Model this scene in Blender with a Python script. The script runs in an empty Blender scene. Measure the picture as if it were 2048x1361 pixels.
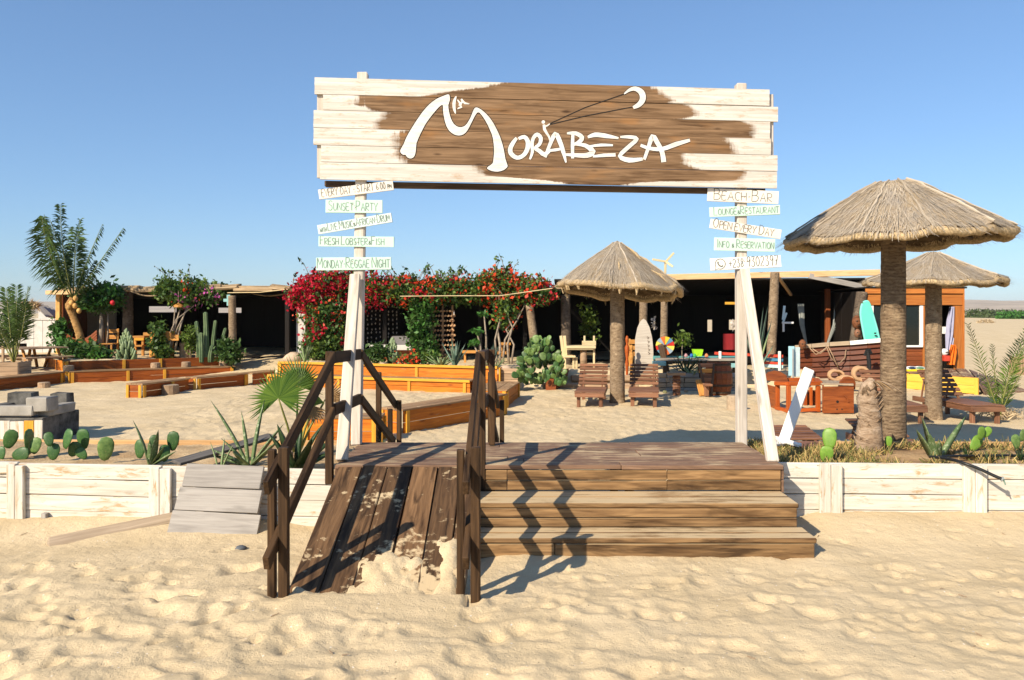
import bpy, bmesh, math, random
import numpy as np
from mathutils import Vector, Matrix, geometry

rnd = random.Random(7)
nrg = np.random.default_rng(11)
SC = bpy.context.scene
COL = SC.collection
PI = math.pi

# ------------------------------------------------------------------ camera, sky, sun, exposure
CAM_H = 1.85          # eye height over the front sand
F = 1600.0            # focal length in pixels of the 2048 px wide photograph
HX, HY = 1024.0, 625.0
cam_d = bpy.data.cameras.new("camera")
cam = bpy.data.objects.new("camera", cam_d)
COL.objects.link(cam)
cam.location = (0, 0, CAM_H)
cam.rotation_euler = (PI / 2, 0, 0)
cam_d.sensor_width = 36.0
cam_d.lens = 36.0 * F / 2048.0
cam_d.shift_y = -(680.5 - HY) / 2048.0
cam_d.clip_start = 0.1
cam_d.clip_end = 20000
SC.camera = cam

SKY_TINT = (0.82, 1.06, 1.34, 1.0)
SKY_GAMMA = 0.74
SUN_L = Vector((1.0, 1.15, -1.0)).normalized()     # direction the light travels
sun_elev = math.asin(-SUN_L.z)
world = bpy.data.worlds.new("World")
SC.world = world
world.use_nodes = True
wn = world.node_tree
wn.nodes.clear()
sky = wn.nodes.new("ShaderNodeTexSky")
sky.sky_type = 'NISHITA'
sky.sun_disc = False
sky.sun_elevation = sun_elev
# sun_rotation is measured clockwise from +Y; the sun stands opposite to SUN_L
sky.sun_rotation = math.atan2(-SUN_L.x, -SUN_L.y)
sky.altitude = 0
sky.air_density = 1.0
sky.dust_density = 0.3
sky.ozone_density = 3.0
bg = wn.nodes.new("ShaderNodeBackground")
bg.inputs["Strength"].default_value = 0.12
wo = wn.nodes.new("ShaderNodeOutputWorld")
tint = wn.nodes.new("ShaderNodeMix"); tint.data_type = 'RGBA'; tint.blend_type = 'MULTIPLY'
tint.inputs[0].default_value = 1.0; tint.inputs[7].default_value = SKY_TINT
gam = wn.nodes.new("ShaderNodeGamma"); gam.inputs[1].default_value = SKY_GAMMA
wn.links.new(sky.outputs[0], gam.inputs[0]); wn.links.new(gam.outputs[0], tint.inputs[6])
wn.links.new(tint.outputs[2], bg.inputs[0])
wn.links.new(bg.outputs[0], wo.inputs[0])
sun_d = bpy.data.lights.new("sun", 'SUN')
sun_d.energy = 5.0
sun_d.angle = math.radians(0.53)
sun_d.color = (1.0, 0.87, 0.69)
sun = bpy.data.objects.new("sun", sun_d)
COL.objects.link(sun)
sun.rotation_euler = SUN_L.to_track_quat('-Z', 'Y').to_euler()
sun.location = (-20, -20, 30)
vs = SC.view_settings
vs.view_transform = 'Standard'
vs.look = 'None'
vs.exposure = 0.55
vs.gamma = 1.0
SC.cycles.use_denoising = True
SC.cycles.max_bounces = 8
SC.cycles.diffuse_bounces = 3
SC.cycles.transparent_max_bounces = 8
SC.cycles.caustics_reflective = False
SC.cycles.caustics_refractive = False

# ------------------------------------------------------------------ geometry helpers
def G(x, y, z=0.0):
    "the place on the level z that is seen at photo pixel (x, y)"
    Y = (CAM_H - z) * F / (y - HY)
    return Vector(((x - HX) / F * Y, Y, z))

def D(x, y, Y):
    "the place at distance Y that is seen at photo pixel (x, y)"
    return Vector(((x - HX) / F * Y, Y, CAM_H - (y - HY) / F * Y))

WM = {}
def reg(o, M):
    WM[o.name] = M
    return o

def wm(o):
    return WM[o.name] if o is not None else Matrix.Identity(4)

def thing(name, label, cat, loc=(0, 0, 0), rotz=0.0, group=None, kind=None):
    o = bpy.data.objects.new(name, None)
    COL.objects.link(o)
    o.empty_display_size = 0.1
    M = Matrix.Translation(Vector(loc)) @ Matrix.Rotation(rotz, 4, 'Z')
    o.matrix_basis = M
    reg(o, M)
    return tag(o, label, cat, group, kind)

def tag(o, label=None, cat=None, group=None, kind=None):
    if label: o["label"] = label
    if cat: o["category"] = cat
    if group: o["group"] = group
    if kind: o["kind"] = kind
    return o

def link(name, me, parent=None, M=None):
    "object with world matrix M, parented to an already placed thing"
    o = bpy.data.objects.new(name, me)
    COL.objects.link(o)
    M = M if M is not None else wm(parent)
    if parent is not None:
        o.parent = parent
        o.matrix_basis = wm(parent).inverted() @ M
    else:
        o.matrix_basis = M
    reg(o, M)
    return o

def dup(root, loc=None, rotz=None, label=None, group=None, scale=None):
    "copy a thing with its parts and sub-parts"
    r = root.copy()
    COL.objects.link(r)
    M = root.matrix_basis.copy()
    if loc is not None or rotz is not None:
        l = Vector(loc) if loc is not None else M.to_translation()
        a = rotz if rotz is not None else M.to_euler().z
        M = Matrix.Translation(l) @ Matrix.Rotation(a, 4, 'Z')
        if scale:
            M = M @ Matrix.Scale(scale, 4)
    r.matrix_basis = M
    reg(r, M)
    if label: r["label"] = label
    if group: r["group"] = group
    for ch in list(root.children):
        c = ch.copy()
        COL.objects.link(c)
        c.parent = r
        for g in list(ch.children):
            d = g.copy()
            COL.objects.link(d)
            d.parent = c
    return r

class MB:
    "collects shapes (world coordinates) and links them as one mesh object"
    def __init__(self):
        self.v = []; self.f = []; self.n = 0; self.var = []
    def add(self, vs, fs, var=None):
        b = self.n
        self.v.extend([tuple(p) for p in vs])
        for f in fs:
            self.f.append(tuple(i + b for i in f))
        self.var.extend([rnd.random() if var is None else var] * len(fs))
        self.n += len(vs)
    def box(self, c, s, R=None, var=None):
        c = Vector(c); hx, hy, hz = s[0] / 2, s[1] / 2, s[2] / 2
        ps = [Vector((x, y, z)) for x in (-hx, hx) for y in (-hy, hy) for z in (-hz, hz)]
        if R is not None: ps = [R @ p for p in ps]
        self.add([p + c for p in ps], [(0, 1, 3, 2), (4, 6, 7, 5), (0, 4, 5, 1), (2, 3, 7, 6), (0, 2, 6, 4), (1, 5, 7, 3)], var)
    def tube(self, pts, radii, n=8, cap=True, var=None, star=None):
        pts = [Vector(p) for p in pts]
        if not hasattr(radii, '__len__'): radii = [radii] * len(pts)
        rings = []
        prev = None
        for i, p in enumerate(pts):
            t = (pts[min(i + 1, len(pts) - 1)] - pts[max(i - 1, 0)])
            if t.length < 1e-9: t = Vector((0, 0, 1))
            t.normalize()
            if prev is None:
                a = Vector((1, 0, 0)) if abs(t.x) < 0.9 else Vector((0, 1, 0))
                u = (a - t * a.dot(t)).normalized()
            else:
                u = (prev - t * prev.dot(t))
                u = u.normalized() if u.length > 1e-6 else Vector((1, 0, 0))
            prev = u
            w = t.cross(u)
            ring = []
            for k in range(n):
                a = 2 * PI * k / n
                r = radii[i] * (1.0 if star is None else (1.0 - star * (k % 2)))
                ring.append(p + u * (math.cos(a) * r) + w * (math.sin(a) * r))
            rings.append(ring)
        vs_ = [p for r in rings for p in r]
        fs = []
        for i in range(len(pts) - 1):
            for k in range(n):
                k2 = (k + 1) % n
                fs.append((i * n + k, i * n + k2, (i + 1) * n + k2, (i + 1) * n + k))
        if cap:
            fs.append(tuple(reversed(range(n))))
            fs.append(tuple((len(pts) - 1) * n + k for k in range(n)))
        self.add(vs_, fs, var)
    def lathe(self, c, prof, n=16, axis=None, var=None, wob=0.0):
        c = Vector(c)
        vs_ = []
        for (r, z) in prof:
            for k in range(n):
                a = 2 * PI * k / n
                rr = r * (1 + wob * (rnd.random() - 0.5))
                vs_.append(Vector((rr * math.cos(a), rr * math.sin(a), z)))
        if axis is not None: vs_ = [axis @ p for p in vs_]
        fs = []
        for i in range(len(prof) - 1):
            for k in range(n):
                k2 = (k + 1) % n
                fs.append((i * n + k, i * n + k2, (i + 1) * n + k2, (i + 1) * n + k))
        fs.append(tuple(reversed(range(n))))
        fs.append(tuple((len(prof) - 1) * n + k for k in range(n)))
        self.add([p + c for p in vs_], fs, var)
    def prism(self, poly, O, U, V, N, t, var=None):
        "polygon given in (u, v) along U, V from O, thick t towards N"
        tri = geometry.tessellate_polygon([[Vector((p[0], p[1], 0)) for p in poly]])
        n = len(poly)
        a = [O + U * p[0] + V * p[1] for p in poly]
        b = [p + N * t for p in a]
        fs = [tuple(f) for f in tri] + [tuple(i + n for i in f) for f in tri]
        fs += [(i, (i + 1) % n, (i + 1) % n + n, i + n) for i in range(n)]
        self.add(a + b, fs, var)
    def build(self, name, mat, parent=None, smooth=False, kind=None, M=None, fixn=True):
        me = bpy.data.meshes.new(name)
        Mw = M if M is not None else wm(parent)
        inv = Mw.inverted()
        arr = np.array(self.v, dtype=np.float64)
        if len(arr):
            I = np.array(inv)
            arr = arr @ I[:3, :3].T + I[:3, 3]
        me.from_pydata(arr.tolist(), [], self.f)
        if fixn:
            bm = bmesh.new(); bm.from_mesh(me)
            bmesh.ops.recalc_face_normals(bm, faces=bm.faces)
            bm.to_mesh(me); bm.free()
        at = me.attributes.new("var", 'FLOAT', 'FACE')
        at.data.foreach_set("value", np.array(self.var, dtype=np.float32))
        if smooth: me.shade_smooth()
        me.materials.append(mat)
        o = link(name, me, parent, Mw)
        if kind: o["kind"] = kind
        return o

def quads_obj(name, V, mat, parent=None, var=None, kind=None, smooth=False, fs=4):
    "V: (n, k, 3) array of n separate k-gons in world coordinates, linked as one mesh"
    n, k = V.shape[0], V.shape[1]
    me = bpy.data.meshes.new(name)
    M = wm(parent)
    I = np.array(M.inverted())
    P = V.reshape(-1, 3) @ I[:3, :3].T + I[:3, 3]
    me.vertices.add(n * k)
    me.vertices.foreach_set("co", P.astype(np.float32).ravel())
    me.loops.add(n * k)
    me.loops.foreach_set("vertex_index", np.arange(n * k, dtype=np.int32))
    me.polygons.add(n)
    me.polygons.foreach_set("loop_start", (np.arange(n) * k).astype(np.int32))
    me.update(calc_edges=True)
    at = me.attributes.new("var", 'FLOAT', 'FACE')
    at.data.foreach_set("value", (nrg.random(n) if var is None else np.asarray(var)).astype(np.float32))
    me.materials.append(mat)
    me.validate()
    o = link(name, me, parent, M)
    if kind: o["kind"] = kind
    return o

_plank_cache = {}
def plank_mesh(L, W, T, mat, bev=None, name="plank", jit=0.0):
    key = (round(L, 3), round(W, 3), round(T, 3), mat.name, bev)
    if jit == 0.0 and key in _plank_cache: return _plank_cache[key]
    bm = bmesh.new()
    bmesh.ops.create_cube(bm, size=1.0)
    for v in bm.verts:
        v.co = Vector((v.co.x * L, v.co.y * W, v.co.z * T))
    b = bev if bev is not None else min(0.006, 0.12 * min(W, T))
    if b > 0:
        bmesh.ops.bevel(bm, geom=list(bm.edges), offset=b, segments=1, affect='EDGES')
    if jit:
        for v in bm.verts:
            v.co += Vector((rnd.uniform(-jit, jit), rnd.uniform(-jit, jit), rnd.uniform(-jit, jit)))
    me = bpy.data.meshes.new(name)
    bm.to_mesh(me); bm.free()
    me.materials.append(mat)
    if jit == 0.0: _plank_cache[key] = me
    return me

def plank(name, p0, p1, W, T, mat, parent=None, up=(0, 0, 1), bev=None, jit=0.0, kind=None):
    "beam from p0 to p1; T is measured towards up, W sideways"
    p0 = Vector(p0); p1 = Vector(p1)
    x = (p1 - p0); L = x.length; x.normalize()
    u = Vector(up); z = (u - x * u.dot(x))
    if z.length < 1e-6:
        u = Vector((0, 1, 0)); z = (u - x * u.dot(x))
    z.normalize()
    y = z.cross(x)
    M = Matrix(((x.x, y.x, z.x, 0), (x.y, y.y, z.y, 0), (x.z, y.z, z.z, 0), (0, 0, 0, 1)))
    M.translation = (p0 + p1) / 2
    o = link(name, plank_mesh(L, W, T, mat, bev, name, jit), parent, M)
    if kind: o["kind"] = kind
    return o

# ------------------------------------------------------------------ noise in numpy
_lat = {}
def vnoise(x, y, seed=0):
    if seed not in _lat: _lat[seed] = np.random.default_rng(seed + 100).random((256, 256))
    L = _lat[seed]
    xi = np.floor(x).astype(int); yi = np.floor(y).astype(int)
    fx = x - xi; fy = y - yi
    fx = fx * fx * (3 - 2 * fx); fy = fy * fy * (3 - 2 * fy)
    a = L[xi & 255, yi & 255]; b = L[(xi + 1) & 255, yi & 255]
    c = L[xi & 255, (yi + 1) & 255]; d = L[(xi + 1) & 255, (yi + 1) & 255]
    return (a * (1 - fx) + b * fx) * (1 - fy) + (c * (1 - fx) + d * fx) * fy
def fbm(x, y, seed=0, oct=4):
    s = 0; a = 0.5; t = 0
    for i in range(oct):
        s = s + a * vnoise(x * 2 ** i + 17.3 * i, y * 2 ** i + 5.1 * i, seed + i)
        t += a; a *= 0.5
    return s / t
def sstep(a, b, x):
    t = np.clip((x - a) / (b - a), 0, 1)
    return t * t * (3 - 2 * t)

# ------------------------------------------------------------------ materials
class NT:
    def __init__(self, name):
        self.m = bpy.data.materials.new(name)
        self.m.use_nodes = True
        self.t = self.m.node_tree
        self.t.nodes.clear()
        self.out = self.t.nodes.new("ShaderNodeOutputMaterial")
        self.b = self.t.nodes.new("ShaderNodeBsdfPrincipled")
        self.t.links.new(self.b.outputs[0], self.out.inputs[0])
    def n(self, typ, **kw):
        nd = self.t.nodes.new(typ)
        for k, v in kw.items(): setattr(nd, k, v)
        return nd
    def l(self, a, b): self.t.links.new(a, b)
    def val(self, sock, v):
        if isinstance(v, (int, float)): sock.default_value = v
        elif isinstance(v, (tuple, list)): sock.default_value = (*v, 1.0) if len(v) == 3 and len(sock.default_value) == 4 else v
        else: self.l(v, sock)
    def math(self, op, a, b=0.0, clamp=False):
        nd = self.n("ShaderNodeMath", operation=op); nd.use_clamp = clamp
        self.val(nd.inputs[0], a); self.val(nd.inputs[1], b)
        return nd.outputs[0]
    def mix(self, f, a, b, blend='MIX'):
        nd = self.n("ShaderNodeMix", data_type='RGBA', blend_type=blend)
        self.val(nd.inputs[0], f); self.val(nd.inputs[6], a); self.val(nd.inputs[7], b)
        return nd.outputs[2]
    def noise(self, vec, scale, detail=4, rough=0.55, dist=0.0):
        nd = self.n("ShaderNodeTexNoise")
        nd.inputs["Scale"].default_value = scale
        nd.inputs["Detail"].default_value = detail
        nd.inputs["Roughness"].default_value = rough
        nd.inputs["Distortion"].default_value = dist
        if vec is not None: self.l(vec, nd.inputs["Vector"])
        return nd.outputs[0]
    def ramp(self, f, stops):
        nd = self.n("ShaderNodeValToRGB")
        cr = nd.color_ramp
        while len(cr.elements) < len(stops): cr.elements.new(0.5)
        for e, (p, c) in zip(cr.elements, stops):
            e.position = p
            e.color = (*c, 1.0) if isinstance(c, (tuple, list)) else (c, c, c, 1.0)
        self.l(f, nd.inputs[0])
        return nd.outputs[0]
    def mapr(self, f, a, b, c, d):
        nd = self.n("ShaderNodeMapRange")
        nd.clamp = True
        self.val(nd.inputs[0], f)
        for i, v in enumerate((a, b, c, d)): nd.inputs[i + 1].default_value = v
        return nd.outputs[0]
    def scale(self, vec, s):
        nd = self.n("ShaderNodeVectorMath", operation='MULTIPLY')
        self.l(vec, nd.inputs[0]); nd.inputs[1].default_value = s
        return nd.outputs[0]
    def coords(self, kind="Object"):
        return self.n("ShaderNodeTexCoord").outputs[kind]
    def rand(self): return self.n("ShaderNodeObjectInfo").outputs["Random"]
    def attr(self, name):
        nd = self.n("ShaderNodeAttribute"); nd.attribute_name = name
        return nd.outputs["Fac"]
    def bump(self, h, strength=0.3, dist=0.01):
        nd = self.n("ShaderNodeBump")
        nd.inputs["Strength"].default_value = strength
        nd.inputs["Distance"].default_value = dist
        self.l(h, nd.inputs["Height"])
        self.l(nd.outputs[0], self.b.inputs["Normal"])
    def fin(self, col, rough=0.7, spec=0.3):
        self.val(self.b.inputs["Base Color"], col)
        self.val(self.b.inputs["Roughness"], rough)
        self.b.inputs["Specular IOR Level"].default_value = spec
        return self.m

SANDC = (0.59, 0.455, 0.27)

def wood(name, c1, c2, rough=0.7, spec=0.25, dust=0.0, peel=0.0, peelc=(0.25, 0.16, 0.09), knots=0.5, vary=0.35, stain=0.5, gs=1.0, bump=0.35, dustside=0.0, streak=False, foot=False):
    m = NT(name)
    r = m.rand()
    off = m.n("ShaderNodeCombineXYZ")
    for i, k in enumerate((37.0, 91.0, 53.0)): m.l(m.math('MULTIPLY', r, k), off.inputs[i])
    add = m.n("ShaderNodeVectorMath", operation='ADD')
    m.l(m.coords(), add.inputs[0]); m.l(off.outputs[0], add.inputs[1])
    p = add.outputs[0]
    g = m.noise(m.scale(p, (1.6 * gs, 26 * gs, 26 * gs)), 1.0, 5, 0.6, 0.9)
    g2 = m.noise(m.scale(p, (1.1, 8, 8)), 1.3, 4, 0.6, 0.6)
    col = m.ramp(g, [(0.30, c1), (0.68, c2)])
    dark = tuple(c * 0.45 for c in c1)
    sm = m.mapr(g2, 0.50, 0.66, 0.0, stain)
    col = m.mix(sm, col, dark)
    if knots:
        vo = m.n("ShaderNodeTexVoronoi"); vo.inputs["Scale"].default_value = 1.0
        m.l(m.scale(p, (1.7, 6.5, 6.5)), vo.inputs["Vector"])
        k = m.mapr(vo.outputs["Distance"], 0.06, 0.16, knots, 0.0)
        col = m.mix(k, col, dark)
    if peel:
        pn = m.noise(m.scale(p, (2.2, 11, 11)), 1.6, 7, 0.72, 0.5)
        pk = m.mapr(pn, 0.62 - 0.12 * peel, 0.70 - 0.10 * peel, 0.0, 0.9)
        col = m.mix(pk, col, peelc)
    hv = m.n("ShaderNodeHueSaturation")
    m.l(m.mapr(m.math('FRACT', m.math('MULTIPLY', r, 7.31)), 0, 1, 1.0 - vary, 1.0 + vary), hv.inputs["Value"])
    m.l(col, hv.inputs["Color"])
    col = hv.outputs[0]
    if dust:
        geo = m.n("ShaderNodeNewGeometry")
        sx = m.n("ShaderNodeSeparateXYZ"); m.l(geo.outputs["Normal"], sx.inputs[0])
        upm = m.mapr(sx.outputs[2], 0.75, 0.95, dustside, 1.0)
        pos = m.n("ShaderNodeNewGeometry").outputs["Position"]
        if streak:
            dn = m.noise(m.scale(p, (2.5, 34, 34)), 1.0, 7, 0.72, 0.5)
            dn2 = m.noise(pos, 1.7, 4, 0.6)
            dm = m.mapr(m.math('ADD', m.math('MULTIPLY', dn, 0.6), m.math('MULTIPLY', dn2, 0.4)), 0.60 - 0.12 * dust, 0.66 - 0.10 * dust, 0.0, 0.85)
        else:
            dn = m.noise(pos, 13.0, 9, 0.62, 0.2)
            dn2 = m.noise(pos, 2.3, 3, 0.5)
            f = m.math('ADD', m.math('MULTIPLY', dn, 0.6), m.math('MULTIPLY', dn2, 0.4))
            if foot:
                sp_ = m.n("ShaderNodeSeparateXYZ"); m.l(pos, sp_.inputs[0])
                f = m.math('ADD', f, m.math('MULTIPLY', m.mapr(sp_.outputs[0], -1.30, -1.08, 0.0, 1.0), m.mapr(sp_.outputs[2], 0.03, 0.30, 0.11, 0.0)))
            dm = m.mapr(f, 0.61 - 0.12 * dust, 0.67 - 0.12 * dust, 0.0, 0.9)
        col = m.mix(m.math('MULTIPLY', dm, upm), col, SANDC)
    m.bump(g, bump, 0.006)
    return m.fin(col, m.mapr(g, 0.2, 0.8, rough - 0.08, rough + 0.12), spec)

def plain(name, c, rough=0.6, spec=0.3, var=0.12, ns=8.0, metal=0.0, bump=0.0):
    m = NT(name)
    nz = m.noise(m.coords(), ns, 5, 0.6)
    col = m.mix(m.mapr(nz, 0.3, 0.7, 0.0, 1.0), tuple(x * (1 - var) for x in c), tuple(min(1, x * (1 + var)) for x in c))
    m.b.inputs["Metallic"].default_value = metal
    if bump: m.bump(nz, bump, 0.01)
    return m.fin(col, rough, spec)

def leafm(name, c1, c2, rough=0.5, trans=0.25, spec=0.3, ns=3.0):
    m = NT(name)
    v = m.attr("var")
    nz = m.noise(m.coords(), ns, 3, 0.5)
    f = m.math('ADD', m.math('MULTIPLY', v, 0.7), m.math('MULTIPLY', m.mapr(nz, 0.3, 0.7, 0, 1), 0.3))
    col = m.mix(f, c1, c2)
    m.fin(col, rough, spec)
    if trans:
        tr = m.n("ShaderNodeBsdfTranslucent")
        m.l(col, tr.inputs[0])
        mx = m.n("ShaderNodeMixShader"); mx.inputs[0].default_value = trans
        m.l(m.b.outputs[0], mx.inputs[1]); m.l(tr.outputs[0], mx.inputs[2])
        m.l(mx.outputs[0], m.out.inputs[0])
    return m.m

def sandm():
    m = NT("sand")
    pos = m.n("ShaderNodeNewGeometry").outputs["Position"]
    n1 = m.noise(pos, 1.2, 6, 0.6)
    n2 = m.noise(pos, 70.0, 6, 0.8)
    n3 = m.noise(pos, 9.0, 6, 0.7)
    col = m.mix(m.mapr(n1, 0.35, 0.65, 0, 1), (0.555, 0.435, 0.262), (0.645, 0.515, 0.325))
    col = m.mix(m.mapr(n2, 0.54, 0.80, 0, 0.55), col, (0.42, 0.30, 0.165))
    col = m.mix(m.mapr(n3, 0.64, 0.80, 0, 0.30), col, (0.44, 0.32, 0.19))
    vo = m.n("ShaderNodeTexVoronoi"); vo.inputs["Scale"].default_value = 24.0; m.l(pos, vo.inputs["Vector"])
    ccol = m.n("ShaderNodeSeparateXYZ"); m.l(vo.outputs["Color"], ccol.inputs[0])
    speck = m.mapr(vo.outputs["Distance"], 0.10, 0.17, 1.0, 0.0)
    col = m.mix(m.math('MULTIPLY', speck, m.mapr(ccol.outputs[0], 0.86, 0.88, 0.0, 0.75)), col, (0.80, 0.74, 0.66))
    col = m.mix(m.math('MULTIPLY', speck, m.mapr(ccol.outputs[1], 0.90, 0.92, 0.0, 0.7)), col, (0.16, 0.11, 0.07))
    n4 = m.noise(pos, 22.0, 5, 0.7)
    h = m.math('ADD', m.math('ADD', m.math('MULTIPLY', n2, 0.40), m.math('MULTIPLY', n4, 0.7)), m.math('MULTIPLY', n3, 1.3))
    m.bump(h, 0.6, 0.024)
    return m.fin(col, 0.95, 0.1)

M_SAND = sandm()
M_DECK = wood("weathered brown timber", (0.125, 0.070, 0.042), (0.265, 0.160, 0.100), dust=0.75, vary=0.14, streak=True)
M_STEP = wood("warm brown timber", (0.088, 0.042, 0.015), (0.36, 0.215, 0.095), dust=1.7, vary=0.22, stain=0.85, streak=True)
M_RAMP = wood("ramp timber", (0.052, 0.026, 0.011), (0.195, 0.108, 0.050), dust=0.22, vary=0.30, stain=0.9, dustside=0.6, foot=True)
M_RAIL = wood("rail timber", (0.022, 0.012, 0.006), (0.098, 0.054, 0.025), vary=0.25, rough=0.65, spec=0.15)
M_WHITE = wood("white painted timber", (0.50, 0.45, 0.37), (0.70, 0.66, 0.58), peel=0.6, peelc=(0.42, 0.28, 0.14), vary=0.08, stain=0.0, knots=0.5, bump=0.25)
M_CREAM = wood("bleached timber", (0.47, 0.40, 0.32), (0.66, 0.60, 0.52), vary=0.08, stain=0.35, knots=0.6)
M_GREYB = wood("grey weathered board", (0.235, 0.212, 0.188), (0.385, 0.355, 0.315), vary=0.12, stain=0.3)
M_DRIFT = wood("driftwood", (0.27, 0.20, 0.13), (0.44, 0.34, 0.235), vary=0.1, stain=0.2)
M_ORANGE = wood("orange varnished timber", (0.42, 0.105, 0.010), (0.62, 0.205, 0.018), rough=0.55, spec=0.2, vary=0.20, stain=0.40, knots=0.8, peel=0.22, peelc=(0.40, 0.22, 0.09))
M_ORTOP = wood("bench top timber", (0.22, 0.12, 0.055), (0.38, 0.24, 0.12), rough=0.6, vary=0.2, dust=0.4)
M_YELL = wood("yellow varnished timber", (0.52, 0.24, 0.022), (0.70, 0.36, 0.042), rough=0.5, vary=0.1, stain=0.1, knots=0.3)
M_YDECK = wood("bright yellow boards", (0.66, 0.36, 0.04), (0.80, 0.48, 0.08), rough=0.5, vary=0.06, stain=0.05, knots=0.2)
M_LOUNGE = wood("lounger timber", (0.125, 0.050, 0.026), (0.29, 0.145, 0.080), rough=0.55, vary=0.25, stain=0.3)
M_DARKW = wood("shade dark interior timber", (0.005, 0.0035, 0.0025), (0.012, 0.008, 0.0055), vary=0.2)  # near-black: the shade of the interiors is put into the timber colour
M_REDW = wood("red brown varnished timber", (0.16, 0.042, 0.014), (0.30, 0.088, 0.026), rough=0.45, vary=0.15, stain=0.3)
M_REDOR = wood("red orange carved timber", (0.30, 0.055, 0.010), (0.48, 0.110, 0.016), rough=0.5, vary=0.15, stain=0.25)
M_KIOSK = wood("kiosk timber", (0.34, 0.10, 0.020), (0.50, 0.19, 0.04), rough=0.55, vary=0.18, stain=0.3)
M_BEAM = wood("fresh pine beam", (0.58, 0.33, 0.15), (0.74, 0.50, 0.27), vary=0.05, stain=0.05, knots=0.9)
M_PALEW = wood("pale yellow timber", (0.56, 0.42, 0.22), (0.72, 0.60, 0.36), vary=0.1, stain=0.05)
M_LOG = wood("worn log", (0.26, 0.17, 0.10), (0.42, 0.29, 0.18), vary=0.2, stain=0.2, dust=0.3)
M_TRUNK = None
def trunkm(name, c1, c2, ring=90.0, wavef=0.10):
    m = NT(name)
    p = m.coords()
    a = m.noise(m.scale(p, (7, 7, 17)), 1.6, 8, 0.72, 0.8)
    wv = m.n("ShaderNodeTexWave"); wv.bands_direction = 'Z'
    wv.inputs["Scale"].default_value = ring / 6.28; wv.inputs["Distortion"].default_value = 6.0; wv.inputs["Detail"].default_value = 4; wv.inputs["Detail Scale"].default_value = 1.5
    m.l(p, wv.inputs["Vector"])
    f = m.math('ADD', m.math('MULTIPLY', a, 1.0 - wavef), m.math('MULTIPLY', wv.outputs["Fac"], wavef))
    b = m.noise(p, 3.0, 5, 0.65)
    c = m.noise(m.scale(p, (9, 9, 12)), 1.0, 3, 0.5)
    col = m.ramp(f, [(0.30, tuple(c_ * 0.35 for c_ in c1)), (0.44, c1), (0.72, c2)])
    col = m.mix(m.mapr(b, 0.54, 0.66, 0, 0.6), col, tuple(min(1, c_ * 1.3) for c_ in c2))
    col = m.mix(m.mapr(c, 0.66, 0.71, 0, 0.7), col, tuple(c_ * 0.5 for c_ in c1))
    col = m.mix(m.mapr(c, 0.33, 0.28, 0, 0.6), col, tuple(min(1, c_ * 1.45) for c_ in c2))
    m.bump(m.math('ADD', f, m.math('MULTIPLY', c, 0.4)), 0.9, 0.035)
    return m.fin(col, 0.9, 0.1)
M_TRUNK = trunkm("palm trunk bark", (0.215, 0.150, 0.092), (0.40, 0.305, 0.20))
M_TRUNKD = trunkm("dark post bark", (0.10, 0.075, 0.055), (0.20, 0.155, 0.11))
M_TRUNKO = trunkm("orange palm bark", (0.30, 0.16, 0.055), (0.52, 0.32, 0.13), 60)
M_STRAWG = leafm("grey weathered straw", (0.34, 0.28, 0.205), (0.60, 0.52, 0.41), rough=0.95, trans=0.1, spec=0.05)
M_STRAW = leafm("dry straw", (0.34, 0.25, 0.14), (0.66, 0.52, 0.33), rough=0.9, trans=0.1, spec=0.1)
M_BLACKF = plain("flat black", (0.012, 0.012, 0.012), 0.8)
M_INK = plain("dark ink", (0.13, 0.135, 0.11), 0.9, 0.1)
M_INKG = plain("green grey ink", (0.20, 0.27, 0.22), 0.9, 0.1)
M_WPAINT = plain("clean white paint", (0.78, 0.76, 0.71), 0.6, 0.2, 0.06)
def signpaint():
    m = NT("brushed letter paint"); p = m.coords()
    a = m.noise(m.scale(p, (6, 40, 40)), 1.0, 6, 0.7); b = m.noise(p, 60, 4, 0.7)
    col = m.mix(m.mapr(a, 0.4, 0.65, 0, 1), (0.78, 0.75, 0.70), (0.62, 0.57, 0.50))
    col = m.mix(m.mapr(b, 0.66, 0.72, 0, 0.8), col, (0.30, 0.21, 0.13))
    return m.fin(col, 0.75, 0.15)
M_LETTER = signpaint()
M_MINT = plain("pale mint paint", (0.52, 0.70, 0.59), 0.7, 0.2, 0.05)
M_CREAMP = plain("cream paint", (0.74, 0.68, 0.60), 0.7, 0.2, 0.08)
M_PALEB = plain("pale bluish paint", (0.62, 0.72, 0.68), 0.7, 0.2, 0.05)
# ------------------------------------------------------------------ the ground
def lineside(X, Y, A, B):
    dx, dy = B[0] - A[0], B[1] - A[1]
    L = math.hypot(dx, dy); dx /= L; dy /= L
    return (X - A[0]) * (-dy) + (Y - A[1]) * dx, (X - A[0]) * dx + (Y - A[1]) * dy

LB0, LB1 = (-11.9, 21.3), (-8.37, 23.6)       # back tier of the left seats
RB0, RB1 = (-5.99, 20.6), (-0.33, 18.7)       # back tier of the right seats
RAMP_Y0, RAMP_S = 5.17, 0.354

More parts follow.
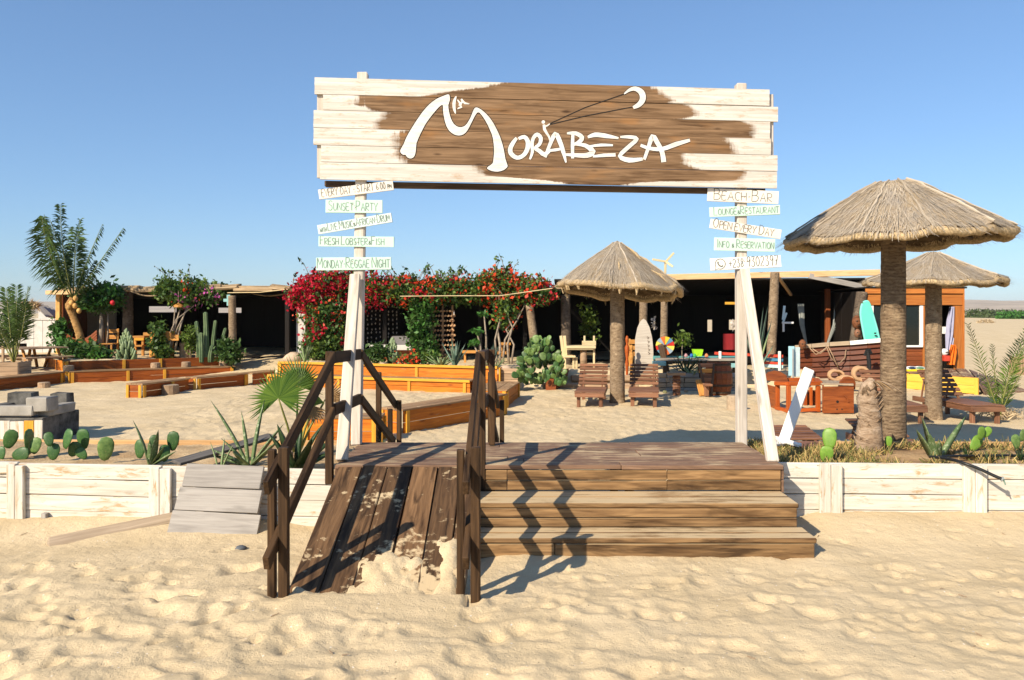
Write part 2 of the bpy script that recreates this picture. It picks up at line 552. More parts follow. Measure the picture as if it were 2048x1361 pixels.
def base_z(X, Y):
    X = np.asarray(X, float); Y = np.asarray(Y, float)
    z = np.zeros_like(X + Y)
    s, t = lineside(X, Y, LB0, LB1)
    s2 = (X - LB0[0]) * 0.756 + (Y - LB0[1]) * 0.655
    z = np.maximum(z, 0.50 * sstep(0.08, 0.32, np.minimum(s, s2)) * (1 - sstep(4.2, 4.6, t) * (1 - sstep(25, 26, Y))))
    s, t = lineside(X, Y, RB0, RB1)
    z = np.maximum(z, 0.50 * sstep(0.08, 0.32, s) * sstep(-0.5, -0.2, t) * (1 - sstep(5.9, 6.2, t)))
    z = np.maximum(z, 0.46 * sstep(21.6, 25.0, Y) * (1 - sstep(8.6, 8.9, X)) * sstep(-30, -20, X) * (1 - sstep(60, 90, Y)))
    z = np.maximum(z, 0.40 * sstep(19.75, 20.3, Y) * sstep(-0.45, -0.15, X) * (1 - sstep(8.3, 8.6, X)) * (1 - sstep(60, 90, Y)))
    xl = -12.1 + (Y - 18.9) * 0.19
    z = np.maximum(z, 0.27 * sstep(0.08, 0.32, xl - X) * sstep(15.5, 16.5, Y) * (1 - sstep(60, 90, Y)))
    # dunes far to the right
    z = z + sstep(45, 120, Y) * (0.9 * fbm(X / 22.0, Y / 30.0, 31, 3) - 0.35) * sstep(5, 12, X) * (1 - sstep(260, 420, Y))
    return z

def drift_z(X, Y):
    zr = RAMP_S * np.maximum(Y - RAMP_Y0, 0)
    th = 0.16 * (5.50 - Y) + (fbm(X * 7, Y * 4.5, 41, 5) - 0.5) * 0.15
    th = np.minimum(th, 0.032)
    d = zr + th
    d = np.where(Y < RAMP_Y0, 0.032 * sstep(4.6, RAMP_Y0, Y), d)
    w = sstep(-1.30, -0.95, X) * (1 - sstep(-0.40, -0.30, X))
    d = d - np.where(Y < RAMP_Y0, 0, 0.11 * (1 - w))
    ins = (X > -1.46) & (X < -0.31) & (Y > 4.6) & (Y < 6.5)
    return np.where(ins, d, -9.0)

def make_ground():
    xf = np.arange(-6.0, 6.0001, 0.024)
    xm = np.arange(6.1, 17.0, 0.11)
    xo = 17.0 * 1.17 ** np.arange(1, 34)
    xs = np.concatenate([-xo[::-1], -xm[::-1], xf, xm, xo])
    yb = -60.0 * np.linspace(1, 0, 12)[:-1] ** 2 + 2.2
    yf = np.arange(2.4, 8.4, 0.024)
    ym = np.arange(8.44, 25, 0.055)
    yo = 25.0 * 1.10 ** np.arange(0, 52)
    ys = np.concatenate([yb, yf, ym, yo])
    X, Y = np.meshgrid(xs, ys)
    Z = base_z(X, Y)
    front = (1 - sstep(7.0, 7.5, Y)) * sstep(1.0, 2.4, Y)
    inner = sstep(8.2, 8.8, Y) * (1 - sstep(30, 45, Y))
    right = sstep(-0.2, 0.6, X)
    near = 1 - sstep(4.3, 6.4, Y - 0.25 * right)
    # soft, trampled front sand
    n1 = fbm(X * 0.7, Y * 0.7, 1, 3) - 0.5
    n2 = fbm(X * 2.6 + n1 * 2, Y * 3.2, 5, 3)
    rid = 1 - np.abs(2 * fbm(X * 3.0 + 1.9 * Y + n1 * 2.0, Y * 4.4 - 1.2 * X, 9, 2) - 1)
    n3 = fbm(X * 11, Y * 12, 13, 3) - 0.5
    Z = Z + front * (0.07 * n1 + (1 - 0.35 * right) * near * (0.050 * (n2 - 0.5) + 0.046 * (rid - 0.7)) + (1 - near) * 0.018 * (n2 - 0.5) + 0.013 * n3 * (0.35 + 0.65 * near) + 0.012 * (0.4 - np.abs(2 * fbm(X * 7.5 + 2 * n1, Y * 9.0 + X * 3, 19, 2) - 1)) * (0.3 + 0.7 * near) + 0.007 * (fbm(X * 24, Y * 26, 17, 2) - 0.5))
    n4 = fbm(X * 4.2, Y * 4.2, 21, 3); n5 = fbm(X * 1.1, Y * 1.1, 25, 2) - 0.5
    Z = Z + inner * (0.016 * (n4 - 0.5) + 0.034 * (fbm(X * 8.0, Y * 6.5, 27, 2) - 0.5) + 0.05 * n5)
    Z = Z + 0.035 * sstep(5.6, 6.1, Y) * (1 - sstep(6.2, 6.5, Y)) * sstep(-0.3, 0, X) * (1 - sstep(2.2, 3.0, X))
    # sand blown against the low walls
    Z = Z + 0.07 * sstep(6.3, 6.95, Y) * (1 - sstep(7.15, 7.3, Y)) * np.where(X < 0, 1 - sstep(-2.2, -1.7, X), sstep(2.35, 2.8, X))
    iy0 = len(yb); ix0 = len(xo) + len(xm)
    ny, nx = len(yf), len(xf)
    S = Z[iy0:iy0 + ny, ix0:ix0 + nx]
    def dent(cx, cy, a, b, ang, dep, rim):
        R = 1.9 * max(a, b)
        i0 = max(0, int((cx - R + 6.0) / 0.024)); i1 = min(nx, int((cx + R + 6.0) / 0.024) + 1)
        j0 = max(0, int((cy - R - 2.4) / 0.024)); j1 = min(ny, int((cy + R - 2.4) / 0.024) + 1)
        if i1 <= i0 or j1 <= j0: return
        gx, gy = np.meshgrid(xf[i0:i1] - cx, yf[j0:j1] - cy)
        u = (gx * math.cos(ang) + gy * math.sin(ang)) / a; v = (-gx * math.sin(ang) + gy * math.cos(ang)) / b
        r2 = u * u + v * v
        S[j0:j1, i0:i1] += -dep * np.exp(-r2 * r2 * 1.3) + rim * np.exp(-((np.sqrt(r2) - 1.25) / 0.33) ** 2) * (1 + 0.5 * u)
    R = random.Random(5)
    for i in range(620):
        cy = 2.6 + 3.2 * R.random() ** 1.2; cx = R.uniform(-5.5, 5.5)
        if cy > 4.9 and -1.7 < cx < -0.1: continue
        sz = R.uniform(0.035, 0.085)
        dent(cx, cy, sz * R.uniform(1.1, 1.9), sz, R.uniform(0, PI), R.uniform(0.006, 0.028) * (0.75 if cx > 0 else 1), R.uniform(0.001, 0.008))
    # distinct prints of feet and paws crossing the smoother sand on the left
    for (x0, y0, x1, y1, n) in ((-4.3, 5.0, -1.9, 6.3, 9), (-3.6, 5.9, -1.7, 5.2, 7), (-4.4, 6.2, -2.4, 4.6, 8), (-1.9, 4.5, -1.6, 5.0, 3)):
        for k in range(n):
            f = k / (n - 1)
            cx = x0 + (x1 - x0) * f + R.uniform(-.12, .12); cy = y0 + (y1 - y0) * f + R.uniform(-.12, .12)
            a = math.atan2(y1 - y0, x1 - x0)
            dent(cx, cy, R.uniform(0.05, 0.10), R.uniform(0.03, 0.045), a, R.uniform(0.016, 0.034), 0.008)
            dent(cx + R.uniform(-.06, .06), cy + .05, 0.022, 0.016, a, 0.016, 0.005)
    # scattered prints right of the steps
    for k in range(26):
        dent(R.uniform(1.6, 4.6), R.uniform(5.2, 6.8), R.uniform(.05, .11), R.uniform(.03, .05), R.uniform(0, PI), R.uniform(.006, .016), .004)
    for px, py in ((-1.545, 5.22), (-1.47, 5.14), (-0.31, 5.08)): dent(px, py, 0.11, 0.10, 0, 0.02, 0.014)
    dz = drift_z(X[iy0:iy0 + ny, ix0:ix0 + nx], Y[iy0:iy0 + ny, ix0:ix0 + nx])
    S[:] = np.maximum(S, np.where(dz > 0.002, dz + 0.20 * (S - base_z(xf[None, :], yf[:, None])), -9))
    # inner dents
    j1 = iy0 + ny
    me = bpy.data.meshes.new("sand_ground")
    H, Wd = X.shape
    me.vertices.add(H * Wd)
    me.vertices.foreach_set("co", np.stack([X, Y, Z], -1).astype(np.float32).ravel())
    idx = np.arange(H * Wd).reshape(H, Wd)
    q = np.stack([idx[:-1, :-1], idx[:-1, 1:], idx[1:, 1:], idx[1:, :-1]], -1).reshape(-1, 4)
    me.loops.add(q.size); me.loops.foreach_set("vertex_index", q.astype(np.int32).ravel())
    me.polygons.add(len(q)); me.polygons.foreach_set("loop_start", (np.arange(len(q)) * 4).astype(np.int32))
    me.update(calc_edges=True)
    me.shade_smooth()
    me.materials.append(M_SAND)
    o = link("sand_ground", me)
    tag(o, kind='structure')
    return xs, ys, Z
_gx, _gy, _gz = make_ground()
def gz(x, y):
    i = int(np.clip(np.searchsorted(_gx, x), 1, len(_gx) - 1)); j = int(np.clip(np.searchsorted(_gy, y), 1, len(_gy) - 1))
    fx = (x - _gx[i - 1]) / (_gx[i] - _gx[i - 1]); fy = (y - _gy[j - 1]) / (_gy[j] - _gy[j - 1])
    a = _gz[j - 1, i - 1] * (1 - fx) + _gz[j - 1, i] * fx; b = _gz[j, i - 1] * (1 - fx) + _gz[j, i] * fx
    return float(a * (1 - fy) + b * fy)

# ------------------------------------------------------------------ far hills, scrub
def hills():
    mb = MB()
    n = 150
    M_H = plain("haze paled far hillside", (0.40, 0.33, 0.25), 0.95, 0.05, 0.25, 0.02)  # base colour lightened to carry part of the haze
    rows = []
    for (Y, amp, s) in ((900, -2, 0), (1100, 9.0, 3), (1500, 23.0, 5), (2600, 30.0, 9), (3200, -5, 1)):
        r = []
        for i in range(n):
            X = -2200 + 4600 * i / (n - 1)
            h = amp * (0.45 + 1.0 * float(fbm(np.array(X / 260.0), np.array(Y / 300.0 + s), 50 + s, 4))) if amp > 0 else amp
            r.append((X, Y, h))
        rows.append(r)
    vs_ = [p for r in rows for p in r]
    fs = [(j * n + i, j * n + i + 1, (j + 1) * n + i + 1, (j + 1) * n + i) for j in range(len(rows) - 1) for i in range(n - 1)]
    mb.add(vs_, fs)
    return mb.build("hills", M_H, None, smooth=True, kind='structure')
hills()

# ------------------------------------------------------------------ leaves
def leaf_quads(C, size, asp=0.45, up_bias=0.3, jitter=0.55, out=None):
    "C (n,3) centres; four-cornered leaves turned every way, a little towards out or up"
    n = len(C)
    d = nrg.normal(size=(n, 3)); d[:, 2] += up_bias * -0.5
    d /= np.linalg.norm(d, axis=1, keepdims=True)
    nn = nrg.normal(size=(n, 3)) * 0.8
    nn[:, 2] += up_bias
    if out is not None: nn += out
    s = np.cross(d, nn); s /= (np.linalg.norm(s, axis=1, keepdims=True) + 1e-9)
    L = size * (1 + jitter * (nrg.random((n, 1)) * 2 - 1))
    w = L * asp
    V = np.stack([C - d * L * 0.5, C + s * w * 0.5 + d * L * 0.05, C + d * L * 0.5, C - s * w * 0.5 + d * L * 0.05], 1)
    return V

def blob_points(ells, n, shell=0.55, clump=0.10, nclump=0):
    "points spread through a union of ellipsoids (centre, radii), gathered in clumps"
    vol = np.array([e[1][0] * e[1][1] * e[1][2] for e in ells]) ** 0.75
    pick = nrg.choice(len(ells), n, p=vol / vol.sum())
    v = nrg.normal(size=(n, 3)); v /= np.linalg.norm(v, axis=1, keepdims=True)
    r = shell + (1 - shell) * nrg.random((n, 1))
    r *= 1 + 0.22 * nrg.normal(size=(n, 1)) * 0.5
    c = np.array([e[0] for e in ells])[pick]; s = np.array([e[1] for e in ells])[pick]
    P = c + v * r * s
    if nclump:
        K = P[nrg.choice(n, nclump)]
        w = nrg.choice(nclump, n)
        far = nrg.random(n) < 0.75
        P = np.where(far[:, None], K[w] + nrg.normal(size=(n, 3)) * clump, P)
    return P, v

M_LEAF = leafm("dense green leaves", (0.018, 0.050, 0.010), (0.075, 0.145, 0.028))
M_LEAFY = leafm("yellow green leaves", (0.05, 0.10, 0.012), (0.16, 0.23, 0.035))
M_LEAFB = leafm("bright green leaves", (0.03, 0.11, 0.015), (0.09, 0.24, 0.04))
M_FRED = leafm("crimson blossom", (0.36, 0.006, 0.022), (0.62, 0.018, 0.045), trans=0.3)
M_FOR = leafm("orange red blossom", (0.58, 0.030, 0.010), (0.80, 0.11, 0.03), trans=0.3)
M_FPK = leafm("magenta blossom", (0.48, 0.05, 0.30), (0.72, 0.16, 0.50), trans=0.3)
M_STEM = wood("grey vine stem", (0.20, 0.155, 0.11), (0.36, 0.29, 0.21), vary=0.1)
M_PALM = leafm("palm leaflets", (0.022, 0.050, 0.010), (0.085, 0.145, 0.028), trans=0.2)
M_PALMY = leafm("young palm leaflets", (0.06, 0.13, 0.016), (0.17, 0.25, 0.035), trans=0.3)
M_RACH = plain("palm frond stalk", (0.20, 0.21, 0.055), 0.55)
M_SCRUB = leafm("dry green scrub", (0.040, 0.062, 0.020), (0.085, 0.125, 0.034), trans=0.1)

for i, (x0, y0, Y, rx, rz, lab, mt) in enumerate((
    (1955, 631, 190, 4.5, 1.7, "round green scrub bush at the far left of the distant bushes, beside the kiosk post", M_SCRUB),
    (1990, 634, 185, 5.5, 1.0, "low dull green scrub strip beyond the pale dunes", M_SCRUB),
    (2022, 633, 170, 3.0, 1.3, "brightest green bush standing on the distant dunes", M_LEAFB),
    (2050, 634, 180, 4.5, 1.5, "dark scrub bush cut by the right edge of the picture far away", M_SCRUB),
    (2005, 626, 260, 9.0, 1.3, "grey green scrub band just under the far hills", M_SCRUB))):
    c = D(x0, y0, Y)
    t = thing("scrub_bush", lab, "bush", (c.x, c.y, gz(c.x, c.y)), group="scrub bushes on the far dunes")
    P, v = blob_points([((c.x + dx * rx * 0.5, c.y + dy, max(c.z, 0.2) - 0.2), (rx * 0.55, rx * 0.4, rz)) for dx, dy in ((-1, 0), (0, 1), (1, -1), (0.4, 0))], 1300, 0.7)
    quads_obj("foliage", leaf_quads(P, 0.55, 0.6, 0.5, out=v), mt, t, kind='stuff')
c = D(1971, 657, 95)
t = thing("dune_mound", "small brown scrub covered mound on the pale dunes", "mound", (c.x, c.y, gz(c.x, c.y)))
P, v = blob_points([((c.x, c.y, gz(c.x, c.y)), (0.95, 0.9, 0.42))], 900, 0.85)
quads_obj("dry_scrub", leaf_quads(P, 0.20, 0.4, 0.6, out=v), M_STRAW, t, kind='stuff')

# ------------------------------------------------------------------ low planter walls
def planter_wall(label, P0, P1, zt0, zt1, posts, nrow, cuts):
    t = thing("planter_wall", label, "planter wall", (P0[0], P0[1], 0), group="white plank walls of the planters")
    P0 = Vector((P0[0], P0[1], 0)); P1 = Vector((P1[0], P1[1], 0))
    d = (P1 - P0); L = d.length; d.normalize()
    nf = Vector((d.y, -d.x, 0))
    if nf.y > 0: nf = -nf
    zt = lambda s: zt0 + (zt1 - zt0) * s / L
    for (a, b) in cuts:
        for r in range(nrow):
            h = 0.138
            z = lambda s: zt(s) - (r + 0.5) * h - 0.002 * rnd.random()
            o = Vector(nf) * rnd.uniform(-0.004, 0.004)
            pa = P0 + d * (a + rnd.uniform(0.002, 0.006)) + o; pb = P0 + d * (b - rnd.uniform(0.002, 0.006)) + o
            pa.z = z(a) + rnd.uniform(-.004, .004); pb.z = z(b) + rnd.uniform(-.004, .004)
            plank("plank", pa, pb, h - rnd.uniform(0.004, 0.009), 0.035, M_WHITE, t, up=nf, jit=0.0015)
    for (s, w, up_) in posts:
        k = 2 if w > 0.12 else 1
        for q in range(k):
            ss = s + (q - (k - 1) / 2) * w / k
            p = P0 + d * ss + nf * (0.037 + 0.006 * q)
            plank("post", (p.x, p.y, -0.12), (p.x, p.y, zt(ss) + up_ - 0.01 * q), w / k - 0.004, 0.04, M_WHITE, t, up=nf, jit=0.002)
    return t, P0, d, nf, zt

LW0, LW1 = (-7.4, 7.18), (-1.53, 6.90)
Lw = planter_wall("white plank wall of the left planter, under the prickly pear pads", LW0, LW1, 0.572, 0.500,
    ((0.9, 0.16, 0.006), (3.07, 0.16, -0.012), (4.36, 0.20, -0.012)), 4, ((0, 0.9), (0.9, 3.07), (3.07, 4.36), (4.36, 5.87)))
RW0, RW1 = (2.36, 7.13), (7.4, 7.02)
Rw = planter_wall("white plank wall of the right planter, right of the steps", RW0, RW1, 0.515, 0.500,
    ((0.46, 0.20, -0.004), (1.72, 0.20, -0.004), (3.4, 0.18, 0)), 4, ((0, 0.46), (0.46, 1.72), (1.72, 3.4), (3.4, 5.04)))

def soil_patch(name, x0, x1, y0, y1, zf, mat, seed):
    nx, ny = 140, 50
    xs = np.linspace(x0, x1, nx); ys = np.linspace(y0, y1, ny)
    X, Y = np.meshgrid(xs, ys)
    Z = zf(X, Y) + 0.05 * (fbm(X * 3, Y * 3, seed, 4) - 0.5) + 0.02 * (fbm(X * 14, Y * 14, seed + 5, 3) - 0.5)
    me = bpy.data.meshes.new(name)
    idx = np.arange(nx * ny).reshape(ny, nx)
    q = np.stack([idx[:-1, :-1], idx[:-1, 1:], idx[1:, 1:], idx[1:, :-1]], -1).reshape(-1, 4)
    me.from_pydata(np.stack([X, Y, Z], -1).reshape(-1, 3).tolist(), [], q.tolist())
    me.shade_smooth(); me.materials.append(mat)
    return tag(link(name, me), kind='structure')
def soilm(name, ca, cb, cc):
    m = NT(name)
    pos = m.n("ShaderNodeNewGeometry").outputs["Position"]
    n1 = m.noise(pos, 2.5, 6, 0.65); n2 = m.noise(pos, 40, 4, 0.7)
    col = m.ramp(n1, [(0.35, ca), (0.6, cb)])
    col = m.mix(m.mapr(n2, 0.5, 0.75, 0, 0.6), col, cc)
    m.bump(m.math('ADD', n1, n2), 0.6, 0.02)
    return m.fin(col, 0.95, 0.05)
M_SOIL = soilm("planter soil", (0.22, 0.13, 0.065), (0.44, 0.30, 0.165), (0.12, 0.075, 0.04))
M_SOILS = soilm("sandy planter soil", (0.38, 0.25, 0.13), (0.58, 0.435, 0.255), (0.24, 0.15, 0.08))
lsoil = lambda X, Y: 0.455 + (X + 4.5) * -0.010 + 0 * Y - 0.03 * sstep(8.2, 8.7, Y)
rsoil = lambda X, Y: 0.430 + 0 * X + 0.02 * sstep(7.3, 7.9, Y) - 0.10 * sstep(8.1, 8.5, Y)
soil_patch("planter_soil", -7.4, -1.55, 7.0, 8.75, lsoil, M_SOILS, 61)
soil_patch("planter_soil", 2.33, 7.4, 7.12, 8.62, rsoil, M_SOIL, 71)

def back_board(label, A, B, z0, z1, mat):
    t = thing("planter_back_board", label, "planter board", (A[0], A[1], 0), group="boards at the back of the planters")
    n = 3
    for i in range(n):
        f0, f1 = i / n, (i + 1) / n
        a = Vector((A[0] + (B[0] - A[0]) * f0, A[1] + (B[1] - A[1]) * f0, 0)); b = Vector((A[0] + (B[0] - A[0]) * f1, A[1] + (B[1] - A[1]) * f1, 0))
        for zz in ((z0 + z1 * 2) / 3 + .03, (2 * z0 + z1) / 3 - 0.03):
            p, q = a.copy(), b.copy(); p.z = q.z = zz
            plank("plank", p, q - (b - a).normalized() * 0.006, (z1 - z0) / 2 - 0.004, 0.035, mat, t, up=(0, -1, 0))
    return t
M_TANB = wood("tan planter board", (0.42, 0.24, 0.10), (0.60, 0.38, 0.18), vary=0.1, stain=0.1, dust=0.4)
back_board("tan board along the back of the left planter", (-7.4, 8.82), (-1.75, 8.70), 0.15, 0.452, M_TANB)
back_board("tan board along the back of the right planter", (3.4, 8.66), (7.4, 8.60), 0.12, 0.452, M_TANB)

# ------------------------------------------------------------------ entrance deck, steps, ramp
t = thing("wooden_deck", "sand dusted brown timber deck under the big entrance sign", "deck", (0.4, 7.3, 0))
DX0, DX1, DY0, DY1, DZ = -1.49, 2.29, 6.74, 7.94, 0.56
nb = 8
for i in range(nb):
    y = DY0 + (i + 0.5) * (DY1 - DY0) / nb
    xj = rnd.uniform(-0.01, 0.01)
    cut = rnd.uniform(-0.4, 1.2)
    for a, b in ((DX0 + xj, cut), (cut + 0.004, DX1 + xj)):
        plank("deck_plank", (a, y, DZ - 0.018 + rnd.uniform(-.002, .002)), (b, y, DZ - 0.018 + rnd.uniform(-.002, .002)), 0.1455, 0.036, M_DECK, t, jit=0.001)
for x in (DX0 + 0.03, -0.2, 1.0, DX1 - 0.03):
    plank("joist", (x, DY0 + 0.03, DZ - 0.10), (x, DY1 - 0.03, DZ - 0.10), 0.05, 0.12, M_DECK, t)
    for y in (DY0 + 0.09, DY1 - 0.09):
        plank("support_post", (x, y, -0.1), (x, y, DZ - 0.165), 0.07, 0.07, M_DECK, t)
for z in (0.10, 0.24, 0.38, 0.49):
    plank("side_plank", (DX0 + .002, DY0 + 0.02, z), (DX0 + .002, DY1 - 0.02, z), 0.105, 0.02, M_DECK, t, up=(-1, 0, 0))
    plank("side_plank", (DX1 - .002, DY0 + 0.02, z), (DX1 - .002, DY1 - 0.02, z), 0.105, 0.02, M_DECK, t, up=(1, 0, 0))
# back ramp down to the yard
for i in range(6):
    x = -1.36 + i * 0.26
    plank("ramp_plank", (x, 7.97, DZ - 0.03), (x, 9.75, -0.04), 0.25, 0.035, M_DECK, t)

t = thing("wooden_steps", "three broad brown timber steps with sand on the treads, right of the ramp", "steps", (1.0, 6.3, 0))
def riser(y, z0, z1, cuts, x_end, rows=2):
    h = (z1 - z0) / rows
    for r in range(rows):
        xs_ = list(cuts)
        for a, b in zip(xs_[:-1], xs_[1:]):
            plank("riser_plank", (a + .002, y, z0 + (r + .5) * h + rnd.uniform(-.002, .002)), (b - .002, y, z0 + (r + .5) * h + rnd.uniform(-.002, .002)), h - 0.005, 0.034, M_STEP, t, up=(0, -1, 0), jit=0.0012)
riser(6.765, 0.345, 0.518, (-0.28, -0.04, 1.31, 2.27), 2.27)
def tread(y0, y1, z, x0, x1, n=2):
    w = (y1 - y0) / n
    for i in range(n):
        plank("tread_plank", (x0, y0 + (i + .5) * w, z - 0.02 + rnd.uniform(-.002, .002)), (x1, y0 + (i + .5) * w, z - 0.02 + rnd.uniform(-.002, .002)), w - 0.010, 0.04, M_STEP, t, jit=0.0015, bev=0.008)
tread(6.30, 6.74, 0.345, -0.27, 2.262)
riser(6.325, 0.155, 0.303, (-0.26, 2.25), 2.25)
tread(5.985, 6.30, 0.158, -0.26, 2.285)
riser(6.01, -0.04, 0.116, (-0.25, 0.32, 2.27), 2.27, 1)
for (x, y0, y1, z) in ((2.235, 6.345, 6.74, 0.24), (2.25, 6.03, 6.30, 0.05)):
    plank("end_plank", (x, y0, z), (x, y1, z), 0.145, 0.03, M_STEP, t, up=(1, 0, 0))

t = thing("wooden_ramp", "steep dark plank ramp beside the steps, its foot buried in sand", "ramp", (-0.87, 5.9, 0))
xs_ = (-1.470, -1.262, -1.046, -0.836, -0.622, -0.425, -0.305)
for i in range(6):
    a, b = xs_[i], xs_[i + 1]
    xc = (a + b) / 2; w = b - a - rnd.uniform(0.008, 0.016)
    e = rnd.uniform(-.004, .004)
    y0 = RAMP_Y0 - 0.12; y1 = 6.745
    plank("ramp_plank", (xc + rnd.uniform(-.006, .006), y0, RAMP_S * (y0 - RAMP_Y0) - 0.02 + e), (xc, y1, RAMP_S * (y1 - RAMP_Y0) - 0.02 + e - 0.005), w, 0.04, M_RAMP, t, jit=0.002)
for x in (-1.455, -0.33):
    plank("side_beam", (x, RAMP_Y0, -0.07), (x, 6.70, RAMP_S * (6.70 - RAMP_Y0) - 0.095), 0.04, 0.10, M_RAMP, t)

# ------------------------------------------------------------------ handrails
def handrail(label, x, sg, back):
    t = thing("handrail", label, "handrail", (x, 5.9, 0), group="wooden handrails of the ramp")
    w = 0.062
    P = lambda y, z, dx=0.0: Vector((x + dx, y, z))
    y_lo = 5.17
    # doubled foot posts with the rails between them
    for dx, dy, dz, w_ in ((-0.050, 0.05, 0.0, w * .82), (0.050, -0.03, 0.03, w)):
        plank("post", P(y_lo + dy, -0.18, dx), P(y_lo + dy, 0.955 + dz, dx), w_, w_, M_RAIL, t, up=(0, 1, 0), jit=.002)
    plank("post", P(6.77, 0.40 if sg < 0 else 0.1, 0.03 * sg), P(6.77, 1.52, 0.03 * sg), w, w, M_RAIL, t, up=(0, 1, 0), jit=.002)
    # sloping rails in front
    plank("rail", P(4.93, 0.765), P(6.78, 1.475), 0.040, 0.095, M_RAIL, t, jit=.002)
    plank("rail", P(4.93, 0.300), P(6.76, 1.010), 0.040, 0.095, M_RAIL, t, jit=.002)
    # level rails over the deck
    xe = 0.055
    plank("rail", P(6.80, 1.465), P(7.72, 1.445, xe * .8), 0.036, 0.10, M_RAIL, t, jit=.002)
    plank("rail", P(6.80, 1.020), P(7.72, 1.015, xe * .8), 0.036, 0.10, M_RAIL, t, jit=.002)
    # rails falling again behind the deck
    plank("rail", P(7.74, 1.45, xe), P(9.62, 0.735, 0.115), 0.036, 0.09, M_RAIL, t, jit=.002)
    plank("rail", P(7.74, 1.01, xe), P(9.50, 0.31, 0.115), 0.036, 0.09, M_RAIL, t, jit=.002)
    for y, z1, dx in ((8.82, 1.19, 0.045), (9.56, 0.80, 0.165), (9.52, 0.70, 0.065)):
        plank("post", P(y, -0.15, dx), P(y, z1, dx), w * .9, w * .9, M_RAIL, t, up=(0, 1, 0), jit=.002)
    if sg > 0:
        plank("post", P(7.76, 0.565, 0.09), P(7.76, 1.49, 0.09), w, w, M_RAIL, t, up=(0, 1, 0), jit=.002)
    return t
handrail("dark timber handrail on the left of the ramp, in front of the fan palm", -1.515, -1, True)
handrail("dark timber handrail between the ramp and the steps", -0.285, 1, True)
# ------------------------------------------------------------------ the big entrance sign
SPA, SPB = 7.70, 7.95
SPX0 = (630 - HX) / F * SPA; SPX1 = (1550 - HX) / F * SPB
_sl = (SPB - SPA) / (SPX1 - SPX0)
SU = Vector((1, _sl, 0)).normalized()
SN = Vector((SU.y, -SU.x, 0))                  # towards the visitor
def SP(x, y, off=0.0):
    k = (x - HX) / F
    Y = (SPA - _sl * SPX0) / (1 - _sl * k)
    return Vector((k * Y, Y, CAM_H - (y - HY) / F * Y)) + SN * off

def paint_board_mat():
    m = NT("half painted sign timber")
    p = m.coords()
    r = m.rand()
    off = m.n("ShaderNodeCombineXYZ"); m.l(m.math('MULTIPLY', r, 37.0), off.inputs[0]); m.l(m.math('MULTIPLY', r, 91.0), off.inputs[1])
    add = m.n("ShaderNodeVectorMath", operation='ADD'); m.l(p, add.inputs[0]); m.l(off.outputs[0], add.inputs[1])
    q = add.outputs[0]
    g = m.noise(m.scale(q, (1.5, 24, 24)), 1.0, 5, 0.6, 1.1)
    brown = m.ramp(g, [(0.3, (0.085, 0.045, 0.020)), (0.7, (0.30, 0.185, 0.100))])
    n2 = m.noise(m.scale(q, (1.2, 4, 4)), 1.2, 3)
    brown = m.mix(m.mapr(n2, 0.55, 0.75, 0, 0.55), brown, (0.07, 0.036, 0.016))
    brown = m.mix(m.mapr(n2, 0.42, 0.30, 0, 0.5), brown, (0.36, 0.17, 0.055))
    vo = m.n("ShaderNodeTexVoronoi"); vo.inputs["Scale"].default_value = 1.0
    m.l(m.scale(q, (2.2, 7, 7)), vo.inputs["Vector"])
    brown = m.mix(m.mapr(vo.outputs["Distance"], 0.05, 0.13, 0.8, 0.0), brown, (0.045, 0.022, 0.010))
    wn_ = m.noise(m.scale(q, (3, 14, 14)), 1.5, 8, 0.78)
    wn2 = m.noise(m.scale(q, (1.0, 30, 30)), 1.0, 5, 0.6, 0.6)
    white = m.mix(m.mapr(wn2, 0.35, 0.65, 0, 1), (0.50, 0.455, 0.39), (0.70, 0.665, 0.60))
    white = m.mix(m.mapr(wn_, 0.53, 0.65, 0, 0.85), white, (0.44, 0.30, 0.18))
    st = m.noise(m.scale(q, (30, 4.0, 4)), 1.0, 6, 0.75)
    st2 = m.noise(m.scale(q, (5, 40, 40)), 1.0, 5, 0.7)
    big = m.noise(m.scale(q, (3, 3, 3)), 1.0, 2, 0.5)
    a = m.attr("paint")
    amp = m.mapr(big, 0.40, 0.62, 0.10, 0.42)
    a2 = m.math('ADD', a, m.math('MULTIPLY', m.math('SUBTRACT', st, 0.5), amp))
    a2 = m.math('ADD', a2, m.math('MULTIPLY', m.math('SUBTRACT', st2, 0.5), 0.16))
    f = m.mapr(a2, -0.034, 0.046, 0, 1)
    col = m.mix(f, brown, white)
    m.bump(g, 0.3, 0.005)
    return m.fin(col, 0.75, 0.2)
M_SIGN = paint_board_mat()
M_POSTC = M_CREAM

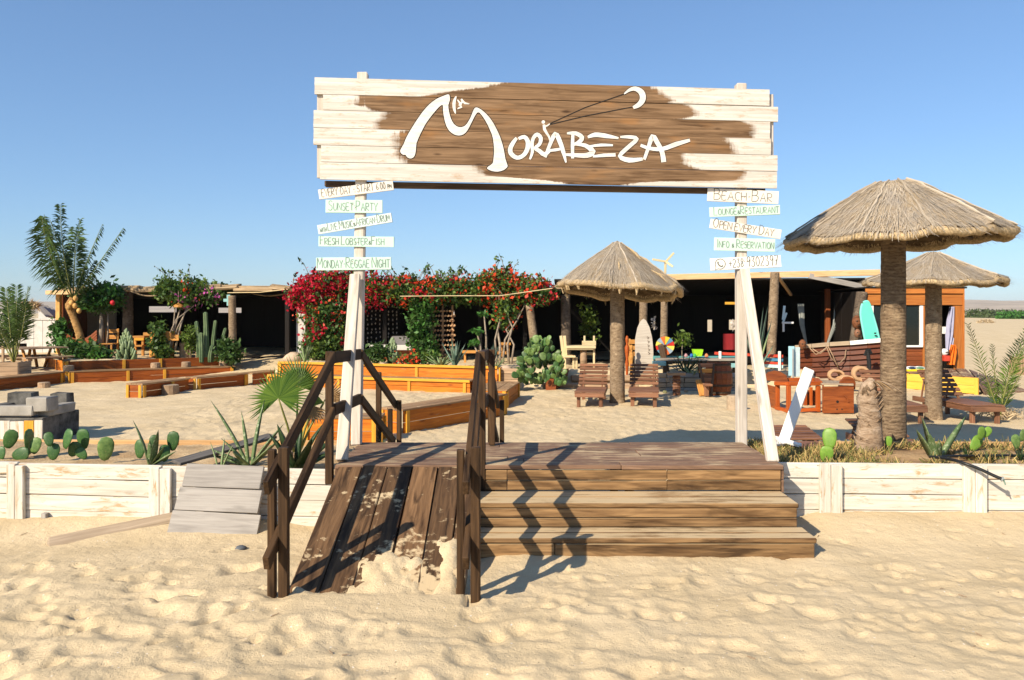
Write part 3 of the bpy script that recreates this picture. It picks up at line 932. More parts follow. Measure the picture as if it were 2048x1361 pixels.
arch = thing("entrance_sign", "huge half white, half bare plank sign on two bleached posts over the deck", "entrance sign", (0.4, 7.95, 0))
SL_T = [154.4, 188.6, 220.0, 255.7, 290.0, 324.0, 359.0]
SR_T = [178.8, 212.5, 244.7, 277.0, 310.6, 343.0, 377.5]
S_L = [629, 646, 627, 627, 642, 640]; S_R = [1539, 1556, 1540, 1542, 1555, 1554]
SBL = [[(0, 1000), (.35, 960), (.6, 900), (1, 838)], [(0, 716), (.3, 712), (.6, 707), (.75, 730), (1, 748)],
       [(0, 764), (.4, 763), (.6, 750), (1, 750)], [(0, 812), (.1, 800), (.3, 788), (1, 788)], [(0, 789), (.5, 792), (1, 808)],
       [(0, 945), (.4, 955), (.6, 968), (.75, 1060), (.9, 1115), (1, 1130)]]
SBR = [[(0, 1298), (.5, 1322), (.8, 1342), (1, 1335)], [(0, 1368), (.4, 1385), (.7, 1393), (.85, 1375), (1, 1352)],
       [(0, 1480), (.3, 1506), (1, 1505)], [(0, 1450), (.5, 1460), (1, 1467)], [(0, 1360), (.2, 1362), (.7, 1368), (.9, 1385), (1, 1400)],
       [(0, 1488), (.5, 1480), (.62, 1460), (.7, 1330), (.85, 1262), (1, 1240)]]
def yedge(k, x):
    f = (x - 629) / (1539 - 629)
    return SL_T[k] + (SR_T[k] - SL_T[k]) * f
for r in range(6):
    xa, xb = S_L[r], S_R[r]
    A = SP(xa, (yedge(r, xa) + yedge(r + 1, xa)) / 2); B = SP(xb, (yedge(r, xb) + yedge(r + 1, xb)) / 2)
    hgt = (SP(xa, yedge(r, xa)) - SP(xa, yedge(r + 1, xa))).length - 0.005
    T = 0.026
    o3 = SN * rnd.uniform(-0.0012, 0)
    x = (B - A); L = x.length; x.normalize()
    z = SN; y = z.cross(x)
    M = Matrix(((x.x, y.x, z.x, 0), (x.y, y.y, z.y, 0), (x.z, y.z, z.z, 0), (0, 0, 0, 1)))
    M.translation = (A + B) / 2 + o3
    nx, ny = 240, 16
    us = np.linspace(-L / 2, L / 2, nx); vs_ = np.linspace(-hgt / 2, hgt / 2, ny)
    UU, VV = np.meshgrid(us, vs_)
    px = xa + (UU + L / 2) / L * (xb - xa); v = 0.5 - VV / hgt
    bl = np.interp(v, [a for a, _ in SBL[r]], [b for _, b in SBL[r]]); br = np.interp(v, [a for a, _ in SBR[r]], [b for _, b in SBR[r]])
    pa = np.maximum(bl - px, px - br) / 207.0
    ends = 0.004 * (fbm(VV * 60, VV * 0 + r, 77, 2) - 0.5)
    UU = UU + np.where(np.abs(UU) > L / 2 - 1e-6, ends, 0)
    front = np.stack([UU, VV, np.zeros_like(UU)], -1).reshape(-1, 3)
    back = np.stack([UU, VV, np.full_like(UU, -T)], -1).reshape(-1, 3)
    idx = np.arange(nx * ny).reshape(ny, nx)
    q = np.stack([idx[:-1, :-1], idx[:-1, 1:], idx[1:, 1:], idx[1:, :-1]], -1).reshape(-1, 4).tolist()
    rim = list(idx[0, :]) + list(idx[1:, -1]) + list(idx[-1, -2::-1]) + list(idx[-2:0:-1, 0])
    N = nx * ny
    fs = q + [[int(rim[i]), int(rim[i]) + N, int(rim[(i + 1) % len(rim)]) + N, int(rim[(i + 1) % len(rim)])] for i in range(len(rim))]
    fs.append([int(k) + N for k in rim][::-1])
    me = bpy.data.meshes.new("sign_plank")
    me.from_pydata(np.concatenate([front, back]).tolist(), [], fs)
    at = me.attributes.new("paint", 'FLOAT', 'POINT')
    at.data.foreach_set("value", np.concatenate([pa.ravel(), pa.ravel()]).astype(np.float32))
    me.materials.append(M_SIGN)
    link("sign_plank", me, arch, M)
# beams and battens behind the planks
M_DKBEAM = wood("sign back beam", (0.05, 0.03, 0.018), (0.12, 0.075, 0.045))
plank("beam", SP(644, 363, -0.17), SP(1541, 379, -0.17), 0.08, 0.055, M_DKBEAM, arch, up=(0, 0, 1))
plank("beam", SP(650, 185, -0.17), SP(1541, 208, -0.17), 0.08, 0.07, M_DKBEAM, arch, up=(0, 0, 1))
for xx in (640, 1100, 1543):
    y0, y1 = yedge(0, xx) + 8, yedge(6, xx) - 4
    plank("batten", SP(xx, y0, -0.048), SP(xx, y1, -0.048), 0.07, 0.03, M_CREAM, arch, up=SN)
def post_at(xb, xt, yt, Y):
    b = Vector(((xb - HX) / F * Y, Y, 0.561 if Y < 7.9 else -0.1)); tp = D(xt, yt, Y)
    return plank("post", b, tp, 0.098, 0.098, M_CREAM, arch, up=(0, -1, 0), jit=.003, bev=0.008)
post_at(713, 726, 147, 7.815)
post_at(1483, 1481, 169, 8.03)
plank("brace", (-1.475, 6.94, 0.565), D(711, 551, 7.71), 0.096, 0.07, M_CREAM, arch, up=(0, -1, 0), jit=.003, bev=.006)
plank("brace", (2.262, 6.94, 0.545), D(1488, 541, 7.93), 0.096, 0.07, M_CREAM, arch, up=(0, -1, 0), jit=.003, bev=.006)

# ------------------------------------------------------------------ the painted name and figures
def ribbon(mb, pts, wid, off0, sp, th=0.004, closed=False):
    "strip along pixel points on the sign, wid in photo pixels (number or list)"
    n = len(pts)
    P = [Vector((p[0], p[1])) for p in pts]
    W = wid if hasattr(wid, '__len__') else [wid] * n
    Lf, Rt = [], []
    for i in range(n):
        a = P[(i - 1) % n] if (closed or i > 0) else P[i]
        b = P[(i + 1) % n] if (closed or i < n - 1) else P[i]
        d = (b - a); d = d.normalized() if d.length > 0 else Vector((1, 0))
        nn = Vector((-d.y, d.x)) * W[i] / 2
        Lf.append(P[i] + nn); Rt.append(P[i] - nn)
    m = n if closed else n - 1
    fr = [sp(p.x, p.y, off0 + th) for p in Lf] + [sp(p.x, p.y, off0 + th) for p in Rt]
    bk = [sp(p.x, p.y, off0) for p in Lf] + [sp(p.x, p.y, off0) for p in Rt]
    N = 2 * n
    fs = []
    for i in range(m):
        j = (i + 1) % n
        fs += [(i, j, n + j, n + i), (N + i, N + n + i, N + n + j, N + j), (i, N + i, N + j, j), (n + i, n + j, N + n + j, N + n + i)]
    if not closed:
        fs += [(0, n, N + n, N), (n - 1, N + n - 1, N + 2 * n - 1, 2 * n - 1)]
    mb.add(fr + bk, fs, 0.5)

def poly_on_sign(mb, pts, off, th):
    tri = geometry.tessellate_polygon([[Vector((p[0], p[1], 0)) for p in pts]])
    n = len(pts)
    a = [SP(p[0], p[1], off + th) for p in pts]; b = [SP(p[0], p[1], off) for p in pts]
    mb.add(a + b, [tuple(f) for f in tri] + [tuple(i + n for i in reversed(f)) for f in tri] + [(i, (i + 1) % n, (i + 1) % n + n, i + n) for i in range(n)], 0.5)

c1 = lambda p: (600 + p[0] * .24414, 130 + p[1] * .24414)
c2 = lambda p: (1090 + p[0] * .24414, 130 + p[1] * .24414)
def smooth_poly(pts, k=3, closed=True):
    out = []
    n = len(pts)
    for i in range(n if closed else n - 1):
        g = lambda j: pts[j % n] if closed else pts[min(max(j, 0), n - 1)]
        p0, p1, p2, p3 = g(i - 1), g(i), g(i + 1), g(i + 2)
        for s in range(k):
            t = s / k
            out.append(tuple(0.5 * (2 * p1[a] + (p2[a] - p0[a]) * t + (2 * p0[a] - 5 * p1[a] + 4 * p2[a] - p3[a]) * t * t + (3 * p1[a] - p0[a] - 3 * p2[a] + p3[a]) * t ** 3) for a in (0, 1)))
    if not closed: out.append(pts[-1])
    return out
MP = [(822,700),(850,650),(870,600),(915,520),(960,450),(1010,380),(1060,325),(1120,280),(1190,250),(1222,245),(1228,290),(1215,330),(1220,380),(1234,435),(1260,485),(1300,511),(1340,507),(1370,480),(1398,430),(1418,380),(1432,355),(1455,352),(1500,380),(1550,430),(1590,490),(1630,570),(1655,640),(1672,710),(1682,770),(1697,815),(1698,838),(1670,862),(1620,876),(1570,870),(1534,852),(1540,836),(1578,808),(1585,770),(1590,700),(1580,600),(1555,530),(1520,460),(1482,405),(1457,390),(1432,420),(1400,485),(1370,540),(1340,570),(1300,580),(1260,570),(1222,540),(1195,490),(1180,430),(1172,375),(1170,330),(1140,345),(1100,390),(1060,440),(1020,500),(985,570),(955,640),(950,690),(942,738),(925,762),(900,768),(876,756),(865,738),(845,738),(826,722)]
MPs = smooth_poly([c1(p) for p in MP], 2)
white = MB(); dark = MB()
OFF = 0.0008
poly_on_sign(white, MPs, OFF + 0.0016, 0.001)
ribbon(dark, MPs, 3.2, OFF, SP, 0.0006, closed=True)
strokes = [
 ([c1(p) for p in [(1775,600),(1745,640),(1722,690),(1732,732),(1778,762),(1830,742),(1862,690),(1866,630),(1838,592),(1790,606)]], [6,8,9,9,8,8,9,9,8,6]),
 ([c1(p) for p in [(1883,775),(1903,715),(1900,650),(1912,600),(1942,572),(1972,600),(1962,650),(1925,684),(1960,705),(2002,735),(2048,705)]], [4,6,7,7,8,8,7,6,8,9,4]),
 ([c2(p) for p in [(0,758),(38,660),(84,566),(122,632),(150,715),(172,802)]], [6,7,9,9,8,3]),
 ([c2(p) for p in [(28,704),(80,698),(128,690)]], [5,6,5]),
 ([c2(p) for p in [(228,570),(225,660),(226,768)]], [6,7,6]),
 ([c2(p) for p in [(180,562),(250,562),(303,596),(276,636),(232,655)]], [4,8,9,8,5]),
 ([c2(p) for p in [(240,652),(330,662),(392,712),(345,742),(260,742),(162,735)]], [4,8,11,10,8,4]),
 ([c2(p) for p in [(350,594),(410,574),(490,582),(602,602)]], [5,9,9,4]),
 ([c2(p) for p in [(368,668),(460,658),(556,660)]], [4,6,4]),
 ([c2(p) for p in [(392,752),(480,742),(578,738)]], [4,7,7]),
 ([c2(p) for p in [(615,592),(690,592),(752,608),(690,668),(612,748),(690,782),(800,772)]], [4,7,8,8,8,10,6]),
 ([c2(p) for p in [(812,778),(846,680),(880,588),(920,640),(958,715),(972,798)]], [6,7,10,9,9,10]),
 ([c2(p) for p in [(782,660),(860,686),(960,690),(1070,652),(1186,618)]], [6,7,8,9,6])]
white.build("letter", M_LETTER, arch)
letter_of = [0, 1, 2, 2, 3, 3, 3, 4, 4, 4, 5, 6, 6]
for L_ in range(7):
    lm = MB()
    for i, (pts, w) in enumerate(strokes):
        if letter_of[i] != L_: continue
        pts2 = smooth_poly(pts, 3, False)
        w2 = list(np.interp(np.linspace(0, len(w) - 1, len(pts2)), range(len(w)), w))
        ribbon(lm, pts2, [a * 1.02 for a in w2], OFF + 0.0016 + 0.0001 * i, SP, 0.0008)
        ribbon(dark, pts2, [a + 2.2 for a in w2], OFF + 0.00008 * i, SP, 0.0005)
    lm.build("letter", M_LETTER, arch)
# the kite, its two lines and its small rider
kp = smooth_poly([c2(p) for p in [(648,240),(690,208),(740,196),(790,228),(800,280),(772,325),(722,352)]], 3, False)
kw = list(np.interp(np.linspace(0, 6, len(kp)), range(7), [2, 6, 9, 12, 12, 10, 6]))
fig = MB(); kite = MB(); surfer = MB()
ribbon(kite, kp, kw, OFF + 0.002, SP, 0.0008)
ribbon(dark, kp, [a + 2.4 for a in kw], OFF + 0.0009, SP, 0.0006)
ribbon(dark, [c2((40, 482)), c2((330, 350)), c2((648, 240))], 1.7, OFF + 0.0013, SP, 0.0005)
ribbon(dark, [c2((30, 492)), c2((330, 420)), c2((715, 346))], 1.7, OFF + 0.0016, SP, 0.0005)
ribbon(fig, [c1((1997, 490)), c1((2003, 530)), c1((2020, 560)), c1((2040, 590)), c2((40, 618))], [5, 6, 5, 4, 3], OFF + 0.0025, SP, 0.0008)
ribbon(fig, [c1((2004, 505)), c1((2025, 500)), c1((2046, 484))], [3, 3, 2], OFF + 0.0028, SP, 0.0008)
poly_on_sign(fig, [(c1((1993, 470))[0] + 3.6 * math.cos(a * PI / 5), c1((1993, 470))[1] + 3.6 * math.sin(a * PI / 5)) for a in range(10)], OFF + 0.002, 0.0008)
# the surfer in the curve of the big letter
ribbon(surfer, smooth_poly([c1(p) for p in [(1280, 258), (1264, 300), (1262, 350), (1274, 402)]], 3, False), [1.5, 3.5, 5, 6, 6.5, 6.5, 6, 5, 3.5, 1.5], OFF + 0.002, SP, 0.0008)
ribbon(surfer, [c1((1290, 288)), c1((1312, 318)), c1((1335, 300)), c1((1352, 316)), c1((1388, 322))], [2, 5, 6, 4, 1.5], OFF + 0.0023, SP, 0.0008)
ribbon(surfer, [c1((1318, 310)), c1((1310, 335)), c1((1322, 345)), c1((1290, 362))], [6, 6, 5, 2], OFF + 0.0027, SP, 0.0008)
poly_on_sign(surfer, [(c1((1325, 288))[0] + 2.2 * math.cos(a * PI / 4), c1((1325, 288))[1] + 2.2 * math.sin(a * PI / 4)) for a in range(8)], OFF + 0.0025, 0.0008)
dark.build("letter_outline", M_BLACKF, arch, kind="stuff")
for mb_, nm in ((fig, "painted_rider"), (kite, "painted_kite"), (surfer, "painted_surfer")): mb_.build(nm, M_LETTER, arch)

# ------------------------------------------------------------------ the ten small boards
GL = {
 'A': (.62, [[(0,0),(.31,1),(.62,0)],[(.12,.36),(.52,.36)]]), 'B': (.52, [[(0,0),(0,1)],[(0,1),(.36,.97),(.44,.78),(.34,.56),(0,.53)],[(.3,.55),(.5,.42),(.5,.15),(.34,0),(0,0)]]),
 'C': (.55, [[(.55,.86),(.38,1),(.15,.92),(.02,.6),(.06,.25),(.25,0),(.52,.1)]]), 'D': (.55, [[(0,0),(0,1)],[(-.04,1),(.3,.95),(.53,.65),(.5,.28),(.28,.02),(-.04,0)]]),
 'E': (.48, [[(.48,1),(0,1),(0,0),(.48,.02)],[(0,.52),(.38,.54)]]), 'F': (.46, [[(.48,1),(0,.98),(0,0)],[(0,.52),(.36,.54)]]),
 'G': (.58, [[(.54,.86),(.36,1),(.14,.92),(.02,.6),(.06,.22),(.25,0),(.5,.1),(.54,.42),(.32,.42)]]), 'H': (.55, [[(0,0),(0,1)],[(.53,0),(.54,1)],[(0,.5),(.54,.52)]]),
 'I': (.12, [[(.06,0),(.06,1)]]), 'K': (.5, [[(0,0),(0,1)],[(.46,1),(0,.45),(.5,0)]]), 'L': (.44, [[(0,1),(0,0),(.44,.02)]]),
 'M': (.72, [[(0,0),(.06,1),(.36,.3),(.66,1),(.72,0)]]), 'N': (.58, [[(0,0),(0,1),(.56,0),(.57,1)]]), 'O': (.62, [[(.3,1),(.08,.8),(.02,.45),(.14,.1),(.34,0),(.54,.16),(.6,.55),(.5,.88),(.3,1)]]),
 'P': (.5, [[(0,0),(0,1)],[(-.03,1),(.38,.97),(.48,.75),(.36,.5),(0,.46)]]), 'R': (.54, [[(0,0),(0,1)],[(-.03,1),(.38,.97),(.47,.76),(.36,.52),(0,.48),(.52,0)]]),
 'S': (.5, [[(.47,.86),(.3,1),(.08,.88),(.1,.64),(.4,.44),(.46,.18),(.26,0),(0,.12)]]), 'T': (.56, [[(0,1),(.56,1)],[(.28,1),(.28,0)]]), 'U': (.56, [[(0,1),(.02,.25),(.2,0),(.42,.08),(.54,.35),(.55,1)]]),
 'V': (.58, [[(0,1),(.28,0),(.58,1)]]), 'W': (.78, [[(0,1),(.2,0),(.39,.7),(.58,0),(.78,1)]]), 'Y': (.56, [[(0,1),(.28,.48),(.56,1)],[(.28,.48),(.24,0)]]),
 '-': (.3, [[(.03,.48),(.27,.5)]]), ':': (.14, [[(.05,.2),(.09,.24)],[(.05,.62),(.09,.66)]]), '+': (.5, [[(0,.48),(.5,.48)],[(.25,.75),(.25,.2)]]),
 '&': (.4, [[(.4,.1),(.12,.42),(.16,.6),(.3,.56),(.3,.44),(.05,.25),(.1,.06),(.28,.08),(.4,.3)]]), '0': (.48, [[(.24,1),(.04,.75),(.04,.28),(.22,0),(.42,.24),(.44,.7),(.24,1)]]),
 '2': (.48, [[(.02,.8),(.2,1),(.42,.85),(.36,.55),(0,.02),(.48,.03)]]), '3': (.46, [[(.02,.95),(.42,.98),(.18,.58),(.42,.45),(.42,.15),(.2,0),(0,.12)]]), '6': (.46, [[(.38,1),(.1,.6),(.04,.22),(.22,0),(.42,.15),(.38,.42),(.08,.4)]]),
 '7': (.46, [[(0,.98),(.46,1),(.16,0)],[(.12,.5),(.42,.54)]]), '8': (.46, [[(.24,.55),(.06,.75),(.22,1),(.4,.82),(.24,.55),(.04,.26),(.2,0),(.42,.2),(.24,.55)]]), '9': (.46, [[(.42,.7),(.22,.5),(.04,.7),(.2,1),(.4,.88),(.42,.6),(.3,0)]]),
}
def write(mb, segs, O, U, V, N, maxw, stroke=0.0062):
    "segs: list of (text, letter height); first letters of words drawn taller with ^"
    x = 0.0; lay = 0; items = []
    for text, h in segs:
        big = False
        for ch in text:
            if ch == '^': big = True; continue
            if ch == ' ': x += 0.36 * h; continue
            hh = h * (1.32 if big else 1.0); big = False
            w, sts = GL[ch]
            for st in sts:
                pts = [(x + a * hh + rnd.uniform(-.02, .02) * hh, b * hh + rnd.uniform(-.02, .02) * hh) for a, b in st]
                items.append(pts)
            x += (w + 0.16) * hh
    k = maxw / x
    for pts in items:
        lay += 1
        pts = [(a * k, b) for a, b in pts]
        if len(pts) > 3: pts = smooth_poly(pts, 2, False)
        sp = lambda a, b, off: O + U * a + V * b + N * off
        ribbon(mb, pts, stroke, 0.0005 + 0.00012 * (lay % 9), sp, 0.0012)

def small_board(cor, Y, mat, label, segs, ink, u0, v0, wfr):
    "cor: the four corners in the photo, from top left clockwise"
    P = [D(x, y, Y) for x, y in cor]
    a = (P[0] + P[3]) / 2; b = (P[1] + P[2]) / 2
    c = (a + b) / 2
    U = (b - a); L = U.length; U.normalize()
    N = Vector((0, -1, 0)); V = N.cross(U)
    h = (((P[0] - P[3]).length + (P[1] - P[2]).length) / 2)
    T = 0.018
    M = Matrix(((U.x, V.x, N.x, 0), (U.y, V.y, N.y, 0), (U.z, V.z, N.z, 0), (0, 0, 0, 1))); M.translation = c - N * T / 2
    me = plank_mesh(L, h, T, mat, 0.002, "sign_board", 0.0015)
    o = bpy.data.objects.new("sign_board", me); COL.objects.link(o); o.matrix_basis = M; reg(o, M)
    tag(o, label, "sign", "small boards nailed to the sign posts")
    mb = MB()
    write(mb, segs, a + U * L * u0 + V * h * (v0 - 0.5), U, V, N, L * wfr)
    l = mb.build("lettering", ink, o, kind="stuff")
    for dx in (-0.012, 0.014):
        nl = MB()
        pc = c + U * (-0.1 * 0 + dx) + V * rnd.uniform(-.02, .02)
        nl.lathe(pc, [(0.005, 0.0), (0.004, 0.003)], 6, Matrix(((U.x, V.x, N.x), (U.y, V.y, N.y), (U.z, V.z, N.z))))
        nl.build("nail", M_RUST, o)
    return o, U, V, N, a, L, h
M_RUST = plain("rusty nail", (0.28, 0.10, 0.03), 0.8)
f3 = lambda p: (600 + p[0] * .15428, 350 + p[1] * .15428)
f4 = lambda p: (1390 + p[0] * .15428, 350 + p[1] * .15428)
YL, YR = 7.745, 7.96
small_board([f3(p) for p in [(237,190),(1205,75),(1212,195),(250,322)]], YL, M_CREAMP, "cream board with START lettered on it, top of the left post", [("EVERY-DAY -:START ", .072), ("6:00 ", .066), ("PM", .04)], M_INK, .04, .22, .94)
small_board([f3(p) for p in [(335,325),(1072,325),(1065,498),(330,490)]], YL, M_MINT, "short mint board lettered SUNSET PARTY, second down on the left post", [("^SUNSET:^PARTY", .072)], M_INKG, .05, .18, .88)
small_board([f3(p) for p in [(218,650),(1180,495),(1198,610),(240,775)]], YL, M_PALEB, "pale tilted board about live music and drums on the left post", [("WITH ", .04), ("^LIVE ^MUSIC&^AFRICAN-^DRUM", .062)], M_INKG, .03, .18, .95)
small_board([f3(p) for p in [(240,795),(1218,802),(1220,940),(243,928)]], YL, M_MINT, "mint board about lobster and fish on the left post", [("^FRESH ^LOBSTER&^FISH", .062)], M_INKG, .02, .2, .86)
small_board([f3(p) for p in [(208,1075),(1182,1065),(1180,1228),(210,1240)]], YL, M_MINT, "mint board about reggae night, lowest on the left post", [("^MONDAY-^REGGAE ^NIGHT", .075)], M_INKG, .015, .18, .975)
small_board([f4(p) for p in [(160,170),(1085,215),(1082,380),(165,340)]], YR, M_CREAMP, "cream board lettered BEACH-BAR, top of the right post", [("^BEACH-^BAR", .082)], M_INK, .09, .14, .84)
small_board([f4(p) for p in [(183,425),(1100,388),(1110,515),(198,548)]], YR, M_MINT, "mint board about lounge and restaurant on the right post", [("^LOUNGE&^RESTAURANT", .062)], M_INKG, .06, .18, .93)
small_board([f4(p) for p in [(205,568),(1120,712),(1112,835),(192,690)]], YR, M_CREAMP, "white tilted board lettered OPEN EVERY DAY on the right post", [("^OPEN EVERY ^DAY", .07)], M_INK, .04, .16, .87)
small_board([f4(p) for p in [(248,812),(1040,835),(1040,998),(252,982)]], YR, M_MINT, "short mint board about reservations on the right post", [("^INFO & ^RESERVATION", .062)], M_INKG, .05, .24, .94)
o, U, V, N, a, L, h = small_board([f4(p) for p in [(195,1085),(1112,1040),(1118,1195),(202,1242)]], YR, M_WPAINT, "white board with a telephone number, lowest on the right post", [("+238 ", .085), ("9302397", .1)], M_INK, .26, .16, .71)
mb = MB()
C0 = a + U * L * 0.14
sp = lambda x, y, off: C0 + U * x + V * y + N * off
R_ = h * 0.42
ring = [(R_ * math.cos(t_), R_ * math.sin(t_)) for t_ in [math.radians(-115 + i * 15.5) for i in range(22)]] + [(-R_ * 1.05, -R_ * 1.15)]
ribbon(mb, ring, 0.007, 0.0006, sp, 0.0012, closed=True)
ribbon(mb, [(-R_*.42, R_*.5), (-R_*.45, R_*.1), (-R_*.15, -R_*.35), (R_*.3, -R_*.52), (R_*.5, -R_*.3)], [.016, .012, .012, .012, .016], 0.0012, sp, 0.0012)
mb.build("handset_mark", M_INK, o)
# ------------------------------------------------------------------ the ring of benches in the yard
def tpx(A, B, x):
    k = (x - HX) / F
    dx, dy = B[0] - A[0], B[1] - A[1]
    return (k * A[1] - A[0]) / (dx - k * dy)

def bench(label, A, B, width, z1, posts, face, group, back=1, z0=-0.08, ends=(True, True), rows=2, top=True, trim=False, pw=0.075, topm=None, zb=None):
    "box bench whose long front runs from A to B; the seat lies to the left of A->B (back=1) or to the right (back=-1)"
    A = Vector((A[0], A[1], 0)); B = Vector((B[0], B[1], 0))
    d = (B - A); L = d.length; d.normalize()
    n = Vector((-d.y, d.x, 0)) * back
    c = (A + B) / 2 + n * width / 2
    t = thing("bench", label, "bench", (c.x, c.y, 0), group=group)
    Z = lambda p, z: Vector((p.x, p.y, z))
    h = (z1 - 0.03 - max(z0, -0.02)) / rows
    ps = sorted(posts)
    segs = [0.0] + [p for p in ps if 0.02 < p < 0.98] + [1.0]
    for r in range(rows):
        z = max(z0, -0.02) + (r + .5) * h
        for a, b in zip(segs[:-1], segs[1:]):
            plank("front_plank", Z(A + d * (L * a + 0.01), z), Z(A + d * (L * b - 0.01), z), h - 0.008, 0.025, face, t, up=-n, jit=.001)
    for p in ps:
        s = min(max(L * p, pw / 2), L - pw / 2)
        q = A + d * s - n * 0.026
        plank("corner_post", Z(q, z0), Z(q, z1 - 0.034), pw, 0.03, M_YELL, t, up=-n)
    for e, (P, sg) in enumerate(((A, -1), (B, 1))):
        if not ends[e]: continue
        o = d * sg * 0.012
        for r in range(rows):
            z = max(z0, -0.02) + (r + .5) * h
            plank("end_plank", Z(P + n * 0.03 + o, z), Z(P + n * (width - 0.02) + o, z), h - 0.008, 0.025, face, t, up=d * sg)
        for w_ in (0.03, width - 0.05):
            q = P + n * w_ + d * sg * 0.040
            plank("corner_post", Z(q, z0), Z(q, z1 - 0.034), 0.07, 0.03, M_YELL, t, up=d * sg)
    if top:
        k = 3
        w = (width + 0.04) / k
        for i in range(k):
            q = n * (-0.03 + (i + .5) * w)
            zz = z1 - 0.015 + rnd.uniform(-.003, .003)
            plank("seat_plank", Z(A - d * 0.03 + q, zz), Z(B + d * 0.03 + q, zz), w - 0.008, 0.03, topm or M_ORTOP, t, jit=.001)
    if trim:
        q = -n * 0.052
        plank("trim_board", Z(A + q, z1 - 0.025), Z(B + q, z1 - 0.025), 0.06, 0.022, M_YELL, t, up=-n)
    return t

GB = "orange plank benches round the sandy yard"
M_OREDD = wood("shaded orange timber", (0.22, 0.046, 0.007), (0.38, 0.100, 0.013), rough=0.5, vary=0.18, stain=0.45, knots=0.5)  # darker copy of the orange timber, shade of the unlit fronts painted in
P_ = lambda A, B, *xs: [tpx(A, B, x) for x in xs]
A, B = LB0, LB1
bench("long orange retaining bench at the back left, under the cacti", A, B, 0.45, 0.575, P_(A, B, 133, 248, 321, 456), M_OREDD, GB, ends=(False, True), top=False)
bench("short orange end panel of the back left planter, beside the picnic table", (-13.5, 23.15), LB0, 0.3, 0.575, [0.97], M_ORANGE, GB, ends=(False, False), top=False)
A, B = (-11.5, 20.85), (-8.0, 22.96)
bench("long middle bench of the left tiers, with small stumps along its back", A, B, 0.42, 0.31, P_(A, B, 142, 256, 329, 466), M_OREDD, GB, ends=(True, False))
A, B = (-12.75, 15.6), (-11.72, 20.9)
bench("orange bench in painted shade at the left edge of the photo, below the potted palm", A, B, 0.40, 0.30, [0.3, 0.985], M_OREDD, GB, back=1, ends=(False, True))
A, B = (-8.03, 17.38), (-7.62, 18.85)
bench("low free end of the left seats, nearest bench on the left with yellow corner posts", A, B, 0.40, 0.30, [0.02, 0.62], M_OREDD, GB, ends=(True, False))
A, B = (-7.47, 18.97), (-6.72, 20.25)
bench("left front bench with a bright yellow end frame, behind the free end", A, B, 0.38, 0.31, [0.03, 0.97], M_OREDD, GB, ends=(True, True))
A, B = (-6.62, 20.40), (-6.25, 21.4)
bench("short bench piece beside the sandy path to the pavilion", A, B, 0.38, 0.30, [0.9], M_OREDD, GB, ends=(False, False))
A, B = RB0, RB1
bench("long bright orange back wall of the right seats, under the bougainvillea", A, B, 0.40, 0.585, P_(A, B, 561, 705, 834, 985), M_ORANGE, GB, ends=(True, True), top=False, trim=True)
A, B = (-6.10, 20.06), (-0.95, 18.33)
bench("long bright orange lower bench of the right seats", A, B, 0.50, 0.295, P_(A, B, 600, 678, 819, 930), M_ORANGE, GB, ends=(True, False), trim=True)
A, B = (-0.117, 15.60), (0.135, 17.35)
bench("broad corner bench with a plank top, right end of the right seats", A, B, 0.62, 0.345, [0.03, 0.97], M_ORANGE, GB, ends=(True, True))
A, B = (-1.665, 12.20), (-0.12, 14.50)
bench("nearest long orange bench, behind the ramp handrails", A, B, 0.44, 0.375, [0.03, 0.97], M_ORANGE, GB, ends=(True, True), rows=2)
A, B = (-2.97, 11.38), (-1.90, 11.38)
bench("short orange bench half hidden by the handrail and the leaning white brace", A, B, 0.42, 0.365, [0.03, 0.95], M_ORANGE, GB, ends=(True, True))

def stump(label, x, y, z, r, h, mat=None, group="small log stumps by the left benches"):
    t = thing("log_stump", label, "stump", (x, y, z), group=group)
    mb = MB()
    mb.lathe((x, y, z - 0.03), [(r * .98, 0), (r, h * .5), (r * .96, h * .98), (r * .9, h)], 14, wob=0.06)
    mb.build("trunk_piece", mat or M_LOG, t)
    mb = MB(); mb.lathe((x, y, z + h - 0.03), [(r * .88, 0.001), (r * .86, 0.006)], 14); mb.build("cut_face", M_DRIFT, t)
for i, (x, y, zz, lab) in enumerate(((138, 738, .31, "stump at the left end of the middle left bench"), (314, 735, .31, "stump on the middle left bench, left of the tall cactus"), (376, 732, .31, "stump on the middle left bench, below the yellow shrub"), (452, 729, .31, "stump at the right end of the middle left bench"))):
    A, B = Vector((-11.5, 20.85)), Vector((-8.0, 22.96))
    tt = tpx(A, B, x); p = A + (B - A) * tt + Vector((-.515, .857)) * 0.30
    stump(lab, p.x, p.y, 0.325, 0.13, 0.15)
g = G(341, 789); stump("grey stone like stump standing on the sand before the free bench", g.x, g.y, 0.0, 0.19, 0.24)
g = G(88, 776); stump("low stump on the sand beside the dark bench at the left edge", g.x, g.y, 0.0, 0.14, 0.16)

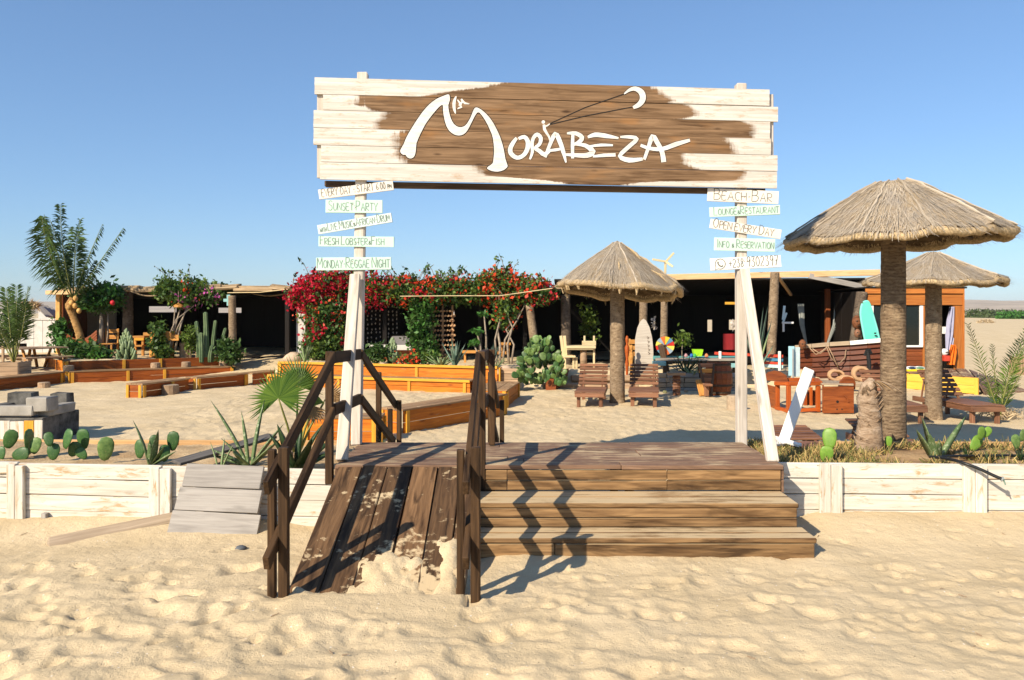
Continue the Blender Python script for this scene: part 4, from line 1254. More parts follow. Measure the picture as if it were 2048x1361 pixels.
# ------------------------------------------------------------------ masonry fire pit at the left
M_CONC = plain("stained concrete", (0.29, 0.27, 0.235), 0.9, 0.1, 0.35, 3.0, bump=0.3)
M_SOOTC = plain("sooty concrete", (0.10, 0.095, 0.085), 0.9, 0.1, 0.8, 5.0, bump=0.3)
t = thing("fire_pit", "square masonry fire pit with sooty concrete rim, at the left edge behind the planter", "fire pit", (-7.12, 11.6, 0))
def block(name, c, s, mat, rz=0.0, bev=0.012, jit=0.006):
    R = Matrix.Rotation(rz, 4, 'Z')
    M = Matrix.Translation(Vector(c)) @ R
    return link(name, plank_mesh(s[0], s[1], s[2], mat, bev, name, jit), t, M)
cx, cy = -7.12, 11.75
block("base_block", (cx, cy, 0.18), (1.02, 0.95, 0.36), M_SOOTC)
block("rim_slab", (cx - 0.12, cy - 0.42, 0.46), (0.98, 0.16, 0.14), M_CONC)
block("rim_slab", (cx + 0.44, cy, 0.43), (0.16, 0.70, 0.13), M_CONC)
block("rim_slab", (cx - 0.46, cy, 0.43), (0.16, 0.70, 0.13), M_SOOTC)
block("corner_block", (cx + 0.42, cy - 0.33, 0.545), (0.30, 0.30, 0.20), M_CONC)
block("corner_block", (cx - 0.30, cy + 0.40, 0.53), (0.38, 0.20, 0.22), M_SOOTC)
block("corner_block", (cx + 0.30, cy + 0.38, 0.53), (0.26, 0.20, 0.20), M_SOOTC)
for i, (w, mt) in enumerate(((0.24, M_WHITE), (0.20, M_WHITE), (0.14, M_YELL), (0.12, M_WHITE))):
    x0 = cx - 0.18 + sum((0.24, 0.20, 0.14, 0.12)[:i])
    plank("cladding_board", (x0 + w / 2, cy - 0.495, -0.04), (x0 + w / 2, cy - 0.495, 0.325 + rnd.uniform(-.015, .015)), w - 0.008, 0.025, mt, t, up=(0, -1, 0), jit=.003)
mb = MB(); mb.lathe((cx - 0.42, cy - 0.60, -0.03), [(0.17, 0), (0.20, .12), (0.17, .24), (0.07, .31)], 10, wob=0.35); mb.build("rock", M_CONC, t)

# ------------------------------------------------------------------ thatched sunshades
def thatchm(name, c1, c2):
    m = NT(name)
    uv = m.n("ShaderNodeTexCoord").outputs["UV"]
    br = m.n("ShaderNodeTexBrick")
    br.inputs["Scale"].default_value = 1.0
    br.inputs["Brick Width"].default_value = 0.055; br.inputs["Row Height"].default_value = 0.026
    br.inputs["Mortar Size"].default_value = 0.004; br.inputs["Mortar Smooth"].default_value = 0.6
    br.inputs["Color1"].default_value = (*c1, 1); br.inputs["Color2"].default_value = (*c2, 1)
    br.inputs["Mortar"].default_value = (*[c * 0.45 for c in c1], 1)
    wob = m.noise(m.coords(), 6.0, 3)
    vv = m.n("ShaderNodeVectorMath", operation='ADD')
    cmb = m.n("ShaderNodeCombineXYZ"); m.l(m.math('MULTIPLY', wob, 0.05), cmb.inputs[0]); m.l(m.math('MULTIPLY', wob, 0.06), cmb.inputs[1])
    m.l(uv, vv.inputs[0]); m.l(cmb.outputs[0], vv.inputs[1])
    m.l(vv.outputs[0], br.inputs["Vector"])
    n1 = m.noise(m.coords(), 2.2, 5, 0.65); n2 = m.noise(m.coords(), 30, 4, 0.7)
    v = m.attr("var")
    col = m.mix(m.mapr(n1, 0.45, 0.68, 0, 0.75), br.outputs[0], tuple(c * 0.72 for c in (0.46, 0.43, 0.40)))
    col = m.mix(m.mapr(n2, 0.55, 0.8, 0, 0.6), col, (0.20, 0.14, 0.08))
    hv = m.n("ShaderNodeHueSaturation"); m.l(m.mapr(v, 0, 1, 0.80, 1.12), hv.inputs["Value"]); m.l(col, hv.inputs["Color"])
    h = m.math('ADD', br.outputs["Fac"], m.math('MULTIPLY', n2, -0.8))
    nd = m.n("ShaderNodeBump"); nd.inputs["Strength"].default_value = 0.6; nd.inputs["Distance"].default_value = 0.02; nd.invert = True
    m.l(h, nd.inputs["Height"]); m.l(nd.outputs[0], m.b.inputs["Normal"])
    return m.fin(hv.outputs[0], 0.95, 0.05)
M_THATCH = thatchm("woven palm thatch", (0.40, 0.30, 0.19), (0.56, 0.45, 0.305))
M_RIM = plain('matted straw rim', (0.44, 0.33, 0.19), 0.95, 0.05, 0.45, 38, bump=0.8)
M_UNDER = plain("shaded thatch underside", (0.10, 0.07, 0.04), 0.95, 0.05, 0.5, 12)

def trunk(name, p0, p1, r0, r1, mat, parent, rings=40, n=16, bend=(0, 0, 0), rough=0.03, flare=1.15):
    p0 = Vector(p0); p1 = Vector(p1)
    pts, rad = [], []
    for i in range(rings + 1):
        f = i / rings
        p = p0.lerp(p1, f) + Vector(bend) * math.sin(PI * f)
        r = r0 + (r1 - r0) * f
        if f < 0.12: r *= 1 + (flare - 1) * (1 - f / 0.12) ** 2
        r *= (1 + rough * .35 * (1 if i % 2 else -1) + rnd.uniform(-rough, rough))
        pts.append(p + Vector((rnd.uniform(-1, 1), rnd.uniform(-1, 1), 0)) * rough * r * .6); rad.append(r)
    mb = MB()
    mb.tube(pts, rad, n)
    return mb.build(name, mat, parent, smooth=True)

def sunshade(label, x, y, R, prof, sk0, sk1, seed, tr, trm, trough=0.02, panels=11, z0=-0.1, straw=1.0, tilt=(0, 0), rim=0.045, wob=1.0):
    R_ = random.Random(seed); g = np.random.default_rng(seed)
    t = thing("thatched_sunshade", label, "sunshade", (x, y, 0), group="thatched sunshades on palm trunks")
    nth = panels * 8
    rs = np.array([p[0] for p in prof]); zs = np.array([p[1] for p in prof])
    rr = np.interp(np.linspace(0, 1, 18), np.linspace(0, 1, len(rs)), rs); zz = np.interp(rr, rs, zs)
    th = np.linspace(0, 2 * PI, nth, endpoint=False)
    edge = 1 + 0.055 * wob * (2 * fbm(np.cos(th) * 1.6 + seed, np.sin(th) * 1.6, seed, 3) - 1) + 0.02 * g.normal(size=nth) * 0.6
    pan = (np.arange(nth) // 8)
    pz = g.normal(size=panels)[pan] * 0.015
    V, UV = [], []
    nr = len(rr)
    for i in range(nr):
        for k in range(nth):
            f = rr[i] / rs[-1]
            r_ = rr[i] * (1 + (edge[k] - 1) * f)
            loc = (k % 8) / 8.0
            sag = -0.035 * f * math.sin(PI * loc) + pz[k] * f
            z = zz[i] + sag + 0.02 * f * (2 * float(fbm(np.array(math.cos(th[k]) * 2.5 + seed + r_), np.array(math.sin(th[k]) * 2.5 + r_), seed + 3, 2)) - 1)
            z += 0.04 * (wob - 1) * f * (2 * float(fbm(np.array(math.cos(th[k]) * 1.4 + seed), np.array(math.sin(th[k]) * 1.4 + 3), seed + 6, 3)) - 1) * 1.6
            z += tilt[0] * r_ * math.cos(th[k]) + tilt[1] * r_ * math.sin(th[k])
            V.append((x + r_ * math.cos(th[k]), y + r_ * math.sin(th[k]), z))
            UV.append((r_, th[k] * max(r_, 0.35) + pan[k] * 0.13))
    top = np.array(V).reshape(nr, nth, 3)
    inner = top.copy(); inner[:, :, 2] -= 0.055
    fs = []
    idx = lambda L_, i, k: L_ * nr * nth + i * nth + (k % nth)
    for i in range(nr - 1):
        for k in range(nth):
            fs.append((idx(0, i, k), idx(0, i + 1, k), idx(0, i + 1, k + 1), idx(0, i, k + 1)))
    me = bpy.data.meshes.new("canopy")
    Mi = wm(t).inverted()
    me.from_pydata([Mi @ Vector(p) for p in V], [], fs)
    ul = me.uv_layers.new(name="weave")
    li = np.empty(len(me.loops), np.int32); me.loops.foreach_get("vertex_index", li)
    UVa = np.array(UV)[li]
    ul.data.foreach_set("uv", UVa.astype(np.float32).ravel())
    at = me.attributes.new("var", 'FLOAT', 'FACE')
    pv = g.random(panels)
    at.data.foreach_set("value", np.array([pv[(j % nth) // 8] for j in range(len(fs))], np.float32))
    me.materials.append(M_THATCH)
    link("canopy", me, t, wm(t))
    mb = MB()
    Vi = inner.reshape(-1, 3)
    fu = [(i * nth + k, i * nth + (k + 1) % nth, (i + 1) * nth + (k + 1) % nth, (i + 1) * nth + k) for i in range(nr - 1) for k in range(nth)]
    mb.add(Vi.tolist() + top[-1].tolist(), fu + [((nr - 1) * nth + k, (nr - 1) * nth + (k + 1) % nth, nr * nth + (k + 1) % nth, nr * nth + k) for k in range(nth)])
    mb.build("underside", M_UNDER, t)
    # seams between the woven panels
    for p in range(panels):
        k = p * 8
        pts = [Vector(top[i, k]) + Vector((0, 0, 0.010)) + Vector((R_.uniform(-.01, .01), R_.uniform(-.01, .01), 0)) for i in range(3, nr)]
        mb = MB(); mb.tube(pts, [R_.uniform(0.008, 0.016) for _ in pts], 5); mb.build("seam", M_STRAWG, t)
    # thick matted roll along the rim
    pts, rad = [], []
    for k in range(nth + 1):
        p = Vector(top[-1, k % nth]); a = 2 * PI * k / nth
        pts.append(p + Vector((-.015 * math.cos(a), -.015 * math.sin(a), -0.035 - rim * .3 + R_.uniform(-.008, .008)))); rad.append(rim * (1 + R_.uniform(-.18, .18)))
    mb = MB(); mb.tube(pts, rad, 7, cap=False); mb.build("rim_roll", M_RIM, t, smooth=True)
    # loose straw on the slope and the ragged hanging rim, one mass
    n1 = int(3200 * straw); n2 = int(5200 * straw)
    a = g.random(n1) * 2 * PI; f = np.sqrt(g.random(n1)) * 0.95 + 0.04
    ka = (a / (2 * PI) * nth).astype(int) % nth
    fi = f * (nr - 1); i0 = np.floor(fi).astype(int).clip(0, nr - 2)
    P = top[i0, ka] * (1 - (fi - i0))[:, None] + top[i0 + 1, ka] * (fi - i0)[:, None]
    sl = top[-1, ka] - top[2, ka]; sl /= np.linalg.norm(sl, axis=1, keepdims=True)
    tg = np.stack([-np.sin(a), np.cos(a), 0 * a], -1)
    dirn = sl + tg * g.normal(size=(n1, 1)) * 0.16; dirn /= np.linalg.norm(dirn, axis=1, keepdims=True)
    nrm = np.cross(tg, sl); nrm *= np.sign(nrm[:, 2:3])
    ln = (0.08 + 0.20 * g.random((n1, 1)))
    side = np.cross(dirn, nrm) * 0.0028
    P = P + nrm * 0.006 + tg * g.normal(size=(n1, 1)) * 0.03
    lift = nrm * ln * (0.01 + 0.12 * g.random((n1, 1)) ** 4)
    Q1 = np.stack([P - side, P + side, P + dirn * ln + side * .5 + lift, P + dirn * ln - side * .5 + lift], 1)
    a = g.random(n2) * 2 * PI
    ka = (a / (2 * PI) * nth); k0 = np.floor(ka).astype(int) % nth; kf = (ka - np.floor(ka))[:, None]
    E = top[-1, k0] * (1 - kf) + top[-1, (k0 + 1) % nth] * kf
    S_ = top[-4, k0] * (1 - kf) + top[-4, (k0 + 1) % nth] * kf
    sl = E - S_; sl /= np.linalg.norm(sl, axis=1, keepdims=True)
    tg = np.stack([-np.sin(a), np.cos(a), 0 * a], -1); rad = np.stack([np.cos(a), np.sin(a), 0 * a], -1)
    clump = (2 * fbm(np.cos(a) * 3 + seed, np.sin(a) * 3, seed + 9, 3)[:, None] - 0.7).clip(0.15, 1.2)
    ln = (sk0 + (sk1 - sk0) * clump * g.random((n2, 1)) ** 0.8)
    dirn = sl * 0.35 + np.array([0, 0, -1.0]) * (0.25 + 0.75 * g.random((n2, 1))) + tg * g.normal(size=(n2, 1)) * 0.45 + rad * g.normal(size=(n2, 1)) * 0.12
    dirn /= np.linalg.norm(dirn, axis=1, keepdims=True)
    P = E - sl * (0.09 * g.random((n2, 1))) + rad * (-0.05 * g.random((n2, 1)))
    side = np.cross(dirn, rad); side /= np.linalg.norm(side, axis=1, keepdims=True); side *= (0.004 + 0.006 * g.random((n2, 1)))
    Q2 = np.stack([P - side, P + side, P + dirn * ln + side * .4, P + dirn * ln - side * .4], 1)
    quads_obj("surface_straw", Q1, M_STRAWG, t, kind='stuff')
    quads_obj("rim_straw", Q2, M_STRAW, t, kind='stuff')
    # torn mats hanging from the rim of the worn one
    if wob > 2:
        for q in range(22):
            k = R_.randrange(nth); p = Vector(top[-1, k]); a = 2 * PI * k / nth
            o = Vector((math.cos(a), math.sin(a), 0)); s_ = Vector((-math.sin(a), math.cos(a), 0))
            w = R_.uniform(.03, .09); L = R_.uniform(.10, .26)
            mb = MB(); pts = []
            for i in range(5):
                f = i / 4
                c_ = p + o * (.04 * math.sin(f * 3) - .05) + Vector((0, 0, .02 - L * f))
                ww = w * (1 - .85 * f) * R_.uniform(.7, 1.25)
                pts += [c_ - s_ * ww, c_ + o * .025, c_ + s_ * ww]
            mb.add(pts, [(i * 3 + j, i * 3 + j + 1, i * 3 + j + 4, i * 3 + j + 3) for i in range(4) for j in range(2)])
            mb.build("torn_mat", M_RIM, t)
        for q in range(14):
            k = R_.randrange(nth); i_ = R_.randrange(5, nr - 3); a = 2 * PI * k / nth
            p = Vector(top[i_, k]); e = Vector(top[min(i_ + R_.randrange(3, 6), nr - 1), (k + R_.randrange(-2, 3)) % nth])
            mb = MB(); mb.tube([p + Vector((0, 0, .015)), p.lerp(e, .5) + Vector((0, 0, R_.uniform(.03, .06))), e + Vector((0, 0, .015))], [.008, .022, .006], 5); mb.build("matted_tuft", M_RIM, t)
    # poles under the canopy
    zr = float(zs[-1])
    for k in range(8):
        a = 2 * PI * k / 8 + 0.2
        mb = MB(); mb.tube([(x + tr * .6 * math.cos(a), y + tr * .6 * math.sin(a), zr + 0.38 * (zs[0] - zr)), (x + R * .9 * math.cos(a), y + R * .9 * math.sin(a), zr - 0.02)], [0.028, 0.02], 6)
        mb.build("rib", M_TRUNKD, t)
    trunk("trunk", (x, y, z0), (x, y, zr + 0.45 * (zs[0] - zr)), tr, tr * 0.92, trm, t, rings=64, n=20, rough=trough)
    return t
M_TRB = trunkm("scarred big palm bark", (0.18, 0.122, 0.075), (0.34, 0.25, 0.155), 50)
sunshade("largest thatched sunshade, thick trunk right of the sign behind the planter", 4.29, 9.0, 1.14, [(0, 3.33), (.16, 3.32), (.32, 3.25), (.5, 3.13), (.8, 2.95), (1.02, 2.80), (1.14, 2.72)], 0.03, 0.12, 3, 0.140, M_TRB, 0.012, tilt=(0.02, 0), straw=1.3)
sunshade("ragged drooping thatched sunshade between the two slatted loungers, middle of the yard", 2.16, 16.4, 1.19, [(0, 3.32), (.1, 3.26), (.3, 3.10), (.7, 2.82), (.97, 2.61), (1.19, 2.40)], 0.03, 0.17, 8, 0.155, M_TRUNK, 0.02, tilt=(-0.085, -0.10), panels=9, rim=0.06, straw=1.5, wob=3.0)
sunshade("smaller thatched sunshade in front of the wooden kiosk at the right", 7.27, 13.8, 1.07, [(0, 2.90), (.12, 2.86), (.5, 2.67), (.83, 2.51), (1.07, 2.42)], 0.03, 0.10, 13, 0.140, M_TRUNK, 0.015, panels=12)

# ------------------------------------------------------------------ loungers
def make_lounger(label, x, y, rz, ang, seat=0.30, backlen=0.72, seatlen=1.05):
    "foot end towards -y of its own frame"
    t = thing("sun_lounger", label, "sun lounger", (x, y, 0), rz, group="slatted timber sun loungers")
    Mx = wm(t)
    W = 0.57
    T = lambda a, b, c: Mx @ Vector((a, b, c))
    upv = (Mx.to_3x3() @ Vector((0, 0, 1)))
    for sx in (-1, 1):
        plank("side_rail", T(sx * (W / 2 - .02), 0, seat - 0.055), T(sx * (W / 2 - .02), 1.75, seat - 0.055), 0.035, 0.09, M_LOUNGE, t)
        plank("leg", T(sx * (W / 2 - .07), 0.08, -0.06), T(sx * (W / 2 - .07), 0.08, seat - 0.1), 0.07, 0.06, M_LOUNGE, t, up=(0, -1, 0))
        plank("leg", T(sx * (W / 2 - .07), 1.45, -0.06), T(sx * (W / 2 - .07), 1.45, seat - 0.1), 0.07, 0.06, M_LOUNGE, t, up=(0, -1, 0))
    plank("end_rail", T(-W / 2, -0.02, seat - 0.055), T(W / 2, -0.02, seat - 0.055), 0.035, 0.085, M_LOUNGE, t)
    n = 10
    for i in range(n):
        yy = (i + .5) * seatlen / n
        plank("seat_slat", T(-W / 2 - .01, yy, seat), T(W / 2 + .01, yy, seat), seatlen / n - 0.008, 0.022, M_LOUNGE, t)
    ca, sa = math.cos(ang), math.sin(ang)
    n = 6
    for i in range(n):
        s = 0.05 + (i + .5) * (backlen - .05) / n
        nn = Mx.to_3x3() @ Vector((0, -sa, ca))
        plank("back_slat", T(-W / 2 - .01, seatlen + s * ca, seat + s * sa + .012), T(W / 2 + .01, seatlen + s * ca, seat + s * sa + .012), backlen / n - 0.045, 0.022, M_LOUNGE, t, up=nn)
    for sx in (-1, 1):
        plank("back_bar", T(sx * (W / 2 - .09), seatlen, seat - .02), T(sx * (W / 2 - .09), seatlen + backlen * ca, seat + backlen * sa - .02), 0.03, 0.04, M_LOUNGE, t)
        s = backlen * 0.72
        plank("back_prop", T(sx * (W / 2 - .05), seatlen + s * ca, seat + s * sa - .03), T(sx * (W / 2 - .05), seatlen + s * ca + .10, seat - .06), 0.025, 0.03, M_LOUNGE, t)
    return t
make_lounger("slatted lounger left of the drooping sunshade's trunk", 1.50, 15.5, -0.16, math.radians(38))
make_lounger("slatted lounger right of the drooping sunshade's trunk", 2.55, 15.5, -0.17, math.radians(38))
make_lounger("slatted lounger right of the kiosk sunshade's trunk, standing fully in view", 7.88, 13.25, 0.06, math.radians(42))
make_lounger("slatted lounger between the two right hand trunks, in the thick trunk's cover", 6.55, 13.2, -0.10, math.radians(42))
make_lounger("low lounger behind the planter, seen between the aloe and the thick trunk", 4.78, 9.2, -0.04, math.radians(13), seat=0.22)
make_lounger("low lounger behind the leaning white board, only its back slats in view", 3.72, 9.2, 0.0, math.radians(8), seat=0.19)
# ------------------------------------------------------------------ the beach bar: pavilion, pergola, bar, kiosk
F0, F1, F2, F3 = Vector((-14.9, 26.3)), Vector((-6.4, 23.4)), Vector((1.2, 22.0)), Vector((9.7, 20.9))
K0, K1, K2, K3 = Vector((-16.9, 33.0)), Vector((-7.6, 30.4)), Vector((1.6, 28.6)), Vector((11.0, 27.4))
v3 = lambda p, z: Vector((p[0], p[1], z))
M_REED = wood("dry reed thatch edge", (0.22, 0.145, 0.08), (0.46, 0.34, 0.20), vary=0.25, stain=0.5, gs=1.5)
def wallpiece(t, name, a, b, z0, z1, mat, n, th=0.05):
    "vertical boards between two plan points"
    a = Vector(a); b = Vector(b)
    d = (b - a); L = d.length; d.normalize()
    nn = Vector((d.y, -d.x, 0))
    w = L / n
    for i in range(n):
        p = a + d * (i + .5) * w
        plank(name, v3(p, z0) + v3(nn, 0) * (0.004 * (i % 2)), v3(p, z1) + v3(nn, 0) * (0.004 * (i % 2)), w + 0.03 if mat is M_DARKW else w - 0.008, th, mat, t, up=nn)
def openwall(t, A, B, z1, z0, opens, n=1):
    "back wall with see-through slots: opens = (f0, f1, zlow, zhigh) along the wall"
    A = Vector(A); B = Vector(B)
    d = B - A
    f = 0.0
    for (a, b, zl, zh) in sorted(opens):
        wallpiece(t, "wall_board", A + d * f, A + d * a, z0, z1, M_DARKW, max(1, int((a - f) * d.length / 0.45)))
        wallpiece(t, "wall_board", A + d * a, A + d * b, z0, zl, M_DARKW, max(1, int((b - a) * d.length / 0.45)))
        wallpiece(t, "wall_board", A + d * a, A + d * b, zh, z1, M_DARKW, max(1, int((b - a) * d.length / 0.45)))
        f = b
    wallpiece(t, "wall_board", A + d * f, B, z0, z1, M_DARKW, max(1, int((1 - f) * d.length / 0.45)))
def roof(t, a, b, c, d, zf, zb, mat, n=16, th=0.05):
    "boards from the front edge a-b to the back edge d-c"
    for i in range(n):
        f = (i + .5) / n
        p = v3(a.lerp(b, f), zf); q = v3(d.lerp(c, f), zb)
        w = (b - a).length / n * 1.12 + 0.02
        plank("roof_board", p, q, w, th + 0.004 * (i % 2), mat, t)
def slot(A, B, x0, x1, y0, y1):
    a, b = tpx(A, B, x0), tpx(A, B, x1)
    m = A + (B - A) * ((a + b) / 2)
    Y = m.y
    return (a, b, CAM_H - (y1 - HY) / F * Y, CAM_H - (y0 - HY) / F * Y)

FZ = 0.47
# left pavilion
t = thing("pavilion", "long dark open pavilion with a ragged reed roof edge, behind the left benches", "pavilion", (-10.7, 25.5, FZ))
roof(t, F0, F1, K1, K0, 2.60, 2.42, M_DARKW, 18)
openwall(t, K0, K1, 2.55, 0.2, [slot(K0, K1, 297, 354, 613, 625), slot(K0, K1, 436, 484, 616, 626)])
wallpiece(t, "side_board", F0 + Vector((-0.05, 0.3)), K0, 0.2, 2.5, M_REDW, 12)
plank("added_dark_floor", v3((F0 + K0) / 2 + Vector((-.4, 1)), FZ - 0.02), v3((F1 + K1) / 2 + Vector((.3, .9)), FZ - 0.02), 7.0, 0.04, M_DARKW, t)  # dark floor added over the sand to keep the inside black
M_POSTO = wood("ochre painted post", (0.44, 0.23, 0.06), (0.62, 0.38, 0.13))
plank("corner_post", v3(F0, 0.3), v3(F0, 2.42), 0.14, 0.14, M_POSTO, t, up=(0, -1, 0))
plank("corner_cap", v3(F0 + Vector((-.18, -.1)), 2.49), v3(F0 + Vector((1.3, -.5)), 2.49), 0.5, 0.13, M_BEAM, t)
# reed bundles along the eave, uneven like the real edge
d = (F1 - F0); L = d.length; dn = d.normalized()
i = 0; s = 0.2
while s < L - 0.2:
    w = rnd.uniform(0.5, 1.3)
    p = F0 + dn * s; q = F0 + dn * min(s + w + .15, L)
    za, zb_ = 2.545 + rnd.uniform(-.05, .05), 2.545 + rnd.uniform(-.05, .05)
    for k in range(2):
        o = Vector((0, -0.28 + 0.10 * k + rnd.uniform(-.03, .03)))
        plank("reed_bundle", v3(p + o, za + 0.07 * k), v3(q + o, zb_ + 0.07 * k), rnd.uniform(.12, .2), rnd.uniform(.06, .11), M_REED, t, jit=0.02, bev=0.02)
    s += w
for (xb, yb, xt, yt, Y, r, mt, rg) in ((256, 705, 256, 577, 25.3, 0.16, M_TRUNKD, 30), (466, 722, 464, 592, 23.5, 0.115, M_TRUNK, 26)):
    b = D(xb, yb, Y); b.z = FZ - .1; tp = D(xt, yt, Y)
    trunk("trunk_post", b, tp, r, r * .95, mt, t, rings=rg, n=12)
# awning of sagging cloth under the eave
for xa, xb_, sag in ((255, 330, .12), (480, 580, .16)):
    A3 = D(xa, 588, 25.0); B3 = D(xb_, 596, 24.4)
    mb = MB(); mb.tube([A3.lerp(B3, k / 8) + Vector((0, 0, -sag * math.sin(PI * k / 8) + sag)) for k in range(9)], 0.02, 6); mb.build("rope", M_REED, t)

# middle pergola under the bougainvillea
t = thing("pergola", "dark pergola carrying the red and orange bougainvillea, middle of the bar", "pergola", (-2.6, 23.5, FZ))
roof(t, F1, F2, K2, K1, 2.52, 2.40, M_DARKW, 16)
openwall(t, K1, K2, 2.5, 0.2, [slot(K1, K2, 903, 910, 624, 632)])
plank("added_dark_floor", v3((F1 + K1) / 2 + Vector((0, .9)), FZ - 0.025), v3((F2 + K2) / 2 + Vector((0, .6)), FZ - 0.025), 6.0, 0.04, M_DARKW, t)
M_WSTUC = plain("white stucco", (0.56, 0.54, 0.50), 0.9, 0.1, 0.14, 5, bump=0.2)
c = D(604, 640, 23.2)
plank("white_column", (c.x, c.y, 0.3), (c.x, c.y, 2.4), 0.26, 0.26, M_WSTUC, t, up=(0, -1, 0))
for x in (575, 770, 865, 960, 1050):
    Y = 22.9
    c = D(x, 640, Y)
    plank("post", (c.x, c.y, 0.3), (c.x, c.y, 2.46), 0.12, 0.12, M_DARKW, t, up=(0, -1, 0))
plank("eave_beam", v3(F1 + Vector((0, -.25)), 2.42), v3(F2 + Vector((0, -.25)), 2.42), 0.10, 0.14, M_DARKW, t, up=(0, 0, 1))
M_TERRA = plain("pale terracotta lattice", (0.50, 0.30, 0.16), 0.9, 0.1, 0.2)
# pierced lattice wall beside the hanging vine
lat = thing("pierced_screen", "pale pierced lattice screen standing right of the hanging green vine", "screen", (-2.1, 22.3, FZ))
A3 = D(868, 715, 22.3)
for i in range(7):
    for k in range(11):
        x = A3.x + i * 0.085; z = 0.52 + k * 0.135
        plank("lattice_block", (x + (0.03 if k % 2 else 0), 22.3, z), (x + 0.055 + (0.03 if k % 2 else 0), 22.3, z + 0.03), 0.05, 0.075, M_TERRA, lat, up=(0, -1, 0), jit=.006)
for i in range(3): plank("upright", (A3.x - .03 + i * .27, 22.36, 0.4), (A3.x - .03 + i * .27, 22.36, 2.05), 0.05, 0.04, M_TERRA, lat, up=(0, -1, 0))
lat = thing("light_dot_strings", "hanging strings of pale dots standing for light through a lattice, behind the left post", "curtain", (-4.2, 24.5, FZ))  # pale beads stand in for spots of light behind a lattice
M_DOTS = plain("pale dots", (0.62, 0.56, 0.50), 0.7, 0.2)
for i in range(8):
    x = D(735 + i * 8.4, 640, 23.6).x
    mb = MB()
    for k in range(11):
        z = 0.72 + k * 0.13 + rnd.uniform(-.03, .03)
        mb.lathe((x + rnd.uniform(-.015, .015), 23.6, z), [(0.004, -.035), (0.022, 0), (0.004, .035)], 6)
    o = mb.build("dot_string", M_DOTS, lat); o["kind"] = "stuff"
# white ledge seat
lg = thing("white_ledge_seat", "long white masonry ledge seat in the shade behind the right benches", "ledge", (-3.4, 22.6, FZ))
a, b = D(742, 700, 22.6), D(838, 700, 22.6)
plank("ledge_top", (a.x, 22.6, 0.86), (b.x, 22.6, 0.86), 0.5, 0.14, M_WSTUC, lg)
plank("ledge_base", (a.x + .1, 22.7, 0.62), (b.x - .1, 22.7, 0.62), 0.4, 0.34, M_REDW, lg)
cu = thing("grey_cushion", "grey cushion leaning on the white ledge seat", "cushion", (-3.2, 22.65, .93))
a = D(801, 692, 22.55); plank("cover", (a.x - .28, 22.62, 0.98), (a.x + .28, 22.62, 0.98), 0.42, 0.12, plain("grey cloth", (0.16, 0.15, 0.15), .9), cu, up=(0, -1, .5), bev=.04)

# the bar on the right
t = thing("beach_bar", "dark open beach bar with a fresh pine eave beam, right of the drooping sunshade", "bar", (5.4, 22.0, 0.42))
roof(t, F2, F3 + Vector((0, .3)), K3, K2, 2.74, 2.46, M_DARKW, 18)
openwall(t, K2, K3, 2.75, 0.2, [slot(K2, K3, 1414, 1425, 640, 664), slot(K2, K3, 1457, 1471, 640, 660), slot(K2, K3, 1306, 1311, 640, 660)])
plank("added_dark_floor", v3((F2 + K2) / 2 + Vector((0, .9)), 0.40), v3((F3 + K3) / 2 + Vector((-.5, .8)), 0.40), 6.6, 0.04, M_DARKW, t)
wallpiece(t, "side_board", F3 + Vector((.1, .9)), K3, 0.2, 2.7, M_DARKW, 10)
a = D(1325, 555, 21.6); b = D(1760, 545.5, 20.75)
plank("eave_beam", a, b, 0.08, 0.155, M_BEAM, t, up=(0, 0, 1))
a = D(1105, 575, 22.0); b = D(1330, 562, 21.7)
plank("eave_beam", a, b, 0.08, 0.12, M_REED, t, up=(0, 0, 1))
plank("roof_rafter", D(1618, 552, 21.0), D(1732, 575, 20.9), 0.06, 0.14, M_GREYB, t, up=(0, 0, 1))
plank("roof_rafter", D(1556, 553, 21.1), D(1582, 590, 22.6), 0.07, 0.07, M_BEAM, t)
for (xb, xt, yt, Y, r, mt, rg) in ((1541, 1550, 545, 20.7, 0.125, M_TRUNK, 34), (1327, 1329, 575, 21.2, 0.10, M_TRUNK, 30), (1286, 1287, 590, 21.4, 0.115, M_TRUNK, 26),
                                   (1075, 1059, 610, 21.6, 0.115, M_TRUNK, 18), (1133, 1131, 590, 22.2, 0.14, M_TRUNKD, 22), (1702, 1724, 585, 20.2, 0.15, M_TRUNKD, 30)):
    b = D(xb, 700, Y); b.z = 0.3; tp = D(xt, yt, Y)
    trunk("trunk_post", b, tp, r, r * .92, mt, t, rings=rg, n=12)
for (x0, x1, x2) in ((1613, 1607, 1601), (1654, 1663, 1676)):
    cu = thing("curtain", "thin pale curtain gathered %s in the dark bar" % ("on the left" if x0 < 1640 else "on the right beside the red pole"), "curtain", (D(x0, 650, 22.2).x, 22.2, .42), group="curtains in the bar")
    V = []; nn = 14
    rows = ((608, x2, 1.0), (650, (x1 + x2) / 2, .7), (690, x0, .25))
    mb = MB(); vs_ = []; fs = []
    for j, (yy, xc, wsc) in enumerate(rows):
        for k in range(nn):
            p = D(xc + (k / (nn - 1) - .5) * 13 * wsc, yy, 22.2); p.y += 0.05 * math.sin(k * 1.9); vs_.append(p)
    fs = [(j * nn + k, j * nn + k + 1, (j + 1) * nn + k + 1, (j + 1) * nn + k) for j in range(2) for k in range(nn - 1)]
    mb.add(vs_, fs); mb.build("cloth", plain("pale curtain cloth", (0.34, 0.36, 0.33), .9), cu, smooth=True)
p = thing("red_pole", "dark red pole between the two curtains", "pole", (D(1655, 650, 22.3).x, 22.3, .4))
plank("shaft", (p.location.x, 22.3, 0.4), (p.location.x, 22.3, 2.5), 0.12, 0.12, M_REDW, p, up=(0, -1, 0))

